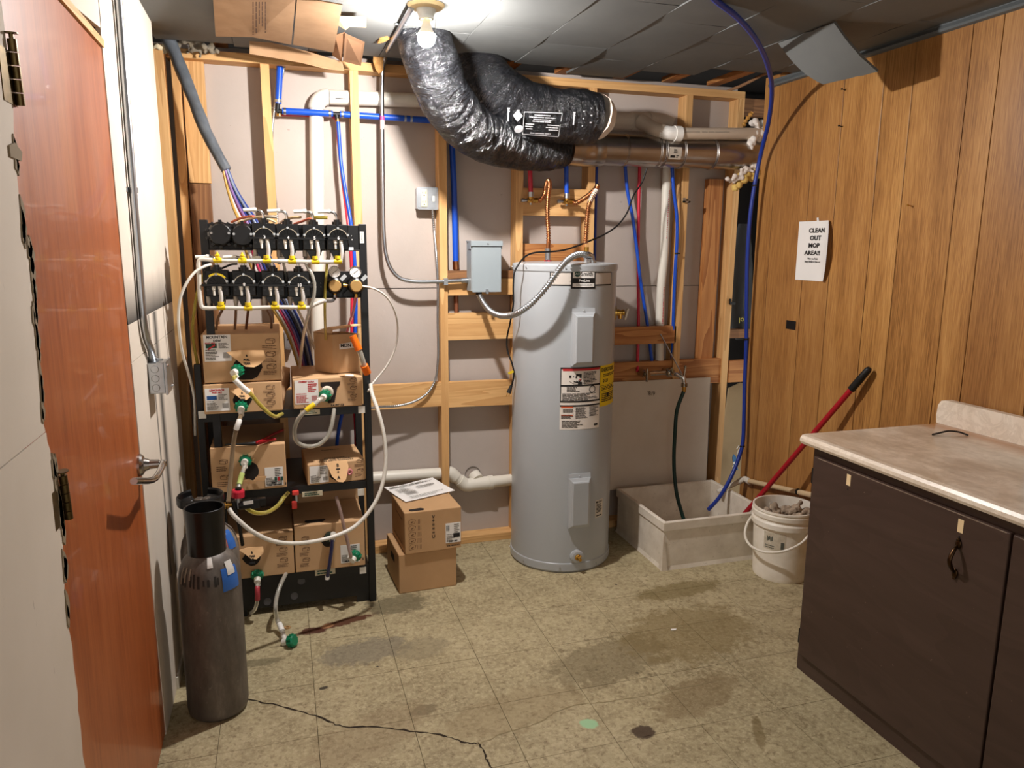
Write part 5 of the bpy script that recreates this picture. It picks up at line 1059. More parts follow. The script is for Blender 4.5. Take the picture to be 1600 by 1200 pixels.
for n_, (s, e) in (('side', (c, a)), ('side', (a, b)), ('side', (b, d_)), ('side', (d_, c))):
    u = (V((e.x, e.y, 0))-V((s.x, s.y, 0))).normalized(); nn = V((-u.y, u.x, 0)); obj(n_, MB().slab([V((s.x, s.y, zb)), V((e.x, e.y, zb)), V((e.x, e.y, zt)), V((s.x, s.y, zt))], nn*.004), m_card, t)
obj('flap', MB().slab([V((c.x-.003, c.y, zt+.001)), V((a.x-.0, a.y-.0, zt+.004)), P3(520, 515.5, yD+.05), P3(513, 512, yD+.08)], (0, 0, .003)), m_card, t); obj('flap', MB().slab([P3(513, 512, yD+.08), P3(521, 515.5, yD+.05), P3(566, 508, yD+.06), P3(555, 507, yD+.14)], (0, 0, .003)), m_cardin, t)
u = V((b.x-a.x, b.y-a.y, 0)).normalized(); f = plane_fn(V((a.x, a.y, zb)) + V((u.y, -u.x, 0))*.0008, u, (0, 0, 1)); q0 = P3(532, 542, yD); lx, lz = .035, q0.z-zb
lb = obj('label', MB().slab([f(lx-.006, lz-.012), f(lx+.075, lz-.006), f(lx+.075, lz+.020), f(lx-.006, lz+.012)], V((u.y, -u.x, 0))*.0006), m_paper, t); obj('lettering', text_mb('MDN #', .020, lambda x, y, z: f(lx+.03+x, lz+.004+y)+V((u.y, -u.x, 0))*.0012, bold=.0005), m_ink, lb)
t = thing('capped_hose', 'clear hose stub with two orange end caps on the right rack post', 'hose', P3(573, 584, 3.11))
p0, p1, p2, p3 = P3(553, 529, 3.10), P3(561, 547, 3.095), P3(569, 571, 3.10), P3(574, 583, 3.115)
obj('hose', MB().tube([p0, p1, p2, p3], .0115, 12, 4), m_clear, t); obj('cap', MB().tube([p0+(p0-p1)*.25, p0, p1], .015, 14, 4), m_orange, t); obj('cap', MB().tube([p2, p3], .0165, 14, 2), m_orange, t)
# E, F on the middle shelf
zE1 = zz(386, 695.5); tE, fE, tfE, wE, hE, PE = carton('syrup_box', 'syrup box on the middle shelf with red pliers on top', -.302, -.012, SZ[1]+.001, zE1, RY-.006, .38)
label_on(tE, fE, .205, .012, .277, .092, 40, (), logo=None); q = MB(); f = front(fE, .0026); text_mb('DIET', .011, lambda x, y, z: f(.241+x, .026+y), 'CENTER', q, .0008); text_mb('WILD ORANGE', .0085, lambda x, y, z: f(.241+x, .017+y), 'CENTER', q, .0007); text_mb('5', .014, lambda x, y, z: f(.285+x, .018+y), 'CENTER', q, .0006); obj('lettering', q, m_ink, tE)
for k, (m_, u) in enumerate(((m_greenink, .242), (m_red_ink, .254), (m_greenink, .266))): q = MB(); rect(q, f, u, .034, u+.010, .05); obj('logo', q, m_, tE)
steps(tE, fE, .02, .02, .15, 2, .055, 6); torn(tE, fE, .15, .085, .075, .085, 8, False); 
q = MB(); g = random.Random(3)
for a_, b_, s_ in ((.145, .127, 1), (.123, .04, .8), (.15, .035, .9), (.18, .045, 1.3)): q.slab([fE(a_-.016*s_, b_-.006, .002), fE(a_+.018*s_, b_-.004, .01), fE(a_+.024*s_, b_+.012*s_, .012), fE(a_-.008*s_, b_+.01*s_, .004)], (0, -.002, 0))
obj('torn_edge', q, m_cardin, tE)
syrup_hose('green coupled syrup hose with pale green tape on the middle left box', P3(384, 719, RY-.012), (-.1, -1, 0), [P3(379, 738, 3.05), P3(375, 752, 3.03), P3(372, 766, 3.0)], tape=(9, 20), tape_m=mat('pale_green_tape', S(190, 206, 120), .4), m=m_clear)
t = thing('pliers', 'red-handled pliers lying on top of the middle left syrup box', 'pliers', PZ(420, 685, zE1))
zt = zE1+.006
for k, (pp) in enumerate((((400, 692), (412, 687), (426, 679), (442, 672)), ((404, 693), (414, 690), (424, 687), (431, 686)))): obj('handle', MB().tube([PZ(x, y, zt+.004) for x, y in pp], .006, 8), mat('red_grip', S(170, 24, 34), .4), t)
obj('jaw', MB().tube([PZ(x, y, zt+.002) for x, y in ((352, 694.5), (375, 694), (400, 692), (408, 689))], lambda t_, a: .003+.006*t_, 8), m_blackm, t)
tF, fF, tfF, wF, hF, PF = carton('syrup_box', 'rotated syrup box with CAUTION print on the middle shelf right', xx(482, 769), xx(571, 762), SZ[1]+.001, zz(525, 722), RY-.006, .27, 3.5)
label_on(tF, fF, .008, .008, .085, .082, 50, (), bc=True); steps(tF, fF, .195, .015, .10, 2, .045, 9)
torn(tF, fF, .123, .046, .075, .08, 4, True, (('B', .018, -.004), ('HERE', .007, -.018), ('+', .02, -.03), ('A', .018, -.052)), fb=-.35)
obj('pink_seal', MB().lathe([(.004, .0), (.014, .0), (.014, .008), (.009, .010), (.004, .006)], fF(.172, .045, .004), (.2, -1, 0), 18), mat('pink_seal', S(216, 140, 140), .4), tF)
q = MB(); [text_mb(s, .017, lambda x, y, z, r=r: tfF(.12+x, r+y, .0006), 'CENTER', q, .0005, sx=1.1) for s, r in (('CAUTION:', .066), ('SHIP OR STORE', .044), ('THIS SIDE DOWN', .022), ('DISPENSE', .2))]; obj('lettering', q, m_ink, tF)
# G, H, I on the bottom shelf
tG, fG, tfG, wG, hG, PG = carton('syrup_box', 'syrup box on the bottom shelf partly behind the gas cylinders', -.30, .002, SZ[2]+.001, zz(420, 834), RY-.006, .36)
steps(tG, fG, .232, .03, .175, 3, .055, 12); torn(tG, fG, .135, .09, .08, .075, 14, True, (('B', .012, -.006), ('TEAR', .010, -.02), ('AT', .010, -.032), ('HERE', .010, -.044))); q = text_mb('Turn Spout Up to Dispense', .013, lambda x, y, z: tfG(.15+x, .035+y, .0006), sx=1.25); obj('lettering', q, m_cardink, tG)
syrup_hose('green coupled syrup hose with red tape below the bottom left box', P3(402, 896, RY-.012), (0, -.8, -.5), [P3(402, 920, 3.07), P3(402, 937, 3.07), P3(398, 952, 3.09), P3(392, 958, 3.1)], tape=(6, 17), tape_m=mat('red_tape', S(176, 60, 70), .4))
tH, fH, tfH, wH, hH, PH = carton('syrup_box', 'syrup box with a hand hole on the right of the bottom shelf', .006, .302, SZ[2]+.001, zz(515, 817), RY-.006, .30)
label_on(tH, fH, .19, .02, .272, .102, 60, (), bc=True); steps(tH, fH, .02, .02, .165, 3, .05, 15); q = MB(); f = front(fH, .0026); text_mb('MUG ROOT', .011, lambda x, y, z: f(.235+x, .027+y), 'CENTER', q, .0006); text_mb('5', .014, lambda x, y, z: f(.285+x, .03+y), 'CENTER', q, .0006); obj('lettering', q, m_ink, tH)
obj('hand_hole', MB().add([tfH(u, v, .0005) for u, v in ((.045, .04), (.06, .025), (.12, .025), (.135, .045), (.13, .06), (.05, .06))], [tuple(range(6))]), m_dark, tH)
torn(tH, fH, .14, .13, .06, .06, 20, False)
carton('syrup_box', 'plain carton standing at the back of the bottom shelf', .03, .31, SZ[2]+.001, .505, RY+.31, .12)
syrup_hose('green coupled syrup hose rising clear from the bottom right box', P3(557, 866, RY-.03), (-.5, -.7, -.35), [P3(548, 868, 3.06), P3(544, 850, 3.07), P3(538, 825, 3.08), P3(531, 796, 3.1), P3(525, 776, 3.13)], el=(-.5, 0, .6), r=.0075, m=mat('mauve_clear_hose', S(176, 150, 140), .18, trans=.45, ior=1.25))
t = thing('syrup_hose', 'dark blue hose hanging from a white fitting on the bottom right box', 'hose', P3(511, 906, 3.08), 'syrup hoses with green couplers')
obj('coupler', MB().lathe([(0, 0), (.022, 0), (.022, .02), (.012, .024)], P3(515, 838, RY-.012), (0, -1, 0), 20), mat('black_green', S(20, 44, 38), .4), t); obj('elbow', MB().cyl(P3(520, 835, RY-.03), P3(519, 846, RY-.045), .012, n=12).cyl(P3(520, 835, RY-.03), P3(521, 835, RY-.055), .012, n=12), m_white, t)
hp_ = PL((519, 843, 3.09), (518, 858, 3.09), (515, 880, 3.09), (511, 905, 3.1)); obj('hose', MB().tube(hp_, .0082, 10), mat('navy_hose', S(42, 44, 92), .25, trans=.15), t); obj('tape', MB().tube(PL((511.5, 900, 3.1), (511, 905, 3.1)), .010, 10, 2), m_paper, t)
t = thing('syrup_hose', 'loose syrup hose with its green coupler lying on the floor', 'hose', P3(446, 1003, 2.9), 'syrup hoses with green couplers')
pc_, pe_ = PZ(457, 1001, .025), PZ(446, 1003, .014)
ax = (pc_-pe_).normalized(); mb = MB().lathe([(.010, -.006), (.013, 0), (.021, .006), (.0235, .014), (.0235, .03), (.019, .034), (0, .034)], pe_+ax*.012, ax, 28); qq = ax.to_track_quat('Z', 'Y')
for i in range(10): a = 2*math.pi*i/10; cc = pe_+ax*.03+qq @ V((.0232*math.cos(a), .0232*math.sin(a), 0)); mb.cyl(cc-ax*.008, cc+ax*.012, .0034, n=6)
obj('coupler', mb, m_green, t); obj('elbow', MB().cyl(pe_-ax*.012, pe_+ax*.014, .0135, n=14).cyl(pe_, PZ(442.5, 991, .02), .0105, n=12), m_white, t)
hp_ = [PZ(442.5, 991, .02), PZ(439, 981, .03), PZ(433, 968, .05)] + PL((430.5, 950, 2.98), (433, 930, 3.04), (440, 910, 3.09), (446, 898, 3.13), (449, 888, 3.18)); obj('hose', MB().tube(hp_, .0088, 10), m_clear, t); obj('tape', MB().tube([PZ(441, 986, .024), PZ(438, 978, .034), PZ(436, 974, .041)], .0112, 10, 2), m_paper, t)
# gas changeover valve, strap and clamp beside the cylinders
t = thing('gas_valve', 'brass and black gas valve with a red cap beside the cylinder collar', 'valve', P3(375, 800, 2.95))
yv = 2.93; obj('red_cap', MB().lathe([(0, .03), (.021, .03), (.024, .024), (.024, .002), (.02, 0), (0, 0)], P3(372, 777, yv), (.05, 0, 1), 20), mat('red_cap', S(206, 40, 62), .35), t); obj('body', MB().cyl(P3(373, 790, yv), P3(393, 787, yv), .018, n=14).cbox(P3(399, 786, yv), (.036, .03, .036)).cbox(P3(410, 783.5, yv), (.026, .026, .03)), m_black, t, bevel=.003)
s = obj('label', MB().cbox(P3(388, 785.5, yv-.0195), (.036, .002, .013), Mx.Rotation(R(-4), 3, 'Y')), m_paper, t); obj('inlet', MB().cyl(P3(352, 790, yv), P3(366, 788, yv), .0055, n=10).cyl(P3(342, 791, yv), P3(353, 790, yv), .013, n=6).cyl(P3(355, 790.5, yv), P3(358, 790, yv), .011, n=8), m_brass, t); obj('steel_neck', MB().cyl(P3(372, 777, yv), P3(373, 794, yv), .011, n=12), m_steel, t)
obj('nipple', MB().cyl(P3(372, 770, yv), P3(372.5, 762, yv), .012, n=12), m_blackm, t)
hose('yellow-green hose sagging from the gas valve to the red clamp', [(383, 792, 2.95), (393, 799, 2.96), (406, 802, 2.98), (421, 799, 3.02), (435, 789, 3.06), (443, 778, 3.09), (450, 770, 3.12)], .0088, m_yclear)
t = thing('hose_clamp', 'red and black pinch clamp hanging from the middle shelf', 'clamp', P3(460, 793, RY-.012)); m_rc = mat('clamp_red', S(228, 70, 62), .35)
a = P3(461.5, 770, RY-.012); b = P3(460, 789, RY-.014); obj('jaw', MB().cbox(a, (.028, .014, .020)), m_rc, t, bevel=.004); obj('jaw', MB().cbox(b, (.022, .012, .034)), m_rc, t, bevel=.004); obj('spring', MB().cbox(a.lerp(b, .45)+V((.006, 0, 0)), (.008, .008, .03)), m_steel, t)
tag(obj('black_strap', MB().tube(PL((364, 783, 2.92), (369, 800, 2.92), (375, 828, 2.93), (379, 852, 2.94)), .0075, 6, 3), m_blackm), 'black metal strap slanting down from the gas valve', 'strap')

# ------------------------------------------------------------------ gas cylinders
def cyl_mat(name, base, spots):
    n = NT(name); n.set(Roughness=.45, Metallic=.15, Specular_IOR_Level=.4); p = n.pos('World', (1, 1, .35)); f = n.noise(p, 16, 6, .7)
    col = n.ramp(f, [(.3, tuple(x*.55 for x in base[:3])+(1,)), (.55, base), (.8, tuple(min(1, x*1.9) for x in base[:3])+(1,))]); col = n.mix(n.ramp(n.noise(n.pos(), 42, 6, .75), [(.62, (0, 0, 0, 1)), (.7, (.6, .6, .6, 1))]), col, S(150, 142, 132))
    n.col(col); n.bump(f, .1, .002); return n.m
m_cyl = cyl_mat('worn_cylinder', S(104, 97, 90), 0); m_cyl2 = cyl_mat('worn_cylinder_light', S(132, 124, 116), 0)
def cylinder(cx, cy, r, hs, label, m, zc):
    t = thing('gas_cylinder', label, 'cylinder', (cx, cy, 0), 'gas cylinders'); o = (cx, cy, 0)
    prof = [(0, .012), (r*.62, .004), (r*.86, 0), (r*.97, .012), (r, .03), (r, hs*.5), (r, hs-.11), (r*.985, hs-.085), (r*.93, hs-.055), (r*.80, hs-.026), (r*.6, hs-.006), (r*.4, hs+.006), (.035, hs+.012), (.034, hs+.05), (0, hs+.05)]
    obj('tank', MB().lathe(prof, o, n=40, sm=True), m, t); return t
CX, CY, CR = -.268, 2.506, .098
t = cylinder(CX, CY, CR, .575, 'worn gray gas cylinder with black valve cap standing nearest the door', m_cyl, 0)
kx, ky = CX-.002, CY
obj('valve_cap', MB().lathe([(.058, .545), (.059, .56), (.060, .66), (.063, .72), (.061, .722), (.057, .72), (.054, .66), (.054, .60)], (kx, ky, 0), n=36).lathe([(0, .645), (.054, .645)], (kx, ky, 0), n=24), m_black, t)
vm = MB(); g = random.Random(8)
for i in range(7): vm.cbox((kx+g.uniform(-.02, .02), ky+g.uniform(-.02, .02), .665+g.uniform(0, .02)), (.03, .025, .03), Mx.Rotation(g.uniform(0, 3), 3, 'Z'))
obj('valve', vm, mat('dirty_valve', S(120, 112, 102), .5, .6, var=.5, vs=60), t, bevel=.006)
def shoulder(cx, cy, r, hs, a0, a1, z0, z1, m, nm, tt, lift=.0015):
    prof = [(r, hs-.11), (r*.985, hs-.085), (r*.93, hs-.055), (r*.80, hs-.026), (r*.6, hs-.006)]
    def rad(z):
        if z <= prof[0][1]: return r
        for (ra, za), (rb, zb_) in zip(prof, prof[1:]):
            if z <= zb_: return ra+(rb-ra)*(z-za)/(zb_-za)
        return r*.6
    G = []
    for i in range(9):
        z = z0+(z1-z0)*i/8; G.append([V((cx+(rad(z)+lift)*math.sin(a0+(a1-a0)*k/10), cy-(rad(z)+lift)*math.cos(a0+(a1-a0)*k/10), z+lift*.6)) for k in range(11)])
    mb = MB(); nr, nc = 9, 11; mb.add([p for row in G for p in row], [(i*nc+k, i*nc+k+1, (i+1)*nc+k+1, (i+1)*nc+k) for i in range(nr-1) for k in range(nc-1)], True); return obj(nm, mb, m, tt)
m_bst = mat('blue_sticker', S(52, 108, 190), .4, c2=S(40, 92, 170)); m_wst = mat('white_sticker', S(222, 220, 214), .45)
shoulder(CX, CY, CR, .575, R(28), R(66), .455, .53, m_bst, 'sticker', t); shoulder(CX, CY, CR, .575, R(40), R(58), .505, .548, m_wst, 'sticker', t, .0028); shoulder(CX, CY, CR, .575, R(2), R(14), .54, .568, m_wst, 'sticker', t)
g = random.Random(12)
for k in range(9):
    a0_ = R(-52+k*9+g.uniform(-2, 2)); shoulder(CX, CY, CR, .575, a0_, a0_+R(g.uniform(2.5, 5)), .478+g.uniform(0, .01), .515+g.uniform(-.01, .012), mat('grime_mark', S(44, 41, 38), .6), 'paint_mark', t, .0012)
for k in range(3):
    a0_ = R(-58+k*11); shoulder(CX, CY, CR, .575, a0_, a0_+R(4), .485+.01*k, .54, mat('pale_mark', S(150, 140, 124), .6), 'paint_mark', t, .0014)
C2X, C2Y = -.29, 2.78
t = cylinder(C2X, C2Y, .1, .56, 'gray gas cylinder with flared black collar behind the front one', m_cyl2, 0)
obj('collar', MB().lathe([(.045, .53), (.05, .60), (.056, .628), (.078, .645), (.080, .652), (.080, .672), (.076, .678), (.072, .672), (.070, .655), (.05, .645)], (C2X-.02, C2Y, 0), n=36, a0=R(-60), a1=R(255)).lathe([(.05, .60), (.052, .635), (0, .635)], (C2X-.02, C2Y, 0), n=30), m_black, t)
vm = MB()
for i in range(5): vm.cbox((C2X-.02+g.uniform(-.02, .02), C2Y+g.uniform(-.02, .02), .645+g.uniform(0, .014)), (.03, .025, .026), Mx.Rotation(g.uniform(0, 3), 3, 'Z'))
obj('valve', vm, mat('dirty_valve2', S(110, 102, 94), .5, .6, var=.5, vs=60), t, bevel=.006)
shoulder(C2X, C2Y, .1, .56, R(18), R(52), .465, .535, mat('red_sticker', S(196, 92, 92), .5, c2=S(170, 120, 118), vs=30), 'sticker', t); shoulder(C2X, C2Y, .1, .56, R(45), R(68), .48, .545, m_bst, 'sticker', t, .0022); shoulder(C2X, C2Y, .1, .56, R(22), R(48), .44, .462, mat('orange_sticker', S(220, 160, 40), .5), 'sticker', t); shoulder(C2X, C2Y, .1, .56, R(34), R(50), .535, .552, m_wst, 'sticker', t, .003)
# ------------------------------------------------------------------ two cartons on the floor, paper on top
m_card2 = mat('cardboard_b', S(192, 154, 112), .8, c2=S(180, 142, 100), vs=4, bump=.05, bs=120)
def floor_box(label, a, b, dpt, z0, h):
    u = V((b.x-a.x, b.y-a.y, 0)); w = u.length; rot = math.degrees(math.atan2(u.y, u.x)); return carton('cardboard_box', label, a.x, a.x+w, z0, z0+h, a.y, dpt, rot, m=m_card2, wob=.002)
a, b = V((.453, 3.175, 0)), V((.722, 3.19, 0))
t1, f1_, tf1, w1, h1, P1_ = floor_box('plain cardboard box on the floor under another carton', a, b, .28, 0, .188)
sf_ = lambda u, v, l=0: P1_(-.0008-l, u, v)
obj('hand_hole', MB().add([sf_(u, v) for u, v in ((.10, .11), (.18, .11), (.185, .125), (.175, .145), (.105, .145), (.095, .125))], [tuple(range(6))]), m_dark, t1)
a2, b2 = PY(633, 858, 3.165), PY(721, 848, 3.18); a2.z = b2.z = 0
t2, f2_, tf2, w2, h2, P2_ = floor_box('cardboard box printed with carton drawings under the paper sheet', a2, b2, .29, .190, .196)
s2_ = lambda u, v, l=0: P2_(-.0008-l, u, v)
q = MB(); line(q, s2_, [(.05, .19), (.05, .15), (.19, .15), (.19, .19)], .004); line(q, s2_, [(.06, .06), (.06, .03), (.24, .03), (.24, .06)], .003); obj('flap_slots', q, m_dark, t2)
obj('hand_hole', MB().add([tf2(u, v, .0005) for u, v in ((.025, .022), (.035, .012), (.09, .012), (.098, .03), (.085, .045), (.03, .04))], [tuple(range(6))]), m_dark, t2)
label_on(t2, f2_, w2-.075, .03, w2-.004, .125, 70, (), bc=False); q = MB(); f = front(f2_, .0026); [rect(q, f, w2-.072+.004*i, .09, w2-.070+.004*i, .115) for i in range(4)]; rect(q, f, w2-.04, .055, w2-.008, .075); text_mb('DIET PEP', .010, lambda x, y, z: f(w2-.04+x, .037+y), 'CENTER', q, .0005); text_mb('FOR PRODUCT', .009, lambda x, y, z: f(w2-.04+x, .016+y), 'CENTER', q, .0004); obj('lettering', q, m_ink, t2)
f = front(f2_, .0008); q = MB(); 
for i, s in enumerate(('V', '+', '=', '=', '=', 'U')): text_mb(s, .022, lambda x, y, z, i=i: f(w2*.5+x, .165-i*.019+y), 'CENTER', q, .0005)
obj('carton_print', q, m_ink, t2); 
q = MB(); g = random.Random(5)
for k in range(5):
    cy = .02+k*.03; line(q, f, [(.02, cy), (.045, cy+.004), (.05, cy+.02), (.03, cy+.026), (.018, cy+.018), (.02, cy)], .0016); line(q, f, [(.028, cy+.008), (.04, cy+.014)], .004)
    for j in range(4): line(q, f, [(.056+j*.006, cy), (.056+j*.006, cy+.022)], .0014)
o = obj('carton_print', q, m_cardink, t2); o['kind'] = 'stuff'
zp = .190+.196+.004; cs = [PZ(600, 764, zp), PZ(634, 785, zp), PZ(711, 767, zp), PZ(676, 748.5, zp)]
G = []
for i in range(7):
    u = i/6; G.append([(cs[0].lerp(cs[1], u)).lerp(cs[3].lerp(cs[2], u), k/6)+V((0, 0, .006*(1-math.sin(math.pi*min(1, (k/6)*1.4)))*(1-u)+.004*abs(u-.5))) for k in range(7)])
ps = tag(obj('paper_sheet', MB().sheet(G, .0006), m_paper), 'white delivery paper lying on the upper cardboard box by the rack', 'paper')
pf = lambda x, y, z=0: (cs[1].lerp(cs[2], x)).lerp(cs[0].lerp(cs[3], x), y)+V((0, 0, .0075+.006*(1-x)*(1-y)*0)); q = MB(); bars(q, pf, .05, .82, .95, .92, 2, seed=1, ragged=.1); bars(q, pf, .1, .5, .4, .75, 6, .4, seed=2); bars(q, pf, .5, .55, .9, .7, 3, .4, seed=3); bars(q, pf, .15, .06, .9, .2, 3, .4, seed=4)
[rect(q, pf, .18+.022*i, .3, .19+.022*i, .5) for i in range(10)]
o = obj('paper_print', q, m_grayink, ps); o['kind'] = 'stuff'
# ------------------------------------------------------------------ mop sink and what stands in it
def basin_mat():
    n = NT('molded_stone'); n.set(Roughness=.5); p = n.pos(); sx = n.n('SeparateXYZ'); n.l(p, sx.inputs[0])
    c = n.ramp(n.noise(p, 9, 5, .6), [(.35, S(212, 202, 186)), (.7, S(236, 228, 214))]); c = n.mix(n.ramp(n.noise(p, 60, 4, .7), [(.64, (0, 0, 0, 1)), (.7, (.5, .5, .5, 1))]), c, S(130, 118, 100)); n.col(c); return n.m
m_basin = basin_mat()
bx0, bx1, by0, by1, bz = 1.722, 2.325, 3.058, 3.60, .250; w = .02
bs = thing('mop_sink', 'square white floor mop sink between the heater and the panelled wall', 'sink', ((bx0+bx1)/2, (by0+by1)/2, 0))
def wallmb(a, b, inward):
    """one sink side from a to b with a lip"""
    a, b, i = V((*a, 0)), V((*b, 0)), V((*inward, 0)); mb = MB()
    prof = [(0, 0), (.006, .02), (.008, bz-.048), (0, bz-.044), (0, bz-.004), (.004, bz), (w-.004, bz), (w, bz-.006), (w+.012, .03), (w+.03, .015), (w+.03, 0)]
    t = (b-a).normalized(); A = [a+(i+t)*d+V((0, 0, z)) for d, z in prof]; B = [b+(i-t)*d+V((0, 0, z)) for d, z in prof]; n = len(prof)
    for k in range(n): mb.add([A[k], B[k], B[(k+1) % n], A[(k+1) % n]], [(0, 1, 2, 3)])
    mb.add(A, [tuple(range(n))[::-1]]); mb.add(B, [tuple(range(n))]); return mb
obj('front_side', wallmb((bx0, by0), (bx1, by0), (0, 1)), m_basin, bs); obj('back_side', wallmb((bx1, by1), (bx0, by1), (0, -1)), m_basin, bs)
obj('left_side', wallmb((bx0, by1), (bx0, by0), (1, 0)), m_basin, bs); obj('right_side', wallmb((bx1, by0), (bx1, by1), (-1, 0)), m_basin, bs)
obj('bottom', MB().box((bx0+.02, by0+.02, .004), (bx1-.02, by1-.02, .02)), m_basin, bs); obj('drain', MB().lathe([(.04, .0205), (.035, .024), (.03, .021), (0, .021)], ((bx0+bx1)/2, (by0+by1)/2, 0), n=24), m_steel, bs)
obj('corner_foot', MB().add([V((bx0-.004, by0-.004, 0)), V((bx0+.03, by0-.003, 0)), V((bx0-.003, by0+.03, 0)), V((bx0+.001, by0+.001, .19))], [(0, 1, 3), (0, 3, 2), (1, 2, 3), (0, 2, 1)]), m_basin, bs)
sp = tag(obj('splash_panel', MB().slab([V((1.60, 3.652, .225)), V((2.318, 3.652, .225)), V((2.305, 3.648, .838)), V((1.60, 3.654, .838))], (0, .005, 0)), mat('panel_board', S(206, 194, 178), .55, c2=S(196, 182, 164), vs=3, coords='World')), 'plain white splash panel standing behind the mop sink', 'panel')
q0 = PY(1017, 614, 3.65); obj('pencil_mark', text_mb('6/8.', .034, plane_fn((q0.x, 3.6475, q0.z), (-1, 0, 0.1), (0, 0, -1))), mat('pencil', S(88, 76, 62), .8), sp)
# faucet
yf = 3.60; fa = thing('faucet', 'chrome utility faucet with a brace above the mop sink', 'faucet', PY(1050, 585, yf)); m_ch2 = mat('worn_chrome', S(176, 166, 150), .22, 1, var=.3, vs=50)
L_, R_ = PY(1008, 584, yf), PY(1046, 582, yf); sp_ = PY(1058, 592, yf-.06)
obj('body', MB().tube([L_+V((.01, 0, 0)), L_.lerp(R_, .5)+V((0, 0, .001)), R_], .013, 12, 4).sph(R_, .03, 16, (1, 1, .85)), m_ch2, fa)
for c, s in ((L_, 1), (R_, 1)): h = MB().cyl(c+V((0, .055, 0)), c+V((0, -.02, 0)), .022, n=16).cyl(c+V((0, -.02, 0)), c+V((0, -.045, 0)), .012, n=12); h.cyl(c+V((-.012, -.045, .035)), c+V((-.012, -.045, -.035)) if c is L_ else c+V((.0, -.045, 0)), .007, n=8); obj('valve_handle', h, m_ch2, fa)
obj('spout', MB().tube([R_+V((0, -.02, -.006)), R_+V((.02, -.05, -.004)), R_+V((.045, -.07, -.02)), R_+V((.052, -.074, -.05))], .0125, 12, 6), m_chrome, fa); e = R_+V((.052, -.074, -.05))
obj('nozzle', MB().cyl(e, e-V((0, 0, .018)), .017, n=14).cyl(R_+V((.05, -.072, -.01)), R_+V((.056, -.07, .035)), .006, n=8).sph(R_+V((.056, -.07, .04)), .009, 10), m_ch2, fa)
obj('brace', MB().cyl(PY(1032, 522, 3.655), R_+V((.042, -.066, -.004)), .0035, n=8), m_steel, fa)
obj('hose_fitting', MB().cyl(e-V((0, 0, .016)), e-V((0, 0, .045)), .0115, n=12), m_brass, fa)
tag(obj('garden_hose', MB().tube([e-V((0, 0, .04))]+PL((1058, 640, 3.525), (1054.5, 680, 3.52), (1053, 715, 3.52), (1054, 745, 3.51), (1058, 775, 3.48), (1064, 797, 3.45), (1070, 815, 3.42), (1080, 830, 3.38)), .0105, 12), mat('dark_green_hose', S(12, 52, 46), .4, var=.1)), 'dark green garden hose hanging from the faucet into the mop sink', 'hose')
# blue hose from the ceiling
bh = thing('blue_hose', 'long blue hose arching from the ceiling down the panelling into the mop sink', 'hose', PY(1107, 796, 3.3))
pts = [PZ(1060, -60, 2.40), PZ(1118, 0, 2.383), PZ(1150, 25, 2.374)]+PL((1180, 60, 2.68), (1199, 100, 2.9), (1206, 140, 3.10), (1201, 190, 3.27), (1189, 240, 3.40), (1179, 290, 3.43), (1172, 340, 3.44), (1168, 400, 3.45), (1166.5, 470, 3.455), (1166, 540, 3.455), (1163.5, 600, 3.45), (1162.5, 650, 3.44), (1160, 695, 3.43), (1152, 722, 3.42), (1140, 750, 3.40), (1124, 777, 3.36), (1107, 796, 3.32))
obj('hose', MB().tube(pts, .0105, 12), m_blueh, bh)
tm = MB()
for q in ((1179, 290, 3.43), (1166, 530, 3.455), (1160, 697, 3.43)): c = PY(*q); tm.cyl(c-V((0, 0, .004)), c+V((0, 0, .004)), .0125, n=10).cbox(c+V((-.014, -.004, 0)), (.012, .006, .006))
obj('cable_tie', tm, m_rub, bh)['kind'] = 'stuff'
# mop handle
a, b = V(PX(1352, 583, 2.405)), V((2.235, 3.16, .13)); b = PY(1165, 801, 3.17); d = (b-a).normalized(); b2 = b+d*.16
mh = thing('mop_pole', 'red pole with black grip leaning on the panelling from the mop sink', 'pole', b2); t1_ = a+d*.085
obj('pole', MB().cyl(t1_, b2, .0125, n=14), mat('red_pole', S(172, 22, 38), .35, var=.1), mh); obj('grip', MB().lathe([(.0, -.012), (.010, -.010), (.0145, .0), (.0165, .06), (.0165, .12)], a-d*.02, d, 14, sm=True), m_rub, mh)
# thin pvc pipe along the right wall
dp = thing('drain_pipe', 'thin beige PVC pipe along the panelling turning over the mop sink', 'pipe', PX(1162, 749, 2.41))
m_pv3 = mat('aged_pvc', S(216, 190, 150), .45, var=.1); k1 = PX(1163, 748.5, 2.415); k2 = PX(1275, 775, 2.415); k0 = PY(1121, 769, 3.43)
obj('pipe', MB().tube([k2, k1+V((0, -.03, .0))], .0135, 14, 2), m_pv3, dp); obj('elbow', MB().tube([k1+V((0, -.05, .0)), k1, k1.lerp(k0, .22)], .0165, 14, 5), m_pvc, dp); obj('pipe', MB().tube([k1.lerp(k0, .2), k0], .0135, 14, 2), m_pvc, dp)
obj('pipe_clamp', MB().cyl(k1.lerp(k2, .78)-V((0, .006, 0)), k1.lerp(k2, .78)+V((0, .006, 0)), .0165, n=14), m_rub, dp)
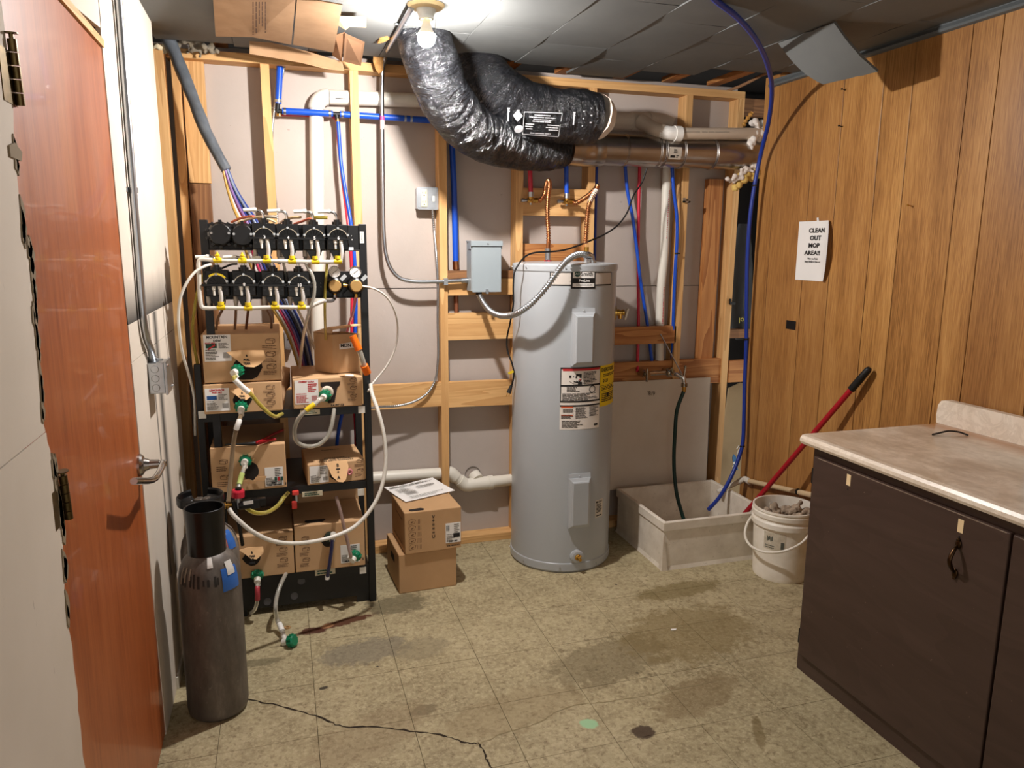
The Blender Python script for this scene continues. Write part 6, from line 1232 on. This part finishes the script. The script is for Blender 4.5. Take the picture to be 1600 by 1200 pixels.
# bucket
BX, BY = 2.275, 2.885; bh_ = .345
bk = thing('bucket', 'white plastic bucket with a bail handle holding a dirty rag beside the cabinet', 'bucket', (BX, BY, 0)); m_bk = mat('bucket_white', S(242, 237, 226), .45, c2=S(230, 222, 206), vs=14, speck=(50, .72, S(150, 136, 116)))
o = (BX, BY, 0); obj('shell', MB().lathe([(0, .006), (.124, .006), (.13, 0), (.132, .012), (.1415, bh_-.085)], o, n=48).lathe([(.1415, bh_-.085), (.152, bh_-.083), (.1525, bh_-.06), (.146, bh_-.052), (.1455, bh_-.04), (.152, bh_-.038), (.152, bh_-.02), (.148, bh_-.014), (.151, bh_-.008), (.150, bh_), (.142, bh_), (.139, bh_-.06), (.128, .012), (0, .012)], o, n=48), m_bk, bk)
def bsurf(a, z, l=0.001): r = .132+(.0095)*(z-.012)/(bh_-.097)+l; return V((BX+r*math.sin(a), BY-r*math.cos(a), z))
ear = PZ(1248, 826, .27); ang = R(-2); e1 = bsurf(R(18), bh_-.07, .014); e2 = bsurf(R(198), bh_-.07, .014)
for e_, s in ((e1, R(18)), (e2, R(198))): obj('ear', MB().cbox(e_, (.05, .018, .034), Mx.Rotation(s, 3, 'Z')), m_bk, bk, bevel=.003)
mid = [bsurf(R(k), bh_-.07-.115*math.sin(math.pi*(18-k)/180), .012+.04*math.sin(math.pi*(18-k)/180)) for k in (10, -10, -35, -60, -85, -110, -135, -155)]
obj('bail_handle', MB().tube([e1+V((0, -.01, 0))]+mid+[e2], .006, 8, 5), m_bk, bk)
q = MB(); 
for i in range(6): a0_, a1_ = R(-75+i*7), R(-75+(i+1)*7); q.add([bsurf(a0_, .16), bsurf(a1_, .16), bsurf(a1_, .245), bsurf(a0_, .245)], [(0, 1, 2, 3)])
lb = obj('sticker', q, mat('worn_sticker', S(214, 206, 188), .5, c2=S(190, 180, 160), vs=40), bk); q = MB(); bf = lambda x, y, z=0: bsurf(R(-72)+x/.14, .165+y, .0016); bars(q, bf, .0, .0, .05, .02, 2, .4, seed=3); rect(q, bf, .075, .005, .09, .04)
for k in range(5): rect(q, bf, .008+.006*k, .035+.004*(k % 3), .013+.006*k, .062-.005*(k % 2))
obj('sticker_print', q, mat('faded_ink', S(92, 96, 88), .6), lb)['kind'] = 'stuff'
rg = MB(); g = random.Random(6)
for i in range(26): rg.sph((BX+g.uniform(-.075, .085), BY+g.uniform(-.085, .07), bh_-.085+g.uniform(0, .05)), g.uniform(.016, .034), 10)
for i in range(5): rg.sph((BX+.045+g.uniform(-.02, .02), BY-.02+g.uniform(-.02, .02), bh_-.04+.014*i), .024-.003*i, 10)
tag(lump('rag', rg, mat('dirty_rag', S(190, 172, 150), .95, c2=S(120, 102, 84), vs=30, bump=.6, bs=160), 4, .005, .9), 'crumpled dirty rag lying in the white bucket', 'rag')
# bag, brush tag in the wall gap
bg = MB(); pts = PL((1163, 350, 3.80), (1160, 385, 3.80), (1157, 430, 3.79), (1156, 470, 3.78), (1157, 500, 3.77), (1160, 528, 3.77)); prof = [.03, .052, .062, .075, .075, .045]
bg.tube(pts, lambda t, a: (lambda i: prof[i]+(prof[min(i+1, 5)]-prof[i])*(t*5-i))(min(4, int(t*5)))*(1+.18*NZ.noise(V((math.cos(a)*1.5, math.sin(a)*1.5, t*7)))), 20, 8)
bgo = tag(obj('cloth_bag', bg, mat('dark_cloth', S(62, 64, 66), .85, bump=.4, bs=25)), 'dark gray cloth bag with yellow lettering stuffed in the gap behind the blue hose', 'bag')
c = PY(1160, 500, 3.70); obj('lettering', text_mb('Jol', .045, plane_fn((c.x-.005, 3.694, c.z), (-1, 0, 0), (0, 0, -1)), bold=.0004), mat('yellow_thread', S(170, 160, 70), .6), bgo)
c = PY(1148, 722, 3.70); t = thing('hanging_tag', 'small blue plastic tag with a white loop in the gap beside the blue hose', 'tag', c)
obj('tag_body', MB().prism([(-.012, -.05), (.012, -.055), (.016, .03), (.004, .05), (-.008, .03)], .006, Mx.Translation(c) @ Mx.Rotation(R(-16), 4, 'Y') @ Mx(((1, 0, 0, 0), (0, 0, 1, 0), (0, 1, 0, 0), (0, 0, 0, 1)))), mat('tag_blue', S(40, 108, 160), .4), t)
obj('tag_mark', MB().cyl(c+V((-.004, -.001, -.005)), c+V((-.004, -.003, -.005)), .008, n=14).cyl(c+V((-.008, -.001, -.026)), c+V((-.008, -.003, -.026)), .007, n=14), m_paper, t)['kind'] = 'stuff'; obj('loop', MB().tube([c+V((.012, 0, .045)), c+V((.016, -.004, .07)), c+V((.026, -.004, .085)), c+V((.02, 0, .098)), c+V((.008, 0, .08))], .003, 6, 4), m_white, t)
tag(obj('black_clip', MB().cbox(PY(1144, 474, 3.655), (.03, .02, .014)).cbox(PY(1141, 471, 3.65), (.008, .012, .03)), m_rub), 'small black plastic clip on the right stud beside the gap', 'clip')

# ------------------------------------------------------------------ cabinet, countertop and what lies on it
def cab_mat():
    n = NT('brown_painted_wood'); n.set(Roughness=.42, Specular_IOR_Level=.4); p = n.pos('World', (1, .12, 1)); f = n.noise(p, 14, 4, .6, .6); w_ = n.math('FRACT', n.math('MULTIPLY', n.noise(n.pos('World', (1, .3, 1.3)), 3.0, 2, .5, .4), 14))
    c = n.ramp(n.math('ADD', n.math('MULTIPLY', f, .6), n.math('MULTIPLY', w_, .1)), [(.25, S(64, 48, 41)), (.7, S(82, 64, 56))]); c = n.mix(n.ramp(n.noise(n.pos(), 90, 2, .5), [(.77, (0, 0, 0, 1)), (.79, (.6, .6, .6, 1))]), c, S(150, 130, 110)); n.col(c); n.bump(n.math('ADD', f, w_), .12, .001); return n.m
m_cab = cab_mat(); FX = 1.800; yE = 2.150; yN = .30
cb = thing('cabinet', 'dark brown painted wooden base cabinet along the panelled wall', 'cabinet', ((FX+2.43)/2, 1.2, 0))
obj('carcass', MB().box((FX, yN, .0), (2.425, yE, .866)), m_cab, cb, bevel=.002)
dzt = PX(1330, 735, 1.785).z; dzb = .075
dy = [(yE-.022, 1.372), (1.364, .62)]
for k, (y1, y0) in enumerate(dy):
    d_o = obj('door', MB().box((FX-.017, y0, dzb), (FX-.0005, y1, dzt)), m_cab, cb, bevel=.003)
    obj('edge_highlight', MB().box((FX-.0176, y0+.01, dzt-.004), (FX-.0168, y1-.02, dzt-.001)), mat('highlight_scuff', S(150, 134, 116), .6, c2=S(96, 78, 66), vs=30), d_o)  # top-edge highlight painted as a pale strip, scuffs mixed in
    if k == 0:
        hy, hz0, hz1 = 1.515, .655, .755; x = FX-.017; mbz = mat('antique_bronze', S(74, 54, 36), .3, 1, var=.4, vs=60)
        pl = obj('pull', MB().tube([(x-.006, hy+.002, hz1-.012), (x-.018, hy, hz1-.024), (x-.030, hy-.001, (hz0+hz1)/2), (x-.018, hy, hz0+.024), (x-.006, hy+.002, hz0+.012)], lambda t, a: .0042+.0022*math.sin(math.pi*t), 10, 6), mbz, d_o)
        for z in (hz1-.006, hz0+.006): obj('rosette', MB().sph((x-.002, hy+.002, z), .0095, 12, (.6, 1, 1.6)).sph((x-.003, hy+.002, z+(.013 if z > .7 else -.013)), .005, 10), mbz, pl)
        tm = mat('masking_tape', S(232, 206, 160), .7)
        for q in ((1326, 750), (1501, 822)): c = PX(*q, x); obj('tape', MB().box((x-.0006, c.y-.009, c.z-.019), (x, c.y+.009, c.z+.019)), tm, d_o); obj('screw_hole', MB().cyl((x-.0004, c.y, c.z+.03), (x, c.y, c.z+.03), .003, n=8).cyl((x-.0004, c.y, c.z-.032), (x, c.y, c.z-.032), .003, n=8), m_rub, d_o)
        hg = MB()
        for z in (.14, .76): hg.box((FX-.012, y1+.001, z-.028), (FX+.0, y1+.012, z+.028))
        obj('hinge', hg, m_blackm, d_o)
obj('scuff', MB().slab([PX(1560+40*i/5*1.0, 833+13*i/5, FX-.0006) for i in (0, 1)]+[PX(1563+8, 838, FX-.0006), PX(1561, 836.5, FX-.0006)], (-.0004, 0, 0)), m_paper, cb)
def counter_mat():
    n = NT('marbled_laminate'); n.set(Roughness=.28, Specular_IOR_Level=.5, Coat_Weight=.2); p = n.pos('World')
    a = n.noise(p, 3.2, 5, .6, 1.6); b = n.noise(p, 7, 6, .65, 2.4)
    c = n.ramp(a, [(.3, S(218, 204, 184)), (.5, S(234, 220, 202)), (.7, S(244, 234, 218))]); c = n.mix(n.ramp(b, [(.42, (0, 0, 0, 1)), (.5, (.35, .35, .35, 1)), (.58, (0, 0, 0, 1))]), c, S(190, 172, 150))
    sx = n.n('SeparateXYZ'); n.l(p, sx.inputs[0]); up = n.n('NewGeometry'); sn = n.n('SeparateXYZ'); n.l(up.outputs['Normal'], sn.inputs[0]); top = n.math('MULTIPLY', n.math('GREATER_THAN', sn.outputs[2], .9), n.math('LESS_THAN', sx.outputs[2], .93))
    d1_ = n.ramp(n.noise(n.pos('World', (1, .5, 1)), 5.5, 5, .65), [(.36, (0, 0, 0, 1)), (.62, (1, 1, 1, 1))]); c = n.mix(n.math('MULTIPLY', n.math('MULTIPLY', d1_, top), .62), c, S(150, 128, 104))
    rust = n.math('MULTIPLY', n.math('MULTIPLY', n.math('SUBTRACT', 1, n.math('DIVIDE', n.math('ABSOLUTE', n.math('SUBTRACT', sx.outputs[0], 2.35)), n.math('MULTIPLY', n.noise(n.pos('World', (1, .6, 1)), 9, 4), .2)), True), top), n.math('LESS_THAN', sx.outputs[1], 2.2))
    c = n.mix(n.math('MULTIPLY', rust, .9), c, S(172, 110, 46)); n.col(c); return n.m
m_ctr = counter_mat(); cz = .905; cx0 = 1.757; cyE = 2.178
prof = [(2.425, .868), (cx0+.018, .868), (cx0+.006, .872), (cx0, .882), (cx0+.001, .893), (cx0+.008, .902), (cx0+.022, cz), (2.425, cz)]
ct = tag(obj('countertop', MB().prism(prof, cyE-yN, Mx(((1, 0, 0, 0), (0, 0, 1, yN), (0, 1, 0, 0), (0, 0, 0, 1)))), m_ctr), 'stained cream marbled countertop on the brown cabinet', 'countertop')
k = PX(1462, 667, 2.385); yS = k.y
poly = [(yN, 0), (yS, 0), (yS+.004, .03), (yS, .07), (yS-.012, .088), (yS-.03, .093), (yN, .093)]
obj('backsplash', MB().prism(poly, .03, Mx(((0, 0, 1, 2.385), (1, 0, 0, 0), (0, 1, 0, cz+.0005), (0, 0, 0, 1)))), m_ctr, ct, bevel=.006)
tag(obj('black_strip', MB().tube([PZ(1457, 679, cz+.004), PZ(1470, 676, cz+.007), PZ(1482, 673.5, cz+.01), PZ(1498, 675, cz+.009), PZ(1513, 680, cz+.003)], .0035, 6, 6), m_rub), 'thin black strip lying on the countertop by the backsplash', 'strip')
q = PZ(1600, 716, cz); jx, jy = q.x+.02, q.y-.085
jg = thing('jug', 'pale blue plastic jug at the right edge of the countertop', 'jug', (jx, jy, cz)); obj('body', MB().lathe([(0, .001), (.066, .001), (.074, .012), (.075, .11), (.07, .135), (.045, .165), (.024, .178), (.02, .195), (0, .195)], (jx, jy, cz), n=32, sm=True), mat('pale_blue_plastic', S(178, 206, 210), .35), jg); obj('cap', MB().cyl((jx, jy, cz+.194), (jx, jy, cz+.212), .024, n=20), m_white, jg)

# ------------------------------------------------------------------ things on the panelled wall
WX = RX-.0006
tl, tr_, br_, bl = [PX(*q, RX) for q in ((1250, 346.5), (1301, 347), (1291, 438.5), (1246, 437))]
y1, y0, z1, z0 = tl.y, tr_.y-.022, tl.z, bl.z
G = []
for i in range(9):
    v = i/8; row = []
    for k in range(13):
        u = k/12; cur = max(0, u-.62)/.38; wv = cur*cur*.035*(.4+.6*math.sin(math.pi*min(1, v*1.0)))+.006*max(0, .3-u)+.001
        yy = y1+(y0-y1)*u+.034*cur*cur*(abs(v-.48)*2)**2; row.append(V((RX-.001-wv, yy, z1+(z0-z1)*v)))
    G.append(row)
def signf(u, v, l=.0012):
    u_, v_ = min(.9999, max(0, u))*12, min(.9999, max(0, v))*8; i, k = int(v_), int(u_); a, b = v_-i, u_-k
    p = (G[i][k]*(1-b)+G[i][k+1]*b)*(1-a)+(G[i+1][k]*(1-b)+G[i+1][k+1]*b)*a; return p+V((-l, 0, 0))
sg = tag(obj('paper_sign', MB().sheet(G, -.0004), m_paper), 'white paper sign reading CLEAN OUT MOP AREA on the panelling', 'sign')
W_, H__ = y1-y0, z1-z0; q = MB()
for i, s in enumerate(('CLEAN', 'OUT', 'MOP', 'AREA!!')): text_mb(s, .0285, lambda x, y, z, i=i: signf(.53+x/W_-.03*i, .16+i*.125-y/H__, .0016), 'CENTER', q, .0012, sx=1.3)
for i, s in enumerate(('When you Finish', 'Empty Bucket & rinse out')): text_mb(s, .0125, lambda x, y, z, i=i: signf(.46+x/W_, .63+i*.05-y/H__, .0016), 'CENTER', q, .0003, sx=.85)
obj('lettering', q, m_ink, sg); obj('tape', MB().add([signf(.5, .0, .0018), signf(.56, .0, .0018), signf(.545, -.0, .003)+V((0, 0, .016)), signf(.5, 0, .003)+V((0, 0, .014))], [(0, 1, 2, 3)]), mat('clear_tape', S(240, 240, 238), .3), sg)
a, b = PX(1229, 500, RX), PX(1243, 516, RX); tag(obj('black_tape_square', MB().box((RX-.0012, b.y, b.z), (RX-.0004, a.y, a.z)), m_rub), 'small black square stuck on the panelling below the sign', 'sticker')
for q, m_ in (((1321, 141), m_blackm), ((1316, 198), m_blackm), ((1424, 322), m_brass)): c = PX(*q, RX); obj('nail', MB().cyl(c, c+V((-.022, -.004, .003)), .0022, n=8).cyl(c+V((-.021, -.004, .003)), c+V((-.024, -.004, .003)), .0045, n=8), m_, wall_right)
# hanging corner of ceiling tile
top0, top1 = PZ(1219, 66, 2.392), PZ(1306, 33, 2.392); lo0, lo1 = PX(1288, 130, 2.13), PX(1373, 109, 2.20); G = []
for i in range(9):
    v = i/8; row = []
    for k in range(9):
        u = k/8; p = top0.lerp(top1, u).lerp(lo0.lerp(lo1, u), v); row.append(p+V((0, 0, -.022*math.sin(math.pi*v)*(1-.4*u)+.006*NZ.noise(V((u*7, v*7, 0)))*(1 if i in (0, 8) else .3))))
    G.append(row)
tag(obj('hanging_tile', MB().sheet(G, .011), m_ceil), 'gray ceiling tile corner hanging down beside the panelled wall', 'ceiling tile')
# debris of the torn ceiling edge at the right
obj('torn_edge', MB().tube(PL((1135, 143, 3.70), (1160, 133, 3.62), (1190, 118, 3.5), (1215, 107, 3.38), (1243, 97, 3.25)), lambda t, a: .008+.004*NZ.noise(V((t*20, a, 0))), 6, 6), mat('torn_tile_core', S(150, 112, 80), .9), ceil)
# ------------------------------------------------------------------ conduit and box on the left wall
lcx = LX+.014
t = thing('wall_conduit', 'steel conduit on the left wall dropping to a galvanized box by the door', 'conduit', PX(236, 565, lcx))
pts = [PX(*q, lcx) for q in ((180, -40), (184.5, 0), (196, 145), (208, 300), (216, 400), (223, 490), (228, 525), (236, 548), (240, 570))]
obj('pipe', MB().tube(pts, .0112, 14, 6), m_emt, t); c = PX(208.5, 297, lcx); obj('strap', MB().cyl(c-V((0, 0, .007)), c+V((0, 0, .007)), .0135, n=14).box((LX, c.y-.035, c.z-.007), (LX+.003, c.y+.035, c.z+.007)), m_steel, t)
c = pts[-2]; obj('connector', MB().cyl(pts[-1]-V((0, 0, .006)), pts[-1]+V((0, 0, .028)), .0155, n=14).cyl(pts[-1]+V((.01, -.004, .018)), pts[-1]+V((.03, -.01, .018)), .004, n=8), m_steel, t)
yb = 2.60; a, b = PY(226, 568, yb), PY(259, 615, yb); b.x = max(b.x, a.x+.05)
t = thing('junction_box', 'galvanized junction box on the left wall under the steel conduit', 'electrical box', (LX, yb, b.z)); obj('box', MB().box((LX+.001, yb, b.z), (b.x, yb+.10, a.z)), m_steel, t, bevel=.003)
ko = MB()
for f_ in (.2, .5, .8): z = b.z+(a.z-b.z)*f_; xm = LX+(b.x-LX)*.45; ko.lathe([(.012, .0), (.012, -.001), (.0105, -.0022), (0, -.0022)], (xm, yb, z), (0, 1, 0), 18)
obj('knockout', ko, m_steel, t)['kind'] = 'stuff'; obj('cover', MB().box((b.x+.0005, yb-.004, b.z-.004), (b.x+.008, yb+.104, a.z+.004)), m_steel, t, bevel=.002); obj('screw', MB().cyl((b.x+.008, yb+.01, a.z-.01), (b.x+.014, yb+.01, a.z-.01), .005, n=8).cyl((b.x+.008, yb+.09, b.z+.01), (b.x+.014, yb+.09, b.z+.01), .005, n=8), m_chrome, t)
bb = struct(obj('baseboard_left', MB().box((LX, 2.66, .0), (LX+.008, 3.29, .045)), m_white))
# ------------------------------------------------------------------ cardboard tucked under the ceiling
cs_ = thing('cardboard_sheet', 'torn flattened cardboard carton stuck under the ceiling above the rack', 'cardboard', PY(440, 70, 3.45)); m_cs = mat('cardboard_worn', S(168, 134, 100), .85, c2=S(150, 117, 84), vs=7, bump=.12, bs=50)
def csheet(px, n_, zf, th=.004, m=m_cs): 
    P = [PZ(x, y, z) for x, y, z in px]; return obj(n_, MB().slab(P, (0, 0, th)), m, cs_)
mp_ = csheet([(330, -40, 2.385), (337, 57, 2.355), (395, 58, 2.35), (455, 70, 2.345), (462, -2, 2.36), (455, -40, 2.375)], 'panel', 0); csheet([(464, 0, 2.36), (458, 70, 2.345), (490, 76, 2.342), (521, 82, 2.34), (526, 55, 2.345), (535, 8, 2.355), (495, 1, 2.36)], 'panel', 0)
obj('flap', MB().slab(PL((390, 60, 3.47), (390, 84, 3.49), (425, 90, 3.50), (470, 98, 3.51), (510, 108, 3.52), (538, 111, 3.53), (535, 97, 3.51), (480, 80, 3.49), (440, 70, 3.48)), (0, .004, 0)), m_cs, cs_)
obj('flap', MB().slab([PZ(523, 55, 2.368), PZ(539, 50, 2.375)]+PL((534, 97, 3.49), (519, 86, 3.48)), (0, .004, .002)), mat('cardboard_dark', S(168, 124, 88), .85), cs_); obj('flap', MB().slab([PZ(539, 52, 2.372), PZ(570, 66, 2.372)]+PL((564, 103, 3.50), (536, 96, 3.49)), (0, .004, .002)), mat('cardboard_dark2', S(160, 120, 88), .85), cs_)
csheet([(528, 27, 2.365), (572, 28, 2.37), (572, 43, 2.365), (546, 42, 2.36), (540, 47, 2.355), (529, 40, 2.36)], 'torn_strip', 0, m=m_cardin)
q = MB(); pf = lambda x, y, z=0: PZ(395+y, 10+x, 2.3515-.0009-.0); bars(q, pf, -8, -2, 45, 22, 5, .4, seed=4)
obj('carton_print', MB().add([v+V((0, 0, -.006+.0045*max(0, min(1, (3.5-v.y)/.5)))) for v in q.v], q.f), m_cardink, cs_)['kind'] = 'stuff'
ch = thing('chipboard_scrap', 'ragged chipboard scrap hanging beside the ceiling conduit', 'board', PY(592, 110, 3.59)); obj('board', MB().slab(PL((585, 72, 3.60), (583, 95, 3.60), (587, 108, 3.60), (592, 115, 3.60), (599, 110, 3.60), (598.5, 67, 3.60)), (0, .01, 0)), m_osb, ch); obj('board', MB().slab([PZ(590, 68, 2.375), PZ(598, 67, 2.375), PZ(612, 60, 2.385), PZ(604, 57, 2.385), PZ(593, 62, 2.38)], (0, 0, .008)), m_osb, ch)
def tuft(px, y, rr, label, m, seed):
    mb = MB(); g = random.Random(seed)
    for (x, yy, r) in px:
        c = PY(x, yy, y)
        for i in range(9): mb.sph(c+V((g.gauss(0, r*.6), g.gauss(0, r*.4), g.gauss(0, r*.5))), r*g.uniform(.3, .6), 8)
    return tag(lump('insulation_tuft', mb, m, seed, .006, .6), label, 'insulation')
tuft([(296, 70, .03), (312, 72, .028), (328, 78, .022), (306, 78, .02)], 3.62, 0, 'grayish insulation tuft hanging at the ceiling above the gray line sleeve', mat('gray_insulation', S(140, 128, 106), .95, c2=S(96, 92, 84), vs=30, bump=.6), 5)
tuft([(252, 70, .018), (251, 76, .016)], 3.60, 0, 'pale insulation scrap in the top left wall corner', mat('pale_insulation', S(220, 205, 170), .95, bump=.5), 8)
# ------------------------------------------------------------------ bits on the floor
c = PZ(449, 981, .0); tag(obj('washer', MB().lathe([(.006, .0), (.006, .004), (.013, .004), (.013, 0)], c, n=20), mat('tan_washer', S(180, 140, 92), .6)), 'tan washer on the floor beside the loose green coupler', 'washer')
a = PZ(1048, 985, .001); tag(obj('paper_scrap', MB().prism([(0, 0), (.022, -.004), (.03, .006), (.008, .01)], .0012, Mx.Translation(a)), m_paper), 'tiny white paper scrap on the floor in front of the mop sink', 'paper')
